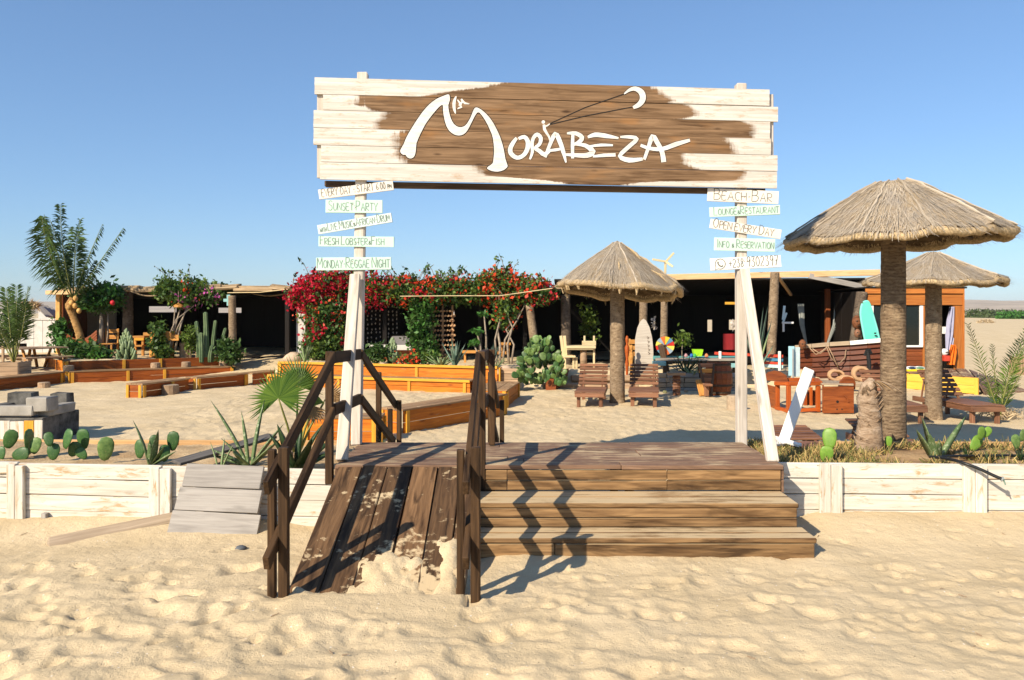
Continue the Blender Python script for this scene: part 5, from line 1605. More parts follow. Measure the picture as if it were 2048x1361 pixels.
M_HULL = wood("shaded red hull planks", (0.070, 0.017, 0.006), (0.140, 0.036, 0.011), rough=0.5, vary=0.08, stain=0.3, knots=0)  # red hull colour darkened to stand in for the roof's shade
# boat shaped counter
t = thing("boat_counter", "red brown boat hull counter with a white gunwale in front of the bar", "counter", (8.0, 19.8, 0.1))
cols = [(1592, 698, 762, 20.4), (1625, 695, 764, 20.0), (1660, 692, 764, 19.7), (1700, 689.5, 763, 19.45), (1735, 686.5, 762, 19.3), (1775, 683, 762, 19.2)]
nr = 7
for r in range(nr):
    for (c0, c1_) in zip(cols[:-1], cols[1:]):
        pts = []
        for c in (c0, c1_):
            f0, f1 = r / nr, (r + 1) / nr
            y0 = c[1] + (c[2] - c[1]) * f0; y1 = c[1] + (c[2] - c[1]) * f1
            pts.append((D(c[0], (y0 + y1) / 2, c[3] + 0.18 * (f0 + f1) / 2), (y1 - y0) / F * c[3]))
        plank("hull_plank", pts[0][0], pts[1][0], 0.03, (pts[0][1] + pts[1][1]) / 2 - 0.001, M_HULL, t, up=(0, 0.3, 1))
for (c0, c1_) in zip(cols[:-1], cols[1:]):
    plank("gunwale", D(c0[0], c0[1] - 3, c0[3] - .02), D(c1_[0], c1_[1] - 3, c1_[3] - .02), 0.10, 0.10, M_WPAINT if c0[0] > 1690 else M_DRIFT, t)  # left stretch in darker timber: roof shade put into its colour

# wooden kiosk on its yellow fronted deck
t = thing("wooden_kiosk", "small varnished timber kiosk with a white framed window, right of the bar", "kiosk", (10.1, 20.4, 0.43))
KY = 20.2
kx = lambda x, Y=KY: (x - HX) / F * Y
kz = lambda y, Y=KY: CAM_H - (y - HY) / F * Y
def slab(name, x0, x1, y0, y1, mat, Y=KY, th=0.05, rows=1):
    h = (kz(y0, Y) - kz(y1, Y)) / rows
    for r in range(rows):
        z = kz(y1, Y) + (r + .5) * h
        plank(name, (kx(x0, Y), Y, z), (kx(x1, Y), Y, z), h - 0.006, th, mat, t, up=(0, -1, 0))
slab("fascia_board", 1731, 1927, 575, 588, M_KIOSK, KY - 0.06)
slab("fascia_board", 1734, 1927, 589, 611, M_KIOSK, KY - 0.02)
slab("wall_board", 1735, 1856, 694, 741, M_REDW, KY + 0.03, rows=5)
plank("post", (kx(1915), KY, 0.40), (kx(1915), KY, kz(612)), 0.25, 0.12, M_KIOSK, t, up=(0, -1, 0))
plank("post", (kx(1924.6), KY - .01, 0.40), (kx(1924.6), KY - .01, kz(575)), 0.03, 0.14, M_KIOSK, t, up=(0, -1, 0))
plank("post", (kx(1850), KY, 0.40), (kx(1850), KY, kz(612)), 0.12, 0.08, M_KIOSK, t, up=(0, -1, 0))
plank("post", (kx(1733), KY, 0.40), (kx(1733), KY, kz(612)), 0.16, 0.08, M_YELL, t, up=(0, -1, 0))
win = plank("window_sill", (kx(1740), KY - 0.02, kz(693)), (kx(1844), KY - 0.02, kz(693)), 0.05, 0.08, M_WPAINT, t, up=(0, -1, 0))
for x, w in ((1842, .085), (1809.5, .035), (1744, .06)):
    plank("window_frame", (kx(x), KY - 0.01, kz(692)), (kx(x), KY - 0.01, kz(612)), w, 0.05, M_WPAINT, t, up=(0, -1, 0))
M_GLASS = NT("dark window glass"); M_GLASS.fin((0.008, 0.012, 0.010), 0.06, 0.5); M_GLASS = M_GLASS.m
for x0, x1 in ((1746, 1808), (1811, 1838)):
    plank("window_pane", (kx((x0 + x1) / 2), KY + 0.02, kz(691)), (kx((x0 + x1) / 2), KY + 0.02, kz(613)), (x1 - x0) / F * KY, 0.012, M_GLASS, t, up=(0, -1, 0), bev=0)
BK = KY + 3.0
for (a, b) in (((kx(1735), KY + .1), (kx(1735), BK)), ((kx(1926), KY + .1), (kx(1926), BK)), ((kx(1735), BK), (kx(1926), BK))):
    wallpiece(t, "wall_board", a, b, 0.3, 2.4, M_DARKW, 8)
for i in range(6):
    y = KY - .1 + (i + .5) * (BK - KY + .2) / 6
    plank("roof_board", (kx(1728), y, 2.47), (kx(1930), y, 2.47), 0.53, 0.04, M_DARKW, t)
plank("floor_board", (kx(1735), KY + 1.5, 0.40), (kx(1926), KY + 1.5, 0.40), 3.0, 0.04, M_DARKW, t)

t = thing("kiosk_deck", "low deck with bright yellow front boards and a sloping plank ramp, under the kiosk", "deck", (10.3, 19.3, 0))
P1, P2, P3, P4 = Vector((9.30, 19.75, .405)), Vector((10.45, 18.10, .385)), Vector((11.45, 20.15, .42)), Vector((9.0, 20.2, .42))
nb = 8
for i in range(nb):
    f = (i + .5) / nb
    a = P1.lerp(P2, f); b = P4.lerp(P3, f)
    plank("deck_plank", a, b, (P2 - P1).length / nb * 0.88, 0.03, M_DECK, t)
for r in range(2):
    z = 0.095 + r * 0.185
    plank("front_board", Vector((P1.x - .03, P1.y + .0, z)), Vector((P2.x, P2.y - .03, z)), 0.18, 0.03, M_YDECK, t, up=(-.8, -.55, 0))
plank("corner_post", (P2.x + .03, P2.y - .05, -.05), (P2.x + .03, P2.y - .05, .372), 0.09, 0.05, M_YDECK, t, up=(-.8, -.55, 0))
Q1, Q2 = Vector((10.58, 17.98, 0.0)), Vector((12.1, 18.75, 0.0))
n = 6
for i in range(n):
    f0, f1 = i / n + .01, (i + 1) / n - .01
    a0, b0 = P2.lerp(Q1, f0), P3.lerp(Q2, f0); a1, b1 = P2.lerp(Q1, f1), P3.lerp(Q2, f1)
    mb = MB(); dz = Vector((0, 0, -0.03)); o = Vector((.05, 0, 0))
    mb.add([a0 + o, b0 + o, b1 + o, a1 + o, a0 + o + dz, b0 + o + dz, b1 + o + dz, a1 + o + dz], [(0, 1, 2, 3), (7, 6, 5, 4), (0, 4, 5, 1), (1, 5, 6, 2), (2, 6, 7, 3), (3, 7, 4, 0)])
    mb.build("ramp_plank", M_DECK, t)

# white fence and sheds at the far left
t = thing("white_fence", "tall white board fence with a gate, left of the pavilion", "fence", (-16.3, 27, 0.3))
FY = 27.2
for i in range(-9, 9):
    x = -17.9 + i * 0.30
    h = kz(622, FY) if i < 5 else kz(639, FY)
    plank("fence_board", (x, FY, 0.1), (x, FY, h - 0.02 * rnd.random()), 0.29, 0.03, M_WSTUC, t, up=(0, -1, 0))
plank("fence_rail", (-20.7, FY - .03, kz(639, FY)), (-15.2, FY - .03, kz(639, FY)), 0.03, 0.06, M_WSTUC, t)
t = thing("small_shed", "low white shed with a tilted grey plank roof, peeping over the white fence", "shed", (-16.5, 29, 0.3))
plank("wall", (-16.4, 30.2, 0.2), (-16.4, 30.2, kz(618, 30.2)), 2.9, 0.1, M_WSTUC, t, up=(0, -1, 0))
for i in range(5):
    a = D(70 + i * 9, 606 + i * 3, 28.0 + .3 * i); b = D(100 + i * 5, 634 + i * 1.2, 27.6 + .25 * i)
    plank("roof_plank", a, b, 0.26, 0.03, M_GREYB, t)
t = thing("thatch_tuft", "ragged straw tuft on top of the white fence", "thatch", (-16.8, 27.1, 2.0))
P = np.array([D(48 + 28 * rnd.random(), 606 + 10 * rnd.random(), 27.0) for _ in range(260)])
quads_obj("straw", leaf_quads(P, 0.34, 0.10, -0.4), M_STRAW, t, kind='stuff')

t = thing("reed_fence", "short brown reed fence at the far right edge of the photo", "fence", (15.2, 23.6, 0))
for i in range(14):
    x = 14.72 + i * 0.135
    h = 0.48 + 0.12 * rnd.random() + 0.02 * i
    plank("fence_stake", (x, 23.6 + rnd.uniform(-.03, .03), -0.1), (x + rnd.uniform(-.02, .02), 23.6, h), 0.11, 0.05, M_LOG, t, up=(0, -1, 0), jit=.008)

# ------------------------------------------------------------------ palms
def frond(mbr, out, p0, pc, p2, n, ll, droop, side=0.85, r=0.022, start=0.15, wl=0.035, taper=True):
    "stalk into mbr, leaflets appended to out as (4,3) arrays"
    p0, pc, p2 = Vector(p0), Vector(pc), Vector(p2)
    B = lambda t_: p0 * (1 - t_) ** 2 + pc * 2 * t_ * (1 - t_) + p2 * t_ * t_
    mbr.tube([B(k / 10) for k in range(11)], [r * (1 - .8 * k / 10) for k in range(11)], 5)
    for k in range(n):
        f = start + (1 - start) * (k + .5) / n
        q = B(f); tg = (B(min(f + .02, 1)) - B(f - .02)).normalized()
        s = tg.cross(Vector((0, 0, 1)))
        s = s.normalized() if s.length > 1e-3 else Vector((1, 0, 0))
        rot = Matrix.Rotation(rnd.uniform(-.35, .35), 3, tg)
        L = ll * (math.sin(PI * (0.12 + 0.80 * f)) ** 0.6 if taper else 1) * rnd.uniform(.8, 1.1)
        for sg in (-1, 1):
            d = (rot @ (s * sg * side)) + tg * rnd.uniform(.55, .85) + Vector((0, 0, -droop)) * rnd.uniform(.5, 1.3)
            d.normalize()
            w = d.cross(tg.cross(s)).normalized() * wl * .5
            m_ = q + d * L * .45 + Vector((0, 0, .02 * L)); e = q + d * L + Vector((0, 0, -droop * L * .35))
            out.append((q - w * .4, m_ - w, e, m_ + w)) 
def palm(label, x, y, z, trunk_pts, trunk_r, trm, fronds, crown_y, n=34, ll=0.45, droop=0.25, mat=None, wl=0.035, r=0.022, name="palm_tree", cat="palm", parts=True, side=.85):
    t = thing(name, label, cat, (x, y, z))
    if trunk_pts:
        mb = MB(); pts, rad = [], []
        N = 40
        for i in range(N + 1):
            f = i / N * (len(trunk_pts) - 1); k = min(int(f), len(trunk_pts) - 2); f -= k
            pts.append(Vector(trunk_pts[k]).lerp(Vector(trunk_pts[k + 1]), f)); rad.append((trunk_r[k] * (1 - f) + trunk_r[k + 1] * f) * (1.06 if i % 2 else 0.94))
        mb.tube(pts, rad, 12); mb.build("trunk", trm, t, smooth=True)
    for fr in fronds:
        mbr = MB(); out = []
        kw = dict(n=n, ll=ll, droop=droop, wl=wl, r=r, side=side)
        if len(fr) > 3: kw.update(fr[3])
        frond(mbr, out, fr[0], fr[1], fr[2], **kw)
        st = mbr.build("frond", M_RACH, t, smooth=True)
        quads_obj("leaflets", np.array([[tuple(v) for v in q] for q in out]), mat or M_PALM, st, kind='stuff')
    return t
Yp = 24.0
cr = D(146, 600, Yp)
TP = lambda x, y, dy=0: D(x, y, Yp + dy)
fr = []
for (cx_, cy_, tx, ty, dy, L) in ((92, 520, 84, 436, -1.2, .62), (112, 500, 88, 432, -.5, .62), (120, 500, 121, 410, 0, .5), (146, 520, 160, 440, .3, .5), (126, 515, 100, 440, .2, .58), 
                                  (150, 530, 150, 455, 1.2, .5), (165, 540, 205, 449, .2, .26), (175, 560, 247, 456, -.3, .24), (160, 570, 190, 520, .9, .3)):
    fr.append((cr, TP(cx_, cy_, dy * .5), TP(tx, ty, dy), dict(ll=L, n=84 if L > .4 else 50, droop=.85 if L > .52 else .55 if L > .4 else .9, side=.62, wl=.045)))
palm("coconut palm with windblown upright fronds and a bent trunk, before the pavilion's left end", D(166, 705, Yp).x, Yp, 0.45,
     [D(167, 706, Yp), D(158, 665, Yp), D(146, 632, Yp), D(140, 612, Yp), D(146, 596, Yp)], [.135, .11, .10, .14, .09], M_TRUNKO, fr, 0)
# hanging coconuts and old leaf sheaths
for i, (x, y) in enumerate(((143, 606), (150, 612), (138, 615), (158, 622), (151, 597))):
    c = D(x, y, Yp - 0.2); t = thing("coconut", "yellow coconut in the bent palm's crown, " + ("highest on the left side", "at the trunk's top right", "lowest on the left", "farthest to the right", "topmost of all, between the fronds")[i], "coconut", c, group="coconuts in the palm")
    mb = MB(); mb.lathe(c, [(.01, -.09), (.055, -.06), (.07, 0), (.055, .055), (.01, .08)], 10); mb.build("husk", M_POSTO, t, smooth=True)

# potted palm, far left
Yq = 20.3
t = thing("square_planter", "square grey timber planter holding the small palm at the left edge", "planter", (D(28, 740, Yq).x, Yq, 0.27))
px0 = D(28, 740, Yq).x
for i, (dx, dy, ln, ax) in enumerate(((0, -.27, .54, 0), (0, .27, .54, 0), (-.27, 0, .54, 1), (.27, 0, .54, 1))):
    for r in range(3):
        z = 0.30 + r * 0.12
        a = Vector((px0 + dx - (ln / 2 if ax == 0 else 0), Yq + dy - (ln / 2 if ax else 0), z)); b = a + (Vector((ln, 0, 0)) if ax == 0 else Vector((0, ln, 0)))
        plank("side_board", a, b, 0.115, 0.03, M_LOG if ax == 0 else M_DRIFT, t, up=(dx, dy, 0))  # front and back boards darker, shade put into their timber colour
plank("soil", (px0 - .25, Yq, 0.55), (px0 + .25, Yq, 0.55), .5, .03, M_SOIL, t)
b = Vector((px0, Yq, .56)); fr = []
for (cx_, cy_, tx, ty, dy) in ((18, 640, 12, 578, -.3), (8, 650, -22, 600, 0), (40, 640, 58, 575, .2), (34, 650, 33, 572, .5), (0, 670, -40, 640, .3), (48, 660, 52, 610, -.5), (28, 660, 20, 600, .4), (14, 680, -12, 648, -.6), (40, 650, 44, 600, .6)):
    fr.append((b, D(cx_, cy_, Yq + dy * .5), D(tx, ty, Yq + dy), dict(start=.3)))
palm("small dense palm in the square planter at the left edge", px0, Yq, .56, None, None, None, fr, 0, n=52, ll=0.36, droop=.15, wl=.03, r=.02)

# young date palm at the right edge
Yd = 14.0
b = Vector((D(2001, 832, Yd).x, Yd, gz(8.6, Yd)))
fr = []
for (cx_, cy_, tx, ty, dy, L) in ((1975, 760, 1936, 648, -.2, .22), (1990, 770, 1984, 690, .1, .16), (2004, 760, 2062, 668, .0, .30), (2000, 770, 2040, 680, .5, .28), (2010, 790, 2075, 700, -.3, .28), (1990, 800, 1972, 765, .3, .10), (2008, 770, 2052, 660, .3, .28)):
    fr.append((b, D(cx_, cy_, Yd + dy * .5), D(tx, ty, Yd + dy), dict(ll=L)))
palm("young date palm with a few thin fronds at the right edge", b.x, b.y, b.z, None, None, None, fr, 0, n=34, droop=.05, mat=M_PALMY, wl=.018, r=.014)
P = np.array([(b.x + rnd.gauss(0, .16), b.y + rnd.gauss(0, .16), b.z + .04 + abs(rnd.gauss(0, .05))) for _ in range(260)])
tag(quads_obj("dry_litter", leaf_quads(P, 0.16, 0.12, 0.5), M_STRAW, None), "dry straw litter round the foot of the young date palm", "straw litter", kind='stuff')

# fan palm in the left planter
def fan_leaf(t, hub, nrm, upd, R, a0, a1, n, mat, fold=0.18, droop=0.1):
    nrm = Vector(nrm).normalized(); u = (Vector(upd) - nrm * Vector(upd).dot(nrm)).normalized(); s = nrm.cross(u)
    mb = MB()
    da = (a1 - a0) / n
    for i in range(n):
        a = a0 + (i + .5) * da
        L = R * (0.82 + .18 * math.cos((i / (n - 1) - .5) * 2.2)) * rnd.uniform(.92, 1.06)
        d = u * math.cos(a) + s * math.sin(a)
        w = s * math.cos(a) - u * math.sin(a)
        hw = math.tan(da / 2) * L * .50 * 1.2
        mid = hub + d * L * .50
        tip = hub + d * L - nrm * L * droop * rnd.uniform(.3, 1.4) + w * rnd.uniform(-.02, .02) * L
        mb.add([hub, mid - w * hw, mid + nrm * hw * fold * 5, mid + w * hw, tip], [(0, 1, 2), (0, 2, 3), (1, 4, 2), (2, 4, 3)])
    return mb.build("leaf_blade", mat, t, fixn=False)
M_FAN = leafm("fan palm green", (0.035, 0.095, 0.014), (0.15, 0.235, 0.035), trans=0.3)
M_DRYF = leafm("dry brown palm leaf", (0.20, 0.11, 0.045), (0.38, 0.25, 0.12), trans=0.1)
Yf = 7.75
base = D(592, 905, Yf); base.z = 0.42
t = thing("fan_palm", "young fan palm with one big round leaf, left of the dark handrail", "palm", base)
for (hx, hy, Y, nrm, up_, R, mt, a, n) in ((557, 797, 7.55, (-.25, -.85, .45), (-.1, .2, 1), .375, M_FAN, 2.3, 40), (596, 772, 7.95, (.55, -.75, .2), (.35, 0, 1), .32, M_FAN, 1.7, 26), (648, 806, 7.8, (.3, -.4, .9), (-1, -.1, .15), .22, M_PALMY, .9, 14),
                                      (628, 812, 7.7, (0, -.9, .4), (.2, 0, -1), .20, M_DRYF, 1.0, 12), (650, 800, 8.1, (.2, -.9, .3), (.9, 0, .6), .28, M_DRYF, .8, 12)):
    hub = D(hx, hy, Y)
    mb = MB(); c = base.lerp(hub, .5) + Vector((0, 0, .04)); mb.tube([base, base.lerp(c, .6), c, c.lerp(hub, .6), hub], [.016, .014, .011, .009, .007], 6)
    st = mb.build("leaf_stalk", M_RACH, t, smooth=True)
    fan_leaf(st, hub, nrm, up_, R, -a, a, n, mt)
trunk("trunk", base - Vector((0, 0, .05)), base + Vector((0, 0, .14)), .055, .03, M_TRUNK, t, rings=8, n=10, rough=.12)

# ------------------------------------------------------------------ cacti and succulents
def cactusm(name, c1, c2):
    m = NT(name)
    p = m.coords()
    vo = m.n("ShaderNodeTexVoronoi"); vo.inputs["Scale"].default_value = 10; m.l(p, vo.inputs["Vector"])
    n1 = m.noise(p, 4, 6, .7)
    col = m.mix(m.mapr(n1, .38, .66, 0, 1), c1, c2)
    hv = m.n("ShaderNodeHueSaturation"); m.l(m.mapr(m.rand(), 0, 1, .75, 1.25), hv.inputs["Value"]); m.l(col, hv.inputs["Color"])
    col = m.mix(m.mapr(vo.outputs["Distance"], .13, .22, .75, 0), hv.outputs[0], (.22, .20, .10))
    m.bump(n1, .2, .01)
    return m.fin(col, .45, .35)
M_PEAR = cactusm("prickly pear skin", (0.065, 0.125, 0.030), (0.165, 0.25, 0.070))
M_PEARB = cactusm("bright prickly pear skin", (0.13, 0.26, 0.03), (0.20, 0.34, 0.05))
M_PEARD = cactusm("dark prickly pear skin", (0.03, 0.085, 0.02), (0.06, 0.13, 0.032))
_pads = {}
def pad_mesh(mat, k=0):
    key = (mat.name, k)
    if key in _pads: return _pads[key]
    R = random.Random(k)
    n, m_ = 14, 6
    asp = (1.0, 0.86, 1.12)[k]
    V = [(0, 0, 0)]
    for j in range(1, m_):
        f = j / m_
        for i in range(n):
            a = 2 * PI * i / n
            z = (1 - math.cos(PI * f)) / 2
            w = math.sin(PI * f) ** .8 * (0.27 + .16 * z) * asp
            V.append((w * math.cos(a), 0.052 * math.sin(a) * math.sin(PI * f) ** .5 + 0.03 * math.sin(z * 3 + k) , z))
    V.append((0, 0.03 * math.sin(3 + k), 1))
    fs = [(0, 1 + (i + 1) % n, 1 + i) for i in range(n)]
    for j in range(m_ - 2):
        for i in range(n):
            a, b = 1 + j * n + i, 1 + j * n + (i + 1) % n
            fs.append((a, b, b + n, a + n))
    e = len(V) - 1; s = 1 + (m_ - 2) * n
    fs += [(e, s + i, s + (i + 1) % n) for i in range(n)]
    me = bpy.data.meshes.new("pad"); me.from_pydata(V, [], fs); me.shade_smooth(); me.materials.append(mat)
    _pads[key] = me
    return me
def pad(t, base, d, nrm, h, mat, k=None):
    z = Vector(d).normalized(); y = Vector(nrm) - z * Vector(nrm).dot(z); y.normalize(); x = y.cross(z)
    M = Matrix(((x.x * h, y.x * h, z.x * h, 0), (x.y * h, y.y * h, z.y * h, 0), (x.z * h, y.z * h, z.z * h, 0), (0, 0, 0, 1))); M.translation = base
    return link("pad", pad_mesh(mat, rnd.randrange(3) if k is None else k), t, M)

def pear_plant(label, pads, Y, zs, mat=M_PEAR):
    "pads: (x, y of the middle, width, height, lean in degrees, turn in degrees)"
    c = D(pads[0][0], pads[0][1], Y)
    t = thing("prickly_pear", label, "cactus", (c.x, Y, zs), group="prickly pears in the planters")
    for (x, y, w, h, lean, turn) in pads:
        H = max(h, w) / F * Y
        a = math.radians(lean)
        d = Vector((math.sin(a), rnd.uniform(-.15, .15), math.cos(a)))
        b = D(x, y, Y + rnd.uniform(-.08, .12)) - d * H / 2
        tr = math.radians(turn)
        pad(t, b, d, (math.sin(tr), -math.cos(tr), .1), H * 1.08, mat, 1 if w < h * .7 else 0)
pear_plant("prickly pear cut by the left edge of the photo", [(20, 880, 22, 40, 25, 20), (3, 908, 16, 26, -5, 0), (40, 909, 36, 14, 80, -20)], 7.55, .46, M_PEARD)
pear_plant("prickly pear pads in the left planter with one pad seen edge on", [(58, 886, 30, 50, 2, 88), (71, 893, 15, 32, 8, 10)], 7.65, .46)
pear_plant("three pad prickly pear above the first wall post on the left", [(107, 905, 32, 30, 0, 10), (98, 880, 14, 28, -15, 20), (135, 880, 22, 40, 15, -25)], 7.5, .46, M_PEARD)
pear_plant("dark prickly pear between two brighter ones in the left planter", [(148, 900, 26, 30, 20, 30), (167, 880, 22, 40, -3, 0), (164, 908, 26, 22, -40, 10)], 7.6, .46, M_PEARD)
pear_plant("single upright prickly pear pad standing alone in the left planter", [(211, 900, 22, 46, 8, 25)], 7.5, .45)
pear_plant("prickly pear beside the spiky aloe, in front of the sandy yard", [(280, 900, 20, 36, 0, -10), (346, 884, 16, 38, 5, 0), (329, 908, 22, 32, 0, 20), (308, 886, 12, 28, 0, 10)], 7.5, .45, M_PEARD)
pear_plant("bright two pad prickly pear at the right planter's white wall", [(1653, 911, 30, 34, 2, -15), (1659, 880, 24, 42, 3, -25)], 7.36, .43, M_PEARB)
pear_plant("small prickly pear pad at the foot of the thick trunk", [(1777, 884, 18, 20, 0, 0)], 8.1, .43, M_PEARB)
pear_plant("forked young prickly pear behind the black hose", [(1951, 888, 12, 34, 40, 0), (1962, 868, 12, 26, 10, 10), (1973, 866, 10, 24, 40, 0)], 8.0, .43, M_PEARB)
pear_plant("prickly pear at the right edge of the right planter", [(2032, 885, 16, 28, -10, 0), (2046, 872, 16, 24, 20, 0)], 7.9, .43)

# the big prickly pear beside the log steps
cx0, cy0 = D(1080, 740, 19.1).x, 19.1
t = thing("prickly_pear", "big bushy prickly pear spreading beside the log steps, under the orange bougainvillea", "cactus", (cx0, cy0, .1))
for i in range(235):
    u = rnd.uniform(-1, 1); f = rnd.random() ** .8
    x = 1082 + u * 52 * (1 - .35 * f) ; yv = 768 - f * 92 * (1 - .45 * u * u) 
    Y = 19.0 + rnd.uniform(-.45, .45)
    h = rnd.uniform(.13, .22)
    lean = u * rnd.uniform(.2, 1.1) + rnd.gauss(0, .35)
    d = Vector((math.sin(lean), rnd.uniform(-.5, .2), max(.15, math.cos(lean))))
    pad(t, D(x, yv + 6, Y), d, (rnd.gauss(0, .6), -1, rnd.gauss(0.2, .4)), h, M_PEAR if rnd.random() < .7 else M_PEARD)

def leafblade(t, b, d, out, L, w, mat, curve=0.2, name="leaf", k=7):
    "thick pointed succulent leaf from b along d bending towards out"
    b = Vector(b); d = Vector(d).normalized(); out = Vector(out)
    s = d.cross(out); s = s.normalized() if s.length > 1e-3 else Vector((1, 0, 0))
    up = s.cross(d).normalized()
    mb = MB(); V = []; fs = []
    for i in range(k + 1):
        f = i / k
        c = b + d * L * f + out.normalized() * curve * L * f * f
        ww = w * (0.75 + .6 * f) * (1 - f ** 2.2) * .5 + .0008
        th = ww * .45
        V += [c - s * ww + up * ww * .35, c - up * 0 , c + s * ww + up * ww * .35, c - up * th]
    for i in range(k):
        a = i * 4
        for q in range(4):
            q2 = (q + 1) % 4
            fs.append((a + q, a + q2, a + 4 + q2, a + 4 + q))
    mb.add(V, fs)
    return mb.build(name, mat, t, smooth=True)
def aloem(name, c1, c2, c3):
    m = NT(name); p = m.coords()
    n1 = m.noise(p, 34, 3, .6); n2 = m.noise(p, 5, 3)
    col = m.mix(m.mapr(n2, .35, .65, 0, 1), c1, c2)
    col = m.mix(m.mapr(n1, .56, .64, 0, .75), col, c3)
    return m.fin(col, .45, .35)
M_ALOE = aloem("spotted aloe", (.075, .13, .05), (.18, .235, .095), (.40, .44, .28))
M_AGAVE = aloem("blue green agave", (.075, .14, .10), (.16, .23, .17), (.20, .27, .20))
M_AGAVY = aloem("pale agave", (.16, .24, .10), (.30, .36, .17), (.36, .40, .22))
M_ALOED = aloem("dark aloe", (.015, .04, .014), (.04, .075, .025), (.08, .12, .05))
def rosette(label, pos, tips, Y, w, mat, cat="aloe", group=None, curve=.12, name="aloe_plant"):
    "tips: photo pixels of the leaf ends with a step in depth"
    b = Vector(pos)
    t = thing(name, label, cat, b, group=group)
    for tp in tips:
        e = D(tp[0], tp[1], Y + (tp[2] if len(tp) > 2 else rnd.uniform(-.1, .1)))
        d = e - b; L = d.length
        out = Vector((d.x, d.y, 0)); out = out.normalized() if out.length > .01 else Vector((0, -1, 0))
        mt = tp[3] if len(tp) > 3 else mat
        leafblade(t, b + out * .015, d.normalized() - out * curve * .8, out, L, w * rnd.uniform(.85, 1.15), mt, curve)
    return t
def on_soil(x, Y, z): 
    return Vector(((x - HX) / F * Y, Y, z))
rosette("tall spotted aloe between prickly pears in the left planter", on_soil(302, 7.45, .43), [(272, 842), (314, 862), (300, 880, -.05), (325, 895, -.1), (345, 905)], 7.45, .07, M_ALOE)
rosette("large aloe with a long leaning leaf, left of the fan palm", on_soil(500, 7.4, .43), [(430, 806, 0), (487, 824), (524, 800), (560, 852), (430, 900, -.1), (450, 880), (538, 900), (555, 880, -.2), (410, 905, 0), (470, 905, -.2)], 7.4, .068, M_ALOE)
rosette("broad dark aloe in the corner by the handrail", on_soil(590, 7.2, .43), [(560, 850), (600, 845), (640, 850), (660, 880), (545, 870, -.1), (620, 880, -.2), (660, 905, 0), (570, 890, -.2)], 7.2, .14, M_ALOED)
rosette("small rosette succulent at the left planter's front, by the grey boards", on_soil(440, 7.2, .43), [(425, 885), (447, 878), (462, 890), (430, 900), (455, 905)], 7.2, .03, M_AGAVY, "succulent")
rosette("spotted aloe above the black hose in the right planter", on_soil(1872, 7.75, .42), [(1848, 834, 0), (1838, 862, -.05), (1926, 836, .1), (1862, 870, -.1), (1878, 882, -.1)], 7.75, .10, M_ALOE)
for i, (x, y, Y, h, lab) in enumerate(((1605, 892, 7.6, .10, "small dark tuft plant left of the bright cactus"), (1935, 888, 7.7, .16, "brown green tuft plant above the hose"), (1978, 908, 7.5, .13, "small dry tuft plant near the black hose"), (1715, 905, 7.4, .06, "low green tuft at the foot of the dead stump"), (2042, 895, 7.6, .18, "dark tuft plant at the right planter's end"), (770, 905, 8.3, .1, "low green succulent behind the railing"))):
    c = on_soil(x, Y, .43)
    t = thing("tuft_plant", lab, "plant", c, group="small tuft plants in the planters")
    for k in range(16):
        a = rnd.uniform(0, 2 * PI); el = rnd.uniform(.5, 1.4)
        leafblade(t, c, (math.cos(a) * math.cos(el), math.sin(a) * math.cos(el), math.sin(el)), (math.cos(a), math.sin(a), 0), h * rnd.uniform(.7, 1.2), .014, M_ALOED if i not in (3, 5) else M_ALOE, .15, k=3)
# ------------------------------------------------------------------ plants round the bar
def clump_columns(label, cols, Y, z0, mat, cat="cactus", name="column_cactus", group=None):
    "cols: (x base, x top, y top, radius)"
    c = on_soil(cols[0][0], Y, z0)
    t = thing(name, label, cat, c, group=group)
    for (xb, xt, yt, r) in cols:
        yy = Y + rnd.uniform(-.25, .25)
        b = on_soil(xb, yy, z0 - .1); e = D(xt, yt, yy)
        n = 9
        pts = [b.lerp(e, k / n) + Vector(((xt - xb) * .004 * math.sin(PI * k / n) * -1, 0, 0)) for k in range(n + 1)]
        pts += [e + (e - pts[-2]).normalized() * r * .5]
        rad = [r * (.85 + .2 * math.sin(PI * min(k / n + .2, 1))) for k in range(n + 1)] + [r * .35]
        mb = MB(); mb.tube(pts, rad, 14, star=.22); mb.build("column", mat, t)
M_COL = aloem("column cactus skin", (.055, .10, .045), (.12, .17, .075), (.16, .20, .10))
clump_columns("tall column cactus with many ribbed arms, in the left back planter", [(413, 411, 627, 0.078), (398, 393, 645, 0.070), (403, 402, 668, 0.070), (425, 431, 643, 0.058), (420, 424, 693, 0.062), (437, 437, 680, 0.066), (440, 451, 658, 0.055), (411, 413, 690, 0.055)], 23.4, .5, M_COL)
def finger_bush(label, x0, x1, y0, y1, Y, z0, n, r, mat):
    cx_ = (x0 + x1) / 2
    c = on_soil(cx_, Y, z0)
    t = thing("finger_euphorbia", label, "succulent", c, group="finger euphorbias in the planters")
    for i in range(n):
        u = rnd.uniform(-1, 1); f = rnd.random() ** .7
        hw = (x1 - x0) / 2 * (1 - f) ** .6
        e = D(cx_ + u * hw, y1 + (y0 - y1) * f, Y + rnd.uniform(-.3, .3) * (1 - f))
        L = rnd.uniform(.16, .30)
        d = Vector((u * .45, rnd.uniform(-.4, .1), 1)).normalized()
        b = e - d * L
        mb = MB(); mb.tube([b, b.lerp(e, .5) + Vector((u * .02, 0, 0)), e, e + d * r * .7], [r * .9, r, r * .8, r * .2], 6); mb.build("stem", mat, t, smooth=True)
M_EUPH = aloem("pale green euphorbia", (.10, .15, .07), (.22, .28, .13), (.28, .33, .18))
finger_bush("pale cone of finger euphorbia in front of the pavilion's dark trunk post", 229, 277, 658, 720, 23.0, .5, 120, .04, M_EUPH)
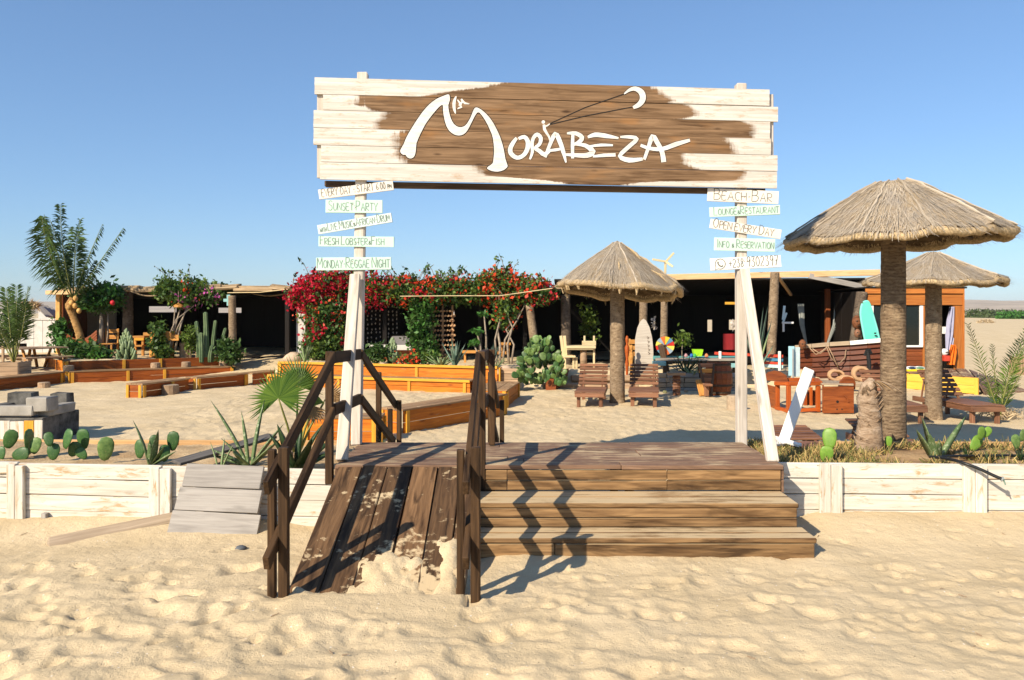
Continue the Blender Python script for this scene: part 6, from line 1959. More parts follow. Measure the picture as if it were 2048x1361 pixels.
finger_bush("finger euphorbia before the white ledge seat", 768, 802, 676, 728, 20.6, .5, 70, .035, M_EUPH)

def bush(label, ells, n, size, mats, stems=(), name="shrub", cat="shrub", group=None, pos=None, nclump=0, clump=.1, asp=.5, up=.3, shell=.5, shoots=0):
    "ells in photo pixels: (x, y, rx, ry, Y, ry_depth); mats: (material, share, blossom?)"
    E = []
    for (x, y, rx, ry, Y, dp) in ells:
        c = D(x, y, Y); E.append(((c.x, c.y, c.z), (rx / F * Y, dp, ry / F * Y)))
    if pos is None: pos = (E[0][0][0], E[0][0][1], E[0][0][2] - E[0][1][2])
    t = thing(name, label, cat, pos, group=group)
    for (mt, share, nm, sz, ncl, w) in mats:
        EE = E
        if w is not None: EE = [E[i] for i in w]
        k = int(n * share)
        P, v = blob_points(EE, k, shell if nm == "foliage" else .85, clump, ncl)
        quads_obj(nm, leaf_quads(P, sz, asp if nm == "foliage" else .8, up, out=v * (.7 if nm == "foliage" else 1.2)), mt, t, kind='stuff')
    for q in range(shoots):
        e = E[rnd.randrange(len(E))]
        a = rnd.uniform(0, 2 * PI)
        b = Vector(e[0]) + Vector((e[1][0] * .7 * math.cos(a), e[1][1] * .6 * math.sin(a), e[1][2] * .75))
        d = Vector((rnd.uniform(-.7, .7), rnd.uniform(-.5, .2), 1)).normalized(); L = rnd.uniform(.25, .6)
        pts = [b, b + d * L * .5, b + d * L + Vector((d.x * .25, 0, -.12)) * L]
        mb = MB(); mb.tube(pts, [.010, .008, .004], 4); mb.build("shoot", M_STEM, t)
        k = rnd.randrange(4, 9)
        P = np.array([tuple(pts[1].lerp(pts[2], rnd.random()) + Vector((rnd.gauss(0, .02), rnd.gauss(0, .02), rnd.gauss(0, .02)))) for _ in range(k)])
        quads_obj("shoot_leaves", leaf_quads(P, mats[0][3], asp, up), mats[q % min(2, len(mats))][0], t, kind='stuff')
    for st in stems:
        pts = [D(*p) for p in st[0]]
        mb = MB(); mb.tube(pts, [st[1] * (1 - .5 * i / (len(pts) - 1)) for i in range(len(pts))], 6); mb.build("stem", M_STEM, t, smooth=True)
    return t
def twigs(x, y, w, h, n, Y):
    R = []
    for i in range(n):
        x0 = x + rnd.uniform(-.25, .25) * w; x1 = x + rnd.uniform(-.5, .5) * w; x2 = x + rnd.uniform(-.6, .6) * w
        yy = Y + rnd.uniform(-.1, .1)
        R.append((((x0, y, yy), ((x0 + x1) / 2 + rnd.uniform(-.1, .1) * w, y - h * .45, yy + .05), (x2, y - h, yy)), rnd.uniform(.012, .03)))
    return R
Yb = 22.6
bush("crimson bougainvillea cascading from the pergola to the ground behind the left sign post", [
    (612, 592, 40, 22, Yb, .5), (655, 568, 52, 22, Yb, .55), (700, 562, 36, 18, Yb, .5), (648, 625, 46, 34, Yb - .2, .5), (655, 668, 46, 36, Yb - .3, .5), (635, 700, 38, 22, Yb - .3, .4), (690, 650, 26, 60, Yb - .1, .4)],
    11500, .11, [(M_LEAF, .52, "foliage", .115, 260, None), (M_LEAFY, .22, "foliage", .11, 120, None), (M_FRED, .42, "blossom", .085, 150, (0, 1, 2)), (M_FRED, .035, "blossom", .09, 26, (3, 4, 6)), (M_FOR, .02, "blossom", .085, 14, (1, 3))],
    twigs(640, 722, 50, 90, 7, Yb - .2), name="bougainvillea", cat="bougainvillea", pos=(-5.4, Yb, .5), clump=.09, shoots=22)
bush("orange and red bougainvillea sprawling along the middle of the pergola roof", [
    (755, 580, 45, 26, 22.4, .5), (815, 582, 50, 26, 22.3, .5), (880, 580, 50, 27, 22.2, .5), (940, 582, 50, 26, 22.1, .5), (725, 590, 20, 28, 22.5, .4)],
    11500, .1, [(M_LEAF, .44, "foliage", .115, 420, None), (M_LEAFY, .36, "foliage", .11, 340, None), (M_FRED, .10, "blossom", .085, 46, (0, 4)), (M_FOR, .09, "blossom", .085, 60, (0, 1, 2, 3)), (M_FRED, .03, "blossom", .085, 20, (1, 2))],
    (), name="bougainvillea", cat="bougainvillea", pos=(-2.2, 22.3, 2.2), clump=.09, shoots=30)
bush("bright orange bougainvillea heaped at the right end of the pergola, on bare twisted stems", [
    (1000, 562, 38, 22, 21.9, .5), (1055, 582, 50, 24, 21.8, .5), (1090, 590, 26, 16, 21.7, .4), (1010, 625, 24, 34, 21.6, .35), (985, 585, 30, 20, 22.0, .4)],
    8600, .1, [(M_LEAF, .44, "foliage", .115, 300, None), (M_LEAFY, .32, "foliage", .11, 240, None), (M_FOR, .17, "blossom", .09, 70, (0, 1, 4)), (M_FOR, .015, "blossom", .085, 8, (3,)), (M_FRED, .03, "blossom", .085, 16, (1, 2))],
    [(((1000, 735, 20.9), (1000, 690, 21.0), (995, 660, 21.3), (1012, 620, 21.7)), .04), (((1018, 735, 20.9), (1015, 690, 21.0), (1025, 655, 21.2), (1008, 620, 21.6)), .035), (((1022, 733, 20.8), (1028, 690, 20.9), (1012, 660, 21.3), (1045, 620, 21.6)), .03), (((1005, 735, 20.9), (1010, 680, 21.0), (1035, 640, 21.4), (1050, 610, 21.7)), .03), (((995, 735, 20.9), (990, 680, 21.1), (1000, 640, 21.4), (1000, 600, 21.7)), .03)],
    name="bougainvillea", cat="bougainvillea", pos=(-.3, 21.5, .5), clump=.09, shoots=24)
bush("green vine hanging as a tall column from the pergola, left of the pierced screen", [(843, 640, 22, 34, 22.0, .3), (842, 680, 24, 36, 21.9, .3), (855, 705, 20, 24, 21.8, .3), (850, 612, 20, 20, 22.1, .3)],
    3400, .1, [(M_LEAF, .55, "foliage", .12, 90, None), (M_LEAFB, .45, "foliage", .12, 90, None)], twigs(850, 725, 30, 110, 6, 22.0), name="hanging_vine", cat="vine", pos=(-2.4, 21.9, .5), clump=.1)
bush("magenta bougainvillea on bare leaning stems over the pavilion's roof edge", [(340, 582, 32, 20, 24.3, .45), (385, 580, 38, 24, 24.2, .45), (425, 588, 30, 16, 24.1, .4), (370, 600, 34, 14, 24.1, .35), (330, 568, 16, 12, 24.3, .3)],
    4200, .1, [(M_LEAF, .50, "foliage", .12, 130, None), (M_LEAFY, .40, "foliage", .12, 110, None), (M_FPK, .035, "blossom", .10, 12, (2, 3)), (M_FOR, .008, "blossom", .08, 8, (1, 3))],
    [(((332, 700, 23.6), (350, 655, 23.8), (364, 605, 24.1)), .04), (((340, 700, 23.6), (356, 655, 23.8), (380, 608, 24.1)), .035), (((350, 700, 23.6), (362, 650, 23.8), (376, 605, 24.1)), .035), (((338, 700, 23.5), (346, 660, 23.7), (352, 600, 24.1)), .03), (((330, 690, 23.5), (352, 640, 23.7), (388, 612, 24.0)), .028)],
    name="bougainvillea", cat="bougainvillea", pos=(-10.2, 23.8, .5), clump=.10, shoots=16)
ft = bush("small round green fruit tree on a slender pale trunk, left of the pavilion's dark post", [(180, 600, 26, 16, 24.6, .4), (205, 585, 26, 14, 24.6, .4), (222, 596, 22, 22, 24.6, .4), (200, 606, 34, 12, 24.5, .4)],
    3000, .1, [(M_LEAF, .5, "foliage", .15, 110, None), (M_LEAFB, .5, "foliage", .15, 100, None)],
    [(((202, 706, 24.5), (203, 660, 24.5), (203, 615, 24.6)), .10), (((212, 706, 24.4), (216, 665, 24.4), (216, 630, 24.5), (208, 618, 24.5)), .03)], name="fruit_tree", cat="tree", pos=(-12.6, 24.5, .5))
c = D(225, 606, 24.15); t = thing("red_fruit", "round red fruit hanging in the small fruit tree", "fruit", c)
mb = MB(); mb.lathe(c, [(.01, -.08), (.06, -.05), (.075, 0), (.06, .05), (.01, .08)], 10); mb.build("flesh", plain("red fruit skin", (.55, .02, .03), .4), t, smooth=True)
bush("green creeper on the ochre corner post of the pavilion", [(120, 672, 12, 22, 25.9, .25), (130, 690, 18, 16, 25.6, .3), (118, 655, 8, 14, 26.0, .2)], 1200, .1, [(M_LEAFB, .5, "foliage", .14, 50, None), (M_LEAF, .5, "foliage", .14, 50, None)], (), name="creeper", cat="creeper")
bush("low leafy plants round the foot of the coconut palm", [(150, 700, 16, 14, 23.6, .3), (178, 703, 22, 12, 23.4, .3), (200, 710, 24, 7, 23.2, .3)], 1700, .1, [(M_LEAFB, .3, "foliage", .16, 60, None), (M_LEAF, .7, "foliage", .16, 60, None)], ())
bush("upright green shrub before the pavilion's thick wooden table", [(314, 655, 7, 10, 23.6, .15), (318, 680, 12, 22, 23.5, .2), (322, 702, 16, 14, 23.4, .25)], 1100, .1, [(M_LEAF, .6, "foliage", .14, 60, None), (M_LEAFY, .4, "foliage", .13, 40, None)], twigs(318, 715, 14, 60, 3, 23.5))
bush("small yellow green shrub left of the column cactus", [(381, 672, 9, 18, 23.5, .2), (380, 690, 6, 10, 23.5, .2)], 700, .1, [(M_LEAFY, 1.0, "foliage", .09, 40, None)], twigs(381, 716, 6, 40, 3, 23.5))
bush("dark shrub beside the pavilion's right trunk post", [(452, 700, 14, 20, 23.1, .25), (470, 710, 14, 12, 23.0, .2)], 700, .1, [(M_LEAF, 1.0, "foliage", .16, 30, None)], twigs(455, 722, 16, 40, 4, 23.1))
bush("round dark green shrub left of the finger euphorbia by the ledge", [(756, 708, 17, 15, 20.5, .25)], 900, .1, [(M_LEAF, 1.0, "foliage", .12, 40, None)], ())
bush("low mixed plants with reddish leaves along the right back bench", [(820, 722, 24, 6, 20.1, .2), (850, 718, 24, 8, 20.1, .2), (700, 722, 30, 7, 20.6, .2)], 1200, .1, [(M_LEAF, .45, "foliage", .11, 40, None), (M_LEAFY, .3, "foliage", .1, 30, None), (M_FOR, .12, "blossom", .07, 14, (0,))], ())
bush("sparse vine in the shade behind the pale table", [(1176, 632, 16, 26, 23.0, .3), (1180, 655, 16, 30, 23.2, .3)], 420, .1, [(M_LEAFY, 1.0, "foliage", .12, 24, None)], (), name="hanging_vine", cat="vine")
bush("thin leafy sapling behind the bar table", [(1366, 678, 14, 12, 20.0, .2)], 120, .1, [(M_LEAFY, 1.0, "foliage", .13, 10, None)], [(((1364, 735, 20.0), (1364, 700, 20.0), (1366, 672, 20.0)), .015)], name="sapling", cat="sapling")

# agaves in the right seats' planter
def agave(label, x, y, Y, z, n, L, w, mat, up=.7, cat="agave"):
    c = on_soil(x, Y, z)
    t = thing("agave_plant", label, cat, c, group="agaves and aloes behind the right benches")
    for i in range(n):
        a = 2 * PI * i / n * 2.4 + rnd.uniform(-.2, .2); el = up + rnd.uniform(-.25, .5) * (1 - i / n * .2)
        leafblade(t, c, (math.cos(a) * math.cos(el), math.sin(a) * math.cos(el), math.sin(el)), (math.cos(a), math.sin(a), 0), L * rnd.uniform(.75, 1.1), w, mat, .12, k=4)
agave("pale yellow green agave at the pierced screen's foot", 882, 728, 19.7, .5, 18, .42, .075, M_AGAVY, .6)
agave("blue green agave with tall stiff leaves, left of the right handrail", 910, 728, 19.6, .5, 14, .66, .075, M_AGAVE, 1.15)
agave("small green agave just right of the handrail's top post", 984, 716, 19.4, .5, 16, .60, .05, M_AGAVE, 1.2)
agave("low pale aloe at the end of the right back bench", 993, 726, 19.2, .5, 16, .32, .035, M_AGAVY, .6)
agave("spiky dry aloe at the pergola opening's edge", 610, 722, 21.2, .5, 14, .55, .04, M_AGAVY, 1.0)
agave("dark spiky yucca behind the barrel chair", 1372, 745, 19.2, .35, 22, .62, .04, M_ALOED, .75, "yucca")
agave("dry spiky plant under the bar table", 1385, 752, 18.9, .30, 16, .36, .03, M_AGAVY, .9, "yucca")
t = thing("tall_agave", "tall pale striped agave behind the right sign post", "agave", on_soil(1515, 19.6, .4))
c = on_soil(1515, 19.6, .4)
for (x, y) in ((1512, 612), (1522, 615), (1531, 612), (1540, 640), (1500, 640), (1505, 625), (1536, 660), (1490, 660), (1545, 690)):
    e = D(x, y, 19.6 + rnd.uniform(-.2, .2)); d = e - c; o = Vector((d.x, d.y + .01, 0)).normalized()
    leafblade(t, c, d.normalized(), o, d.length, .12, M_AGAVY if rnd.random() < .5 else M_AGAVE, .04, k=5)
# three slender saplings with leafy tops
for (xb, xt, yt, lab) in ((973, 968, 628, "tallest of the three slender bare saplings with a leafy tip"), (965, 953, 662, "middle sized slender sapling with a leafy tip"), (962, 945, 686, "shortest of the slender bare saplings with a leafy tip")):
    t = thing("slender_sapling", lab, "sapling", on_soil(xb, 19.5, .5))
    mb = MB(); mb.tube([on_soil(xb, 19.5, .4), D((xb + xt) / 2 + 2, (yt + 725) / 2, 19.5), D(xt, yt, 19.5)], [.03, .024, .016], 6); mb.build("trunk", M_STEM, t, smooth=True)
    cc = D(xt, yt, 19.5)
    P = np.array([(cc.x + rnd.gauss(0, .06), cc.y + rnd.gauss(0, .06), cc.z + rnd.gauss(-.01, .03)) for _ in range(46)])
    quads_obj("crown", leaf_quads(P, .15, .4, .6), M_LEAFB, t, kind='stuff')

# dry ground cover in the right planter
n = 11000
x = 2.42 + 4.6 * nrg.random(n) ** 1.5; y = 7.16 + 1.25 * nrg.random(n)
keep = fbm(x * 2.0, y * 2.0, 81, 3) > (0.33 + 0.20 * sstep(3.9, 5.0, x))
x, y = x[keep], y[keep]; n = len(x)
P = np.stack([x, y, 0.425 + 0.03 * nrg.random(n)], -1)
d = nrg.normal(size=(n, 3)) * .55; d[:, 2] = .35 + .6 * nrg.random(n); d /= np.linalg.norm(d, axis=1, keepdims=True)
L = .035 + .095 * nrg.random((n, 1)); s = np.cross(d, nrg.normal(size=(n, 3))); s /= np.linalg.norm(s, axis=1, keepdims=True); s *= .006
M_DRYG = leafm("dry mixed ground cover", (.26, .17, .06), (.52, .38, .15), rough=.9, trans=.1)
M_GRNG = leafm("olive ground cover", (.10, .11, .03), (.24, .23, .07), rough=.9, trans=.15)
h = n * 3 // 5
for a, b, mt, lab in ((0, h, M_DRYG, "dry golden ground cover spread over the right planter"), (h, n, M_GRNG, "olive green ground cover mixed through the right planter")):
    o = quads_obj("ground_cover", np.stack([P[a:b] - s[a:b], P[a:b] + s[a:b], P[a:b] + d[a:b] * L[a:b] + s[a:b] * .5, P[a:b] + d[a:b] * L[a:b] - s[a:b] * .5], 1), mt, None)
    tag(o, lab, "ground cover", kind='stuff')

# dead stump in the right planter
c = on_soil(1738, 8.05, .40)
t = thing("dead_palm_stump", "ragged dead palm stump with frayed leaf bases, left of the thick trunk", "stump", c)
M_FRAY = trunkm("frayed stump bark", (.32, .22, .14), (.56, .43, .31), 12)
pts = [c, D(1738, 870, 8.05), D(1740, 830, 8.03), D(1735, 795, 8.0), D(1738, 772, 8.0), D(1744, 758, 8.0)]
mb = MB(); mb.tube(pts, [.155, .125, .105, .10, .075, .03], 14); mb.build("trunk", M_FRAY, t, smooth=True)
for i in range(34):
    f = rnd.random(); k = f * 3.6
    p = pts[int(k)].lerp(pts[int(k) + 1], k - int(k)); a = rnd.uniform(0, 2 * PI)
    r = .11 - .03 * f
    o = Vector((math.cos(a), math.sin(a), 0))
    leafblade(t, p + o * r * .7, o * .45 + Vector((0, 0, .9)), o, rnd.uniform(.06, .15), .07, M_FRAY, .25, name="leaf_base", k=3)
for i in range(20):
    a = rnd.uniform(-.6, 1.5); o = Vector((math.cos(a), -abs(math.sin(a)) - .1, 0))
    leafblade(t, D(1744, 764, 7.98), o * .8 + Vector((0, 0, .35)), Vector((o.x * .3, o.y * .3, -1)), rnd.uniform(.12, .30), .018, M_DRYF if i % 3 else M_FRAY, .9, name="dry_leaf", k=5)

# leaning white board on its cross foot
t = thing("leaning_white_board", "narrow white painted board leaning over a cross foot, in front of the right brace", "board", D(1568, 888, 8.1))
a, b = D(1566, 887, 8.1), D(1619, 738, 8.25)
plank("upright_board", a, b, .115, .03, M_WPAINT, t, up=(0, -1, .1), bev=.012)
plank("foot", D(1548, 876, 8.25), D(1600, 891, 7.9), .05, .03, M_WPAINT, t, up=(0, -.6, 1))
plank("foot", D(1542, 889, 7.95), D(1580, 886, 8.2), .05, .03, M_WPAINT, t, up=(0, -.6, 1))
# black hose
M_HOSE = plain("black rubber", (.010, .011, .011), .4, .4)
t = thing("garden_hose", "black hose lying in the right planter and hanging over its white wall", "hose", (4.2, 7.3, .45))
zz = .475
pts = [(7.0, 7.62, zz), (5.8, 7.60, zz), (5.0, 7.66, zz), (4.35, 7.60, zz + .01), (3.95, 7.50, .495), (3.88, 7.38, .515), (3.89, 7.25, .53), (3.93, 7.12, .535), (3.98, 7.02, .52), (4.06, 6.97, .49), (4.13, 6.93, .455), (4.18, 6.90, .43), (4.215, 6.88, .415)]
sp_ = []
for i in range(len(pts) - 1):
    g = lambda j: Vector(pts[min(max(j, 0), len(pts) - 1)])
    for k in range(5):
        u = k / 5; p0, p1, p2, p3 = g(i - 1), g(i), g(i + 1), g(i + 2)
        sp_.append(.5 * (2 * p1 + (p2 - p0) * u + (2 * p0 - 5 * p1 + 4 * p2 - p3) * u * u + (3 * p1 - p0 - 3 * p2 + p3) * u ** 3))
sp_.append(Vector(pts[-1]))
mb = MB(); mb.tube(sp_, .014, 8); mb.build("tube", M_HOSE, t, smooth=True)
mb = MB(); mb.tube([sp_[-2], sp_[-1] + (sp_[-1] - sp_[-2]) * 1.4], [.022, .022], 8); mb.build("end_fitting", plain("grey fitting", (.25, .28, .28), .5), t)
mb = MB(); mb.tube([Vector(pts[-1]) + Vector((.01, 0, 0)), Vector(pts[-1]) + Vector((.03, 0, -.05))], [.010, .006], 6); mb.build("dangling_strap", plain("green strap", (.2, .3, .24), .6), t)

# boards and driftwood at the left wall
t = thing("grey_board_panel", "grey three plank panel leaning on the left white wall beside the ramp", "board panel", (-2.48, 6.85, 0))
TL, TR, BL, BR = Vector((-2.79, 6.90, .545)), Vector((-2.13, 6.84, .535)), Vector((-2.86, 6.62, .01)), Vector((-2.09, 6.58, -.02))
nn = (TR - TL).cross(BL - TL).normalized()
if nn.y > 0: nn = -nn
for i in range(3):
    f = (i + .5) / 3
    plank("plank", TL.lerp(BL, f), TR.lerp(BR, f), (BL - TL).length / 3 - .006, .028, M_GREYB, t, up=nn, jit=.002)
for f in (.2, .8): plank("batten", TL.lerp(TR, f) - nn * .03 + Vector((0, .0, -.03)), BL.lerp(BR, f) - nn * .03 + Vector((0, 0, .03)), .06, .025, M_GREYB, t, up=nn)
M_DKGREY = wood("dark grey board", (.10, .09, .08), (.20, .18, .16))
t = thing("grey_loose_board", "dark grey board lying across the left planter's corner", "board", D(430, 905, 7.4))
plank("plank", D(352, 926, 7.12), D(545, 872, 7.9), .15, .028, M_DKGREY, t, up=(.3, .25, 1))
t = thing("driftwood_plank", "long pale driftwood plank lying on the sand before the left wall", "driftwood", (-3.1, 6.7, 0))
a, b = Vector((-3.72, 6.42, gz(-3.72, 6.42) + .015)), Vector((-2.84, 6.90, gz(-2.84, 6.9) + .03))
plank("plank", a, b, .11, .05, M_DRIFT, t, up=(.1, -.5, 1), jit=.012, bev=.012)
t = thing("stake", "short grey stake in the sand in front of the first wall post", "stake", D(90, 1045, 7.05))
plank("shaft", (D(90, 1045, 6.98).x, 6.98, -.05), (D(90, 1030, 6.98).x, 6.98, .10), .05, .04, M_GREYB, t, up=(0, -1, 0), jit=.004)
for (x, y, r, lab) in ((482, 1093, .045, "flat dark stone on the sand near the handrail's foot"), (284, 1034, .05, "grey stone half buried on top of the sand by the driftwood")):
    g = G(x, y, .02); g.z = gz(g.x, g.y)
    t = thing("stone", lab, "stone", g)
    mb = MB(); mb.lathe(g, [(r * .6, -.02), (r, .0), (r * .9, .012), (r * .4, .022)], 9, wob=.3); mb.build("rock", M_CONC if r > .047 else plain("dark stone", (.10, .11, .12), .7), t, smooth=True)
# small twigs and chips scattered over the front sand
for i in range(16):
    x, y = rnd.uniform(0, 2048), rnd.uniform(1060, 1330)
    g = G(x, y)
    if -1.8 < g.x < 2.4 and g.y > 4.9: continue
    a = rnd.uniform(0, PI); L = rnd.uniform(.02, .055)
    dx, dy = math.cos(a) * L / 2, math.sin(a) * L / 2
    o = plank("twig", (g.x - dx, g.y - dy, gz(g.x - dx, g.y - dy) + .006), (g.x + dx, g.y + dy, gz(g.x + dx, g.y + dy) + .010), .004, .004, M_LOG, None, bev=0)
    tag(o, "tiny brown twig scattered on the front sand", "twig", "twigs on the front sand")

# ------------------------------------------------------------------ log steps and planters by the bar
t = thing("log_steps", "worn timber sleepers set as low steps in the sand before the bar", "steps", (1.9, 19.9, 0))
for (x0, x1, y, z, Y, hh) in ((1085, 1275, 773, .06, 19.45, .13), (1142, 1300, 758, .22, 19.95, .14), (1158, 1300, 746, .36, 20.4, .13)):
    a, b = D(x0, y, Y), D(x1, y + 1, Y)
    plank("sleeper", (a.x, Y, z), (b.x, Y - .1, z), .22, hh, M_LOG, t, jit=.012, bev=.02)
t = thing("crate_planter", "dark weathered crate planter between the right back bench and the big prickly pear", "planter", (0, 18.9, 0))
for r in range(3): plank("side_board", D(997, 742 + r * 11, 18.85), D(1036, 743 + r * 11, 18.7), .12, .03, M_LOG, t, up=(0, -1, 0))
t = thing("red_planter_box", "red brown planter box between the big prickly pear and the log steps", "planter", (1.2, 19.3, 0))
for r in range(3):
    plank("side_board", (1.02, 18.95, .07 + r * .145), (1.42, 20.2, .07 + r * .145), .14, .03, M_REDW, t, up=(1, -.3, 0))
    plank("front_board", (.80, 18.95, .07 + r * .145), (1.04, 18.93, .07 + r * .145), .14, .03, M_REDW, t, up=(0, -1, 0))
for (x, y, Y, r, lab) in ((588, 710, 22.6, .3, "pale boulder at the pergola's left opening"), (693, 724, 20.4, .13, "pale stone left of the round dark shrub"), (768, 724, 20.3, .15, "pale stone between the dark shrub and the euphorbia"), (812, 724, 20.2, .17, "reddish stone right of the euphorbia by the ledge"), (1012, 720, 19.0, .16, "pale stone at the foot of the orange bougainvillea stems")):
    c = on_soil(x, Y, .5)
    t = thing("boulder", lab, "rock", c, group="stones along the right planter")
    mb = MB(); mb.lathe((c.x, c.y, .44), [(r * .8, 0), (r, r * .35), (r * .85, r * .7), (r * .3, r * .95)], 9, wob=.3); mb.build("rock", plain("pale stone", (.50, .37, .26), .9, .1, .2), t, smooth=True)
# ------------------------------------------------------------------ furniture and things round the bar
def col(name, c, rough=.6, spec=.3, var=.08): return plain(name, c, rough, spec, var)
UPF = (0, -1, 0)
def vplank(name, x, y0, y1, Y, w, th, mat, t, x1=None):
    a, b = D(x, y1, Y), D(x if x1 is None else x1, y0, Y)
    return plank(name, a, b, w, th, mat, t, up=UPF)
def hplank(name, x0, x1, y, Y, w, th, mat, t, y1=None, Y1=None, up=(0, 0, 1)):
    return plank(name, D(x0, y, Y), D(x1, y if y1 is None else y1, Y if Y1 is None else Y1), w, th, mat, t, up=up)
M_OLD = wood("orange rustic table wood", (.40, .16, .035), (.60, .30, .075), vary=.15, stain=.3)
# pavilion furniture
Y = 24.0
t = thing("rustic_table", "thick live edge orange table on log legs in the pavilion", "table", on_soil(330, Y, FZ))
hplank("table_top", 300, 358, 668, Y, .9, .10, M_OLD, t)
hplank("edge_board", 301, 358, 676, Y - .45, .04, .17, M_OLD, t)
for x in (309, 339):
    mb = MB(); c = on_soil(x, Y - .1, FZ - .03); mb.lathe(c, [(.14, 0), (.15, .2), (.13, .5), (.12, .62)], 10, wob=.1); mb.build("log_leg", M_OLD, t, smooth=True)
def chair(label, x, Y, seat, w, h, mat, rz=0, z=FZ, group=None):
    c = on_soil(x, Y, z)
    t = thing("chair", label, "chair", c, rz, group=group)
    Mx = wm(t); T = lambda a, b, q: Mx @ Vector((a, b, q))
    for sx in (-1, 1):
        plank("leg", T(sx * w / 2, -w / 2, 0), T(sx * w / 2, -w / 2, seat - .03), .05, .05, mat, t, up=UPF)
        plank("back_post", T(sx * w / 2, w / 2, 0), T(sx * w / 2, w / 2 + .06, h), .05, .05, mat, t, up=UPF)
    for k in range(3): plank("seat_slat", T(-w / 2 - .03, -w / 3 + k * w / 3, seat), T(w / 2 + .03, -w / 3 + k * w / 3, seat), w / 3 - .01, .03, mat, t)
    for q in (h - .08, h - .26): plank("back_slat", T(-w / 2, w / 2 + .04, q), T(w / 2, w / 2 + .04, q), .12, .025, mat, t, up=UPF)
    return t
chair("orange square backed chair left of the pale finger euphorbia", 217, 24.4, .42, .36, .88, M_OLD, 0)
t = thing("side_table", "orange side table with a low shelf, behind the pale finger euphorbia", "table", on_soil(280, 24.2, FZ))
hplank("table_top", 268, 296, 674, 24.2, .5, .06, M_OLD, t)
for x in (271, 286): vplank("leg", x, 676, 712, 24.0, .07, .07, M_OLD, t)
hplank("shelf", 270, 289, 692, 24.0, .3, .05, M_OLD, t)
hplank("apron", 269, 288, 679, 23.95, .04, .08, M_YELL, t)
for (x, h, lab) in ((366, .5, "pale log seat right of the rustic pavilion table"), (373, .32, "short log seat beside the taller pale log"), (398, .22, "lowest log seat behind the column cactus")):
    c = on_soil(x, 23.9, FZ); stump(lab, c.x, c.y, FZ, .10, h, group="log seats in the pavilion")
t = thing("hull_bench", "curved red brown boat side used as a bench back, behind the coconut palm", "bench", on_soil(160, 26, FZ))
for r in range(5):
    for k in range(6):
        f0, f1 = k / 6, (k + 1) / 6
        yb = lambda f: 652 + 30 * math.sin(PI * (.08 + .8 * f)) ** 1 + r * 5.2
        plank("hull_plank", D(122 + 72 * f0, yb(f0), 26 - 1.0 * f0), D(122 + 72 * f1, yb(f1), 26 - 1.0 * f1), .03, .082, M_REDW, t, up=(0, .2, 1))
t = thing("hanging_lamp", "small orange wooden lamp shade hanging among the magenta bougainvillea", "lamp", D(357, 613, 23.9))
mb = MB(); c = D(357, 613, 23.9); mb.lathe(c, [(.17, -.03), (.15, .02), (.05, .08), (.02, .1)], 10); mb.build("shade", M_OLD, t)
mb = MB(); mb.tube([c + Vector((0, 0, .1)), c + Vector((0, 0, .45))], .012, 5); mb.build("cord", M_STEM, t)
t = thing("teal_ornament", "small teal wooden bird shaped ornament hanging left of the pavilion's right post", "ornament", D(454, 598, 23.7))
M_TEAL = col("teal paint", (.10, .30, .30)); M_TEALL = col("light teal paint", (.25, .47, .46))
hplank("wing", 447, 463, 601, 23.7, .03, .09, M_TEALL, t); vplank("body", 457, 590, 612, 23.68, .10, .03, M_TEALL, t)
# picnic tables at the far left
def picnic(label, x, Y, z, W, rz):
    c = on_soil(x, Y, z); t = thing("picnic_table", label, "picnic table", c, rz, group="picnic tables at the left")
    Mx = wm(t); T = lambda a, b, q: Mx @ Vector((a, b, q)); h = .58
    for k in range(4): plank("top_plank", T(-W / 2, -.3 + k * .2, h), T(W / 2, -.3 + k * .2, h), .19, .035, M_LOG, t)
    for s in (-1, 1):
        plank("seat_plank", T(-W / 2, s * .62, .34), T(W / 2, s * .62, .34), .22, .035, M_LOG, t)
        plank("cross_bar", T(s * W * .36, -.66, .30), T(s * W * .36, .66, .30), .05, .09, M_LOG, t)
        for q in (-1, 1): plank("leg", T(s * W * .36, q * .55, -.03), T(s * W * .36, q * .18, h - .03), .09, .045, M_OLD, t, up=(1, 0, 0))
picnic("brown picnic table behind the potted palm", 20, 22.2, .28, 1.5, .3)
picnic("brown picnic table between the potted palm and the orange end panel", 74, 22.2, .28, 1.3, 1.0)
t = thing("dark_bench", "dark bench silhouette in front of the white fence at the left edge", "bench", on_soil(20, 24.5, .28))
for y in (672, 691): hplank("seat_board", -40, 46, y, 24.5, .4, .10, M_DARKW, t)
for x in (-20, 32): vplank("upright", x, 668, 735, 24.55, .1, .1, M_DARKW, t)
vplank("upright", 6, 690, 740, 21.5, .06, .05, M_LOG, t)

# pale table and chairs
Y = 20.9
t = thing("pale_table", "pale yellow table on a thick log leg, right of the big prickly pear", "table", on_soil(1160, Y, .42))
hplank("table_top", 1131, 1189, 694, Y, .7, .06, M_PALEW, t); hplank("apron", 1133, 1187, 698, Y - .3, .03, .06, M_PALEW, t)
mb = MB(); mb.tube([on_soil(1167, Y - .15, .40), D(1167, 698, Y - .15)], [.09, .085], 12); mb.build("log_leg", M_LOG, t, smooth=True)
vplank("leg", 1188, 696, 738, Y - .2, .05, .05, M_PALEW, t)
t = thing("chair", "pale yellow chair left of the pale table, seen from the side", "chair", on_soil(1135, Y, .42), group="pale chairs at the pale table")
for x0, x1 in ((1122, 1127), (1129, 1132)): vplank("back_post", x1, 672, 716, Y, .075, .05, M_PALEW, t, x1=x0)
hplank("seat", 1127, 1150, 713, Y - .1, .45, .05, M_PALEW, t)
for x in (1130, 1147, 1153): vplank("leg", x, 715, 738, Y - .2, .055, .05, M_PALEW, t)
t = thing("chair", "pale yellow chair behind the pale table, its back facing the yard", "chair", on_soil(1178, 21.6, .42), group="pale chairs at the pale table")
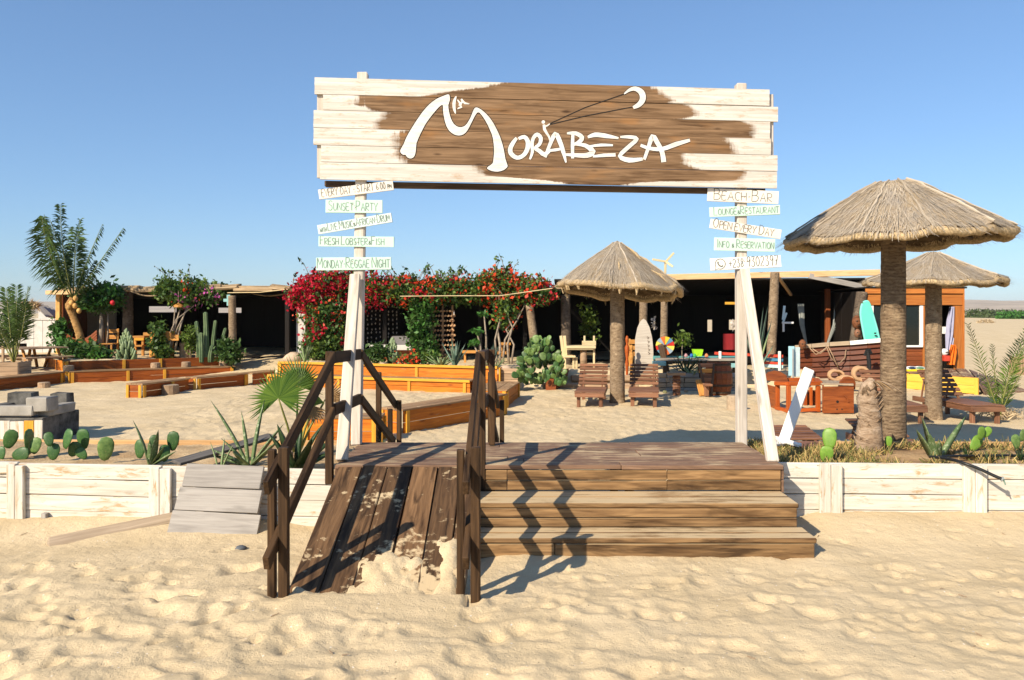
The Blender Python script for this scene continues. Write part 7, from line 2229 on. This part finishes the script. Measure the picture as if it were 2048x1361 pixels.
for x in (1169, 1188): vplank("back_post", x, 672, 734, 21.6, .05, .05, M_PALEW, t)
hplank("back_slat", 1164, 1192, 687, 21.58, .03, .13, M_PALEW, t); hplank("seat", 1166, 1190, 708, 21.3, .45, .05, M_PALEW, t)
# dining sets in the dark pergola: only warm edges show
for (x0, x1, y, Y, lab) in ((925, 990, 704, 21.6, "orange slatted table edge under the pergola, right of the handrail"), (998, 1022, 688, 22.0, "orange chair back under the orange bougainvillea's stems")):
    t = thing("rustic_bench", lab, "bench", on_soil((x0 + x1) / 2, Y, .46))
    hplank("seat_board", x0, x1, y, Y, .3, .07, M_OLD, t)
    for x in (x0 + 5, x1 - 5): vplank("leg", x, y, y + 26, Y, .06, .06, M_OLD, t)
    if x0 > 995: hplank("seat_board", 990, 1016, 706, 21.6, .3, .07, M_OLD, t)

# standing pointed board
Y = 20.2
t = thing("standing_pointed_board", "tall grey white board with a pointed top, behind the right lounger of the middle pair", "board", on_soil(1287, Y, .2))
poly = [(1269, 760), (1306, 760), (1306, 700), (1304, 676), (1299, 655), (1292, 641), (1287, 638), (1281, 643), (1275, 656), (1270, 680)]
s_ = Y / F
mb = MB(); mb.prism([((p[0] - 1287) * s_, (700 - p[1]) * s_) for p in poly], D(1287, 700, Y), Vector((1, 0, 0)), Vector((0, .06, 1)).normalized(), Vector((0, -1, 0)), .045)
mb.build("board", wood("bleached board", (.44, .38, .31), (.60, .54, .45), vary=.05, stain=.15), t)
mb = MB()
for k, (x, y) in enumerate(((1296, 676), (1297, 684), (1297, 692), (1298, 700), (1298, 707))):
    ribbon(mb, [(x - 2, y - 2), (x + 2, y), (x - 1, y + 2.5)], 1.2, 0.0, lambda a, b, o: D(a, b, Y - .052 - o + (700 - b) * s_ * .06), .002)
mb.build("faded_lettering", M_DKBEAM, t, kind='stuff')
for (x, y0, y1, Y, lab) in ((1254, 672, 768, 20.0, "slim orange carved figure left of the tall pointed board"), (1263, 690, 766, 19.9, "second slim carved figure touching the pointed board")):
    c = on_soil(x, Y, .1)
    t = thing("carved_figure", lab, "carving", c, group="carved figures by the pointed board")
    mb = MB(); H = (y1 - y0) / F * Y; b = D(x, y1, Y)
    prof = [(.02, 0), (.055, .01), (.03, .06), (.035, .3), (.05, .42), (.03, .52), (.055, .66), (.06, .76), (.022, .83), (.04, .88), (.045, .94), (.02, 1.0)]
    mb.lathe(b, [(r, z * H) for r, z in prof], 9); mb.build("figure", M_REDOR if x < 1260 else M_OLD, t, smooth=True)
t = thing("orange_shelf", "orange shelf boards half hidden behind the pointed board", "shelf", on_soil(1262, 21.2, .42))
for y in (684, 696, 708): hplank("shelf_board", 1257, 1275, y, 21.2, .25, .11, M_OLD, t)
for x in (1258.5, 1273.5): vplank("upright", x, 678, 742, 21.3, .05, .2, M_OLD, t)

# colour wheel on a dark slanting post
Y = 19.9
t = thing("colour_wheel", "round wheel of red, yellow and blue wedges on a dark slanting post", "wheel", on_soil(1332, Y, .2))
plank("post", D(1334, 745, Y + .05), D(1321, 690, Y - .1), .13, .12, M_DKBEAM, t, up=UPF)
cc = D(1330, 692, Y - .02); Rw = 18.5 / F * Y
mats = [col("wheel red", (.55, .03, .02)), col("wheel blue", (.10, .24, .36)), col("wheel yellow", (.72, .52, .03)), col("wheel orange", (.70, .14, .03)), col("wheel grey blue", (.28, .36, .42)), col("wheel lemon", (.75, .62, .10))]
for k in range(12):
    a0, a1 = 2 * PI * k / 12, 2 * PI * (k + 1) / 12 - .015
    pts = [(.02, .02 * 0)] + [(Rw * math.cos(a0 + (a1 - a0) * j / 4), Rw * math.sin(a0 + (a1 - a0) * j / 4)) for j in range(5)]
    pts[0] = (.015 * math.cos((a0 + a1) / 2), .015 * math.sin((a0 + a1) / 2))
    mb = MB(); mb.prism(pts, cc, Vector((1, 0, 0)), Vector((0, 0, 1)), Vector((0, -1, 0)), .015); mb.build("wedge", mats[k % 6], t)
mb = MB(); mb.lathe(cc + Vector((0, -.02, 0)), [(.035, -.0), (.03, .012)], 10, Matrix.Rotation(PI / 2, 3, 'X')); mb.build("hub", M_DKBEAM, t)

# long table with toys
Y = 19.6
t = thing("long_table", "long grey plank table with teal edges in front of the bar", "table", on_soil(1400, Y, .40))
M_GT = wood("grey table plank", (.22, .19, .15), (.36, .31, .25), vary=.1)
for k in range(3): hplank("top_plank", 1312 if k else 1376, 1482, 717 + k * 1.5, Y + .35 - .2 * k, .19, .05, M_GT if k else M_TEAL, t)
hplank("edge_plank", 1306, 1480, 716, Y + .5, .05, .09, M_TEAL, t)
for x in (1330, 1400, 1470): vplank("leg", x, 722, 770, Y + .1, .1, .1, M_DKBEAM, t)
hplank("seat_plank", 1306, 1330, 727, Y - .2, .3, .10, M_TEALL, t); hplank("seat_plank", 1448, 1482, 731, Y - .1, .25, .10, M_TEALL, t)
c = D(1395, 706, Y + .1)
t = thing("lime_bin", "bright lime green plastic bin standing on the long table", "bin", (c.x, c.y, c.z - .08))
mb = MB(); mb.lathe((c.x, c.y, c.z - .085), [(.12, 0), (.165, .16), (.17, .17)], 4, Matrix.Rotation(PI / 4, 3, 'Z')); mb.build("tub", col("lime plastic", (.40, .80, .03), .4), t)
for (x, cl, lab) in ((1383, (.02, .12, .40), "small blue toy left of the lime bin"), (1389, (.05, .35, .08), "small green toy at the lime bin's corner"), (1413, (.60, .20, .08), "small orange toy right of the lime bin"), (1372, (.4, .22, .22), "small pinkish toy farthest left on the long table")):
    c = D(x, 712, Y); t = thing("toy", lab, "toy", c, group="small toys on the long table")
    mb = MB(); mb.lathe((c.x, c.y, c.z - .03), [(.04, 0), (.05, .03), (.03, .07), (.015, .085)], 7); mb.build("block", col("toy %d" % x, cl), t)
# red, white and blue rails
t = thing("painted_rails", "red, blue and white painted rails right of the right sign post, beside a trunk", "rail fence", on_soil(1500, 19.7, .3))
M_RR = col("red paint", (.55, .06, .03)); M_BB = col("blue paint", (.06, .22, .36)); M_LB = col("pale aqua paint", (.50, .70, .68))
for y, mt, h in ((710, M_RR, .07), (718, M_BB, .07), (725, M_RR, .06), (731, M_LB, .08)): hplank("rail", 1429 if y == 710 else 1512, 1566, y - (3 if y == 710 else 0), 19.7, .04, h, mt, t, y1=y + 3)
for x in (1559, 1440): vplank("post", x, 703, 742, 19.66, .06, .05, M_WPAINT, t)
# red cloth in the dark
t = thing("red_hammock", "dark red cloth hanging in the bar behind the long table", "cloth", D(1455, 690, 21.5))
mb = MB(); vs_ = [D(1446 + (k % 7) * 5.2 - (j - 2) * 1.5 * (1 if k < 3 else -1) * 0, 668 + j * 8, 21.5 + .1 * math.sin(k * 1.3)) for j in range(5) for k in range(7)]
mb.add(vs_, [(j * 7 + k, j * 7 + k + 1, j * 7 + k + 8, j * 7 + k + 7) for j in range(4) for k in range(6)]); mb.build("cloth", col("dark red cloth", (.20, .012, .015), .9), t, smooth=True)

# barrel, stave chair, stool, sleeper wall
Y = 18.0
c = on_soil(1437, Y, 0)
t = thing("barrel", "old dark wooden barrel behind the stave chair", "barrel", c)
H = .74; nst = 16
for k in range(nst):
    a0 = 2 * PI * k / nst; mb = MB(); V = []; fs = []
    for j in range(7):
        f = j / 6; r = .25 + .06 * math.sin(PI * f)
        for aa in (a0 + .01, a0 + 2 * PI / nst - .01): 
            V.append((c.x + r * math.cos(aa), c.y + r * math.sin(aa), f * H)); V.append((c.x + (r - .025) * math.cos(aa), c.y + (r - .025) * math.sin(aa), f * H))
    for j in range(6):
        b = j * 4
        fs += [(b, b + 2, b + 6, b + 4), (b + 1, b + 5, b + 7, b + 3), (b, b + 4, b + 5, b + 1), (b + 2, b + 3, b + 7, b + 6)]
    fs += [(0, 1, 3, 2), (24, 26, 27, 25)]
    mb.add(V, fs); mb.build("stave", M_REDW, t)
for f in (.08, .3, .7, .92):
    r = .258 + .06 * math.sin(PI * f); mb = MB(); mb.lathe((c.x, c.y, f * H), [(r, -.025), (r + .004, 0), (r, .025)], 24); mb.build("hoop", M_DKBEAM, t)
mb = MB(); mb.lathe((c.x, c.y, H - .06), [(.25, 0), (.24, .02)], 20); mb.build("barrel_head", M_REDW, t)
Y = 17.6
t = thing("stave_chair", "folding chair made of barrel staves in front of the barrel", "chair", on_soil(1412, Y, 0))
for (xa, ya, xb, yb) in ((1398, 728, 1413, 790), (1428, 728, 1422, 795)): plank("frame_bar", D(xa, ya, Y + .1), D(xb, yb, Y - .1), .05, .04, M_DKBEAM, t, up=UPF)
for k, y in enumerate((731, 742, 752, 760)): hplank("back_stave", 1396 + k * 2.2, 1429 - k * 1.4, y, Y + .1 - .03 * k, .03, .09, M_LOUNGE if k != 1 else M_OLD, t)
plank("leg", D(1397, 760, Y + .05), D(1405, 792, Y - .15), .13, .03, M_OLD, t, up=UPF)
hplank("seat_stave", 1408, 1422, 770, Y - .3, .3, .05, M_LOUNGE, t); vplank("leg", 1413, 772, 793, Y - .25, .10, .06, M_LOUNGE, t)
t = thing("log_table", "small plank topped table on a ridged log, right of the middle loungers", "table", on_soil(1353, 17.9, 0))
for k in range(2): hplank("top_plank", 1335, 1370, 747 + k, 17.9 - .2 * k, .19, .06, M_LOG, t)
mb = MB(); b = on_soil(1353, 17.8, -.05); e = D(1353, 752, 17.8); mb.tube([b.lerp(e, k / 14) for k in range(15)], [.085 * (1.12 if k % 2 else .92) for k in range(15)], 12); mb.build("log_leg", M_LOUNGE, t)
plank("brace", D(1337, 755, 17.9), D(1347, 774, 17.8), .03, .03, M_GREYB, t, up=UPF)
t = thing("sleeper_wall", "low wall of stacked grey sleepers below the long table", "low wall", on_soil(1400, 18.9, 0))
for r in range(4):
    for (x0, x1) in ((1316, 1332), (1332, 1368), (1368, 1398), (1440, 1482)):
        hplank("sleeper", x0 + rnd.uniform(-2, 2), x1 + rnd.uniform(-2, 2), 751 + r * 9.5, 18.9, .16, .10, M_DRIFT if (r + x0) % 3 else M_GREYB, t)
g = on_soil(1468, 15.2, 0); stump("pale round log stump half hidden by the right sign post", g.x, g.y, 0, .14, .30, M_DRIFT, None)
for (x, y, r, cl, lab) in ((1386, 777, .05, (.55, .42, .3), "pale round stone under the bar table"), (1330, 784, .06, (.2, .2, .1), "dark stone left of the log table"), (1372, 782, .05, (.4, .28, .18), "brown stone right of the log table"), (1402, 786, .04, (.5, .4, .3), "pebble at the stave chair's foot")):
    g = G(x, y, .03); t = thing("stone", lab, "stone", g, group="stones on the yard's sand"); mb = MB(); mb.lathe((g.x, g.y, 0), [(r * .8, -.01), (r, r * .5), (r * .6, r), (r * .2, r * 1.1)], 8, wob=.25); mb.build("rock", col("stone %d" % x, cl, .9), t, smooth=True)

# folded blue panel on a pole
Y = 19.3
t = thing("blue_panel", "pale blue folded double panel on a grey pole, before the boat counter", "panel", on_soil(1586, Y, .1))
M_SKYB = col("pale sky blue paint", (.30, .52, .58)); M_SKYW = col("whitish blue paint", (.62, .76, .78))
plank("panel_leaf", D(1583, 752, Y - .05), D(1583, 693, Y - .05), .14, .03, M_SKYB, t, up=(-.5, -1, 0))
plank("panel_leaf", D(1594, 754, Y - .02), D(1594, 695, Y - .02), .15, .03, M_SKYW, t, up=(.3, -1, 0))
mb = MB(); mb.tube([D(1586, 764, Y - .13), D(1586, 698, Y - .13)], .022, 8); mb.build("pole", col("grey metal", (.30, .32, .33), .4, .5), t)

M_CARVE = wood("dark carved timber", (0.17, 0.042, 0.012), (0.33, 0.092, 0.022), rough=0.5, vary=0.12, stain=0.5)
# carved octagonal frame and carved box
Y = 15.2
t = thing("carved_cage", "open red orange carved timber cage with a rounded back panel, behind the right brace", "carved cage", on_soil(1590, Y, 0))
hs = lambda x, y, Y: D(x, y, Y)
for (x, y0, y1, Y_) in ((1555, 770, 818, 15.3), (1577, 772, 826, 14.75), (1636, 772, 824, 14.8)): vplank("post", x, y0, y1, Y_, .075, .07, M_REDOR, t)
for (x, y0, y1, Y_) in ((1611, 775, 815, 15.8), (1622, 775, 815, 15.8)): vplank("post", x, y0, y1, Y_, .05, .06, M_REDOR, t)
for (xa, ya, Ya, xb, yb, Yb_) in ((1553, 767, 15.3, 1577, 768, 14.75), (1577, 768, 14.75, 1639, 767, 14.8), (1639, 767, 14.8, 1632, 760, 15.9), (1632, 760, 15.9, 1560, 760, 16.0)):
    plank("top_rail", D(xa, ya, Ya), D(xb, yb, Yb_), .10, .075, M_REDOR, t)
for (xa, ya, Ya, xb, yb, Yb_) in ((1553, 819, 15.2, 1577, 825, 14.75), (1577, 825, 14.75, 1639, 822, 14.8)):
    plank("bottom_rail", D(xa, ya - 3, Ya), D(xb, yb - 3, Yb_), .08, .06, M_REDOR, t)
s_ = 15.9 / F
poly = [(1528, 762), (1574, 764), (1572, 752), (1560, 744), (1548, 742), (1536, 745), (1530, 752)]
mb = MB(); mb.prism([((p[0] - 1550) * s_, (760 - p[1]) * s_) for p in poly], D(1550, 760, 15.9), Vector((1, 0, 0)), Vector((0, .3, 1)).normalized(), Vector((0, -1, .2)).normalized(), .06); mb.build("back_panel", M_CARVE, t)
hplank("side_panel", 1531, 1551, 790, 15.9, .03, .42, M_CARVE, t, y1=796, Y1=15.35)
plank("inner_panel", D(1602, 800, 16.0), D(1634, 800, 15.9), .03, .38, M_REDW, t)
hplank("back_rail", 1598, 1636, 778, 16.0, .04, .05, M_PALEW, t)
t = thing("carved_box", "red brown carved box with round holes, a sandy top and an arched headboard", "carved box", on_soil(1675, 14.6, 0))
Y = 14.55
def uncut_panel(mb, w, h, holes, O, U, V, N, th):
    # plain uncut panel; the dark of its holes is painted on as discs
    mb.prism([(-w / 2, 0), (w / 2, 0), (w / 2, h), (-w / 2, h)], O, U, V, N, th)
b = D(1675, 826, Y); U = Vector((1, .06, 0)).normalized(); V = Vector((0, 0, 1)); N = Vector((0, -1, 0))
mb = MB(); uncut_panel(mb, .56, .48, (), D(1675, 826, Y), U, V, N, .06); mb.build("front_panel", M_CARVE, t)
for (x, y, r) in ((1675, 804, .026), (1664, 790, .014), (1674, 819, .014), (1663, 819, .011), (1684, 819, .012)):
    mb = MB(); mb.lathe(D(x, y, Y - .062), [(r, -.004), (r * .95, .003)], 12, Matrix.Rotation(PI / 2, 3, 'X')); mb.build("hole", M_BLACKF, t)  # flat black discs paint the dark inside of the holes
mb = MB(); mb.tube([D(1689, 792, Y - .07), D(1694, 797, Y - .08), D(1697, 804, Y - .07)], .010, 6); mb.build("carved_handle", M_REDW, t)
plank("side_panel", D(1646, 798, Y + .05), D(1646, 796, 15.5), .03, .50, M_CARVE, t); plank("side_panel", D(1706, 798, Y + .05), D(1702, 796, 15.5), .03, .50, M_CARVE, t)
plank("sandy_top", D(1674, 769.5, Y + .05), D(1672, 763, 15.6), .56, .03, M_DRIFT, t)
s_ = Y / F
poly = [(1674, 776), (1708, 779), (1709, 765), (1704, 756), (1696, 753), (1687, 754), (1679, 762)]
mb = MB(); mb.prism([((p[0] - 1690) * s_, (776 - p[1]) * s_) for p in poly], D(1690, 776, Y + .25), U, V, N, .07); mb.build("arched_headboard", M_CARVE, t)

# ropes, anchor, net, mask by the boat counter
M_ROPE = col("tan rope", (.46, .28, .15), .9)
for (x, y, Y, R, r, lab, tl) in ((1672, 751, 18.9, .17, .035, "coil of thick tan rope left of the leaning trunk post", .5), (1721, 748, 18.6, .17, .045, "coil of thick tan rope left of the big sunshade trunk", .7), (1693, 758, 18.7, .13, .035, "smaller heap of tan rope between the two coils", .2), (1735, 762, 18.4, .12, .035, "rope end lying right of the coils by the thick trunk", .2)):
    c = D(x, y, Y); t = thing("rope_coil", lab, "rope", c, group="rope coils by the boat counter")
    for q in range(3):
        mb = MB(); pts = [c + Vector((R * (1 - .12 * q) * math.cos(a), .08 * q - .05 + .3 * R * math.sin(a) * (1 - tl), R * .85 * math.sin(a) * (tl + .25) + rnd.uniform(-.01, .01))) for a in [2 * PI * k / 16 for k in range(17)]]
        mb.tube(pts, r, 6); mb.build("turn", M_ROPE, t, smooth=True)
t = thing("old_anchor", "dark rusty anchor leaning on the boat counter beside the thick trunk", "anchor", on_soil(1740, 18.9, .1))
mb = MB(); mb.tube([D(1739, 760, 18.8), D(1738, 725, 18.85), D(1735, 702, 18.9)], [.06, .05, .045], 8); mb.build("shank", M_BLACKF, t)
mb = MB(); mb.tube([D(1729, 712, 18.9), D(1733, 701, 18.9), D(1739, 699, 18.9), D(1743, 708, 18.9)], .03, 6); mb.build("ring", M_BLACKF, t)
t = thing("fishing_net", "thin brown fishing net draped over the boat counter's gunwale", "net", D(1655, 700, 19.6))
for (pts) in ([(1620, 697), (1632, 710), (1645, 702), (1655, 694)], [(1652, 692), (1662, 716), (1676, 730), (1690, 716), (1692, 700)], [(1656, 693), (1666, 712), (1677, 738)], [(1625, 698), (1640, 708), (1652, 698)]):
    mb = MB(); mb.tube([D(x, y, 19.5) for x, y in pts], .014, 5); mb.build("net_cord", M_LOG, t, smooth=True)
t = thing("driftwood_beam", "pale driftwood beams lying before the boat counter", "driftwood", on_soil(1640, 18.9, .05))
plank("beam", D(1585, 764, 18.9), D(1655, 762, 18.8), .16, .10, M_DRIFT, t, jit=.01); plank("beam", D(1692, 770, 18.0), D(1745, 768, 18.0), .14, .10, M_DRIFT, t, jit=.01)
M_MASK = wood('dark carved mask wood', (0.10, 0.035, 0.015), (0.26, 0.10, 0.04), vary=.1, stain=.6)
def carved_head(label, x, y, Y, h, mat):
    c = D(x, y, Y); t = thing("carved_mask", label, "mask", c, group="carved wooden masks")
    mb = MB(); mb.lathe((c.x, c.y, c.z - h / 2), [(.02, 0), (.3 * h, .15 * h), (.36 * h, .5 * h), (.30 * h, .8 * h), (.1 * h, 1.0 * h)], 12); mb.build("face", mat, t, smooth=True)
    for sx in (-1, 1):
        mb = MB(); mb.lathe((c.x + sx * .13 * h, c.y - .31 * h, c.z + .1 * h), [(.02, -.05 * h), (.09 * h, 0), (.02, .05 * h)], 8); mb.build("eye", M_DKBEAM, t)
    mb = MB(); mb.lathe((c.x, c.y - .34 * h, c.z - .05 * h), [(.06 * h, -.1 * h), (.07 * h, -.06 * h), (.03 * h, .1 * h)], 6); mb.build("nose", mat, t)
    mb = MB(); mb.box((c.x, c.y - .33 * h, c.z - .24 * h), (.2 * h, .05, .06 * h)); mb.build("mouth", M_DKBEAM, t)
carved_head("orange brown carved mask on the dark leaning trunk beside the turquoise surfboard", 1714, 645, 19.9, .34, M_MASK)
carved_head("brown carved head left of the pale blue panel", 1605, 690, 19.9, .26, M_MASK)
carved_head("smaller carved mask under the orange brown one, on the same trunk", 1715, 667, 19.8, .22, M_LOUNGE)

# surfboard
Y = 19.6
t = thing("surfboard", "turquoise surfboard standing behind the white gunwale, left of the thick trunk", "surfboard", on_soil(1745, Y, .4))
cl = [(1730, 606), (1736, 603), (1741, 606), (1746, 622), (1752, 645), (1757, 668), (1760, 700), (1736, 700), (1731, 680), (1727, 655), (1724, 630), (1726, 614)]
cs = smooth_poly(cl, 3)
s_ = Y / F
mb = MB(); mb.prism([((p[0] - 1740) * s_, (700 - p[1]) * s_) for p in cs], D(1740, 700, Y), Vector((1, .05, 0)).normalized(), Vector((0, .08, 1)).normalized(), Vector((0, -1, .08)).normalized(), .06); mb.build("deck", col("turquoise foam", (.13, .62, .50), .5, .3, .03), t)
mb = MB(); mb.tube([D(p[0], p[1], Y - .03) + Vector((0, (700 - p[1]) * s_ * .08, 0)) for p in cs if p[1] < 699], .03, 6, cap=True); mb.build("edge_rail", col("pale turquoise edge", (.20, .66, .55), .5), t, smooth=True)
for q in range(2): 
    mb = MB(); mb.box(D(1750.5 + q, 667 + 5 * q, Y - .12), (.05, .01, .035)); mb.build("small_mark", M_BLACKF, t)

# kiosk things
t = thing("folded_yellow_towel", "bright yellow cloth on the kiosk deck's front edge", "towel", D(1826, 742, 19.5))
hplank("cloth", 1810, 1850, 741, 19.55, .3, .05, col("yellow cloth", (.80, .62, .01), .9), t); hplank("red_hem", 1797, 1815, 741, 19.6, .25, .03, M_RR, t)
for (x, cl, lab) in ((1822, (.70, .72, .75), "white and navy sandal on the kiosk deck, left of the pair"), (1838, (.74, .76, .72), "white and green sandal on the kiosk deck, right of the pair")):
    c = D(x, 737, 19.6); t = thing("sandal", lab, "sandal", c, group="pair of sandals on the kiosk deck")
    mb = MB(); mb.lathe(c, [(.06, -.05), (.15, -.03), (.17, .0), (.12, .035), (.05, .05)], 12, Matrix.Scale(.75, 3, (0, 1, 0))); mb.build("sole", col("sandal white %d" % x, cl), t, smooth=True)
    mb = MB(); mb.lathe(c + Vector((-.01, -.07, .01)), [(.02, -.04), (.10, -.02), (.11, .01), (.03, .035)], 10, Matrix.Scale(.6, 3, (0, 1, 0))); mb.build("foot_bed", col("sandal inside %d" % x, (.02, .04, .09) if x < 1830 else (.10, .22, .16)), t, smooth=True)
def garment(label, rows, Y, c, name="hanging_garment", cat="garment"):
    p = D(rows[0][0], rows[0][1], Y); t = thing(name, label, cat, p, group="clothes hanging in the kiosk doorway")
    nn = 9; mb = MB(); vs_ = []
    for side in (0, 1):
        for (xa, y, xb) in rows:
            for k in range(nn):
                q = D(xa + (xb - xa) * k / (nn - 1), y, Y); q.y += .05 * math.sin(k * 1.7 + y * .05) + .06 * side; vs_.append(q)
    R_ = len(rows); fs = []
    for side in (0, 1):
        o = side * R_ * nn
        fs += [(o + j * nn + k, o + j * nn + k + 1, o + (j + 1) * nn + k + 1, o + (j + 1) * nn + k) for j in range(R_ - 1) for k in range(nn - 1)]
    mb.add(vs_, fs); mb.build("cloth", col(name + cat + str(c), c, .8), t, smooth=True)
garment("long lavender grey garment hanging in the kiosk doorway", [(1901, 614, 1908), (1897, 640, 1909), (1895, 670, 1909), (1893, 700, 1903)], 20.15, (.34, .34, .46))
garment("orange garment hanging lowest in the kiosk doorway", [(1904, 690, 1910), (1899, 705, 1911), (1895, 730, 1909)], 20.05, (.75, .16, .01))
garment("white cloth strips hanging in the dark kiosk doorway", [(1888, 654, 1899), (1888, 668, 1898)], 20.5, (.70, .70, .68))
t = thing("white_mask", "white face mask shaped object over a red bundle in the kiosk doorway", "mask", D(1889, 705, 20.1))
c = D(1889, 705, 20.1); mb = MB(); mb.lathe(c, [(.02, -.09), (.085, -.04), (.09, .04), (.04, .09)], 10); mb.build("face", M_WPAINT, t, smooth=True)
mb = MB(); mb.box(c + Vector((.02, -.085, .01)), (.09, .03, .02)); mb.build("eye_slit", M_BLACKF, t)
hplank("red_bundle", 1885, 1896, 717, 20.1, .2, .14, M_RR, t)
# white wind turbine shape over the roof, ropes along the pergola
c = D(1331, 524, 21.8)
t = thing("wind_spinner", "pale wooden three bladed wind spinner above the bar roof", "wind spinner", c)
plank("mast", D(1330, 560, 21.8), c, .06, .05, M_PALEW, t, up=UPF)
for (x, y) in ((1348, 506), (1346, 534), (1305, 519)): plank("blade", c + Vector((0, -.04, 0)), D(x, y, 21.7), .055, .03, M_PALEW, t, up=UPF)
for (pts, lab) in (([(800, 593, 21.6), (900, 592, 21.4), (1000, 592, 21.1), (1105, 577, 20.8)], "thin pale rope strung along the middle bougainvillea"), ([(455, 586, 23.8), (520, 585, 23.4), (585, 578, 23.0)], "thin pale rope strung from the pavilion's right post")):
    t = thing("rope", lab, "rope", D(*pts[0])); mb = MB(); mb.tube([D(*p) for p in pts], .012, 5); mb.build("strand", M_PALEW, t)
t = thing("small_plank_sign", "small orange arrow shaped board in the dark bar left of the right sign post", "sign", D(1458, 607, 21.8)); hplank("arrow_board", 1450, 1470, 607, 21.8, .03, .07, M_YELL, t)
t = thing("white_hanging_ornament", "white driftwood ornament hanging in the dark bar right of the trunk post", "ornament", D(1570, 650, 21.3))
plank("pale_strip", D(1566, 640, 21.3), D(1569, 612, 21.3), .06, .02, M_SKYW, t, up=UPF); hplank("arm", 1564, 1587, 646, 21.3, .03, .05, M_WPAINT, t); vplank("drop", 1567, 648, 664, 21.3, .05, .03, M_WPAINT, t); plank("pale_strip", D(1566, 646, 21.3), D(1573, 626, 21.3), .05, .02, M_SKYW, t, up=UPF)
for (x, y, lab) in ((1308, 650, "white lacy ornament right of the pointed board"), (1466, 650, "white lacy ornament beside the right sign post")):
    t = thing("white_ornament", lab, "ornament", D(x, y, 21.9), group="white lacy ornaments in the bar")
    P = np.array([tuple(D(x + rnd.gauss(0, 2.4), y + rnd.gauss(0, 7), 21.9)) for _ in range(34)]); quads_obj("shells", leaf_quads(P, .07, .7, 0), M_DOTS, t, kind='stuff')
# ------------------------------------------------------------------ the dusty air over the plain
def haze():
    x0, x1, y0, y1, z0, z1 = -3400, 3400, -400, 3600, -8.0, 60.0
    mb = MB(); mb.box(((x0 + x1) / 2, (y0 + y1) / 2, (z0 + z1) / 2), (x1 - x0, y1 - y0, z1 - z0))
    m = bpy.data.materials.new("haze air"); m.use_nodes = True
    m.node_tree.nodes.clear()
    out = m.node_tree.nodes.new("ShaderNodeOutputMaterial"); pv = m.node_tree.nodes.new("ShaderNodeVolumePrincipled")
    pv.inputs["Color"].default_value = (0.90, 0.93, 0.97, 1); pv.inputs["Density"].default_value = HAZE_DENSITY
    m.node_tree.links.new(pv.outputs[0], out.inputs["Volume"])
    o = mb.build("haze", m, None); o["kind"] = "stuff"
HAZE_DENSITY = 0.00014
haze()
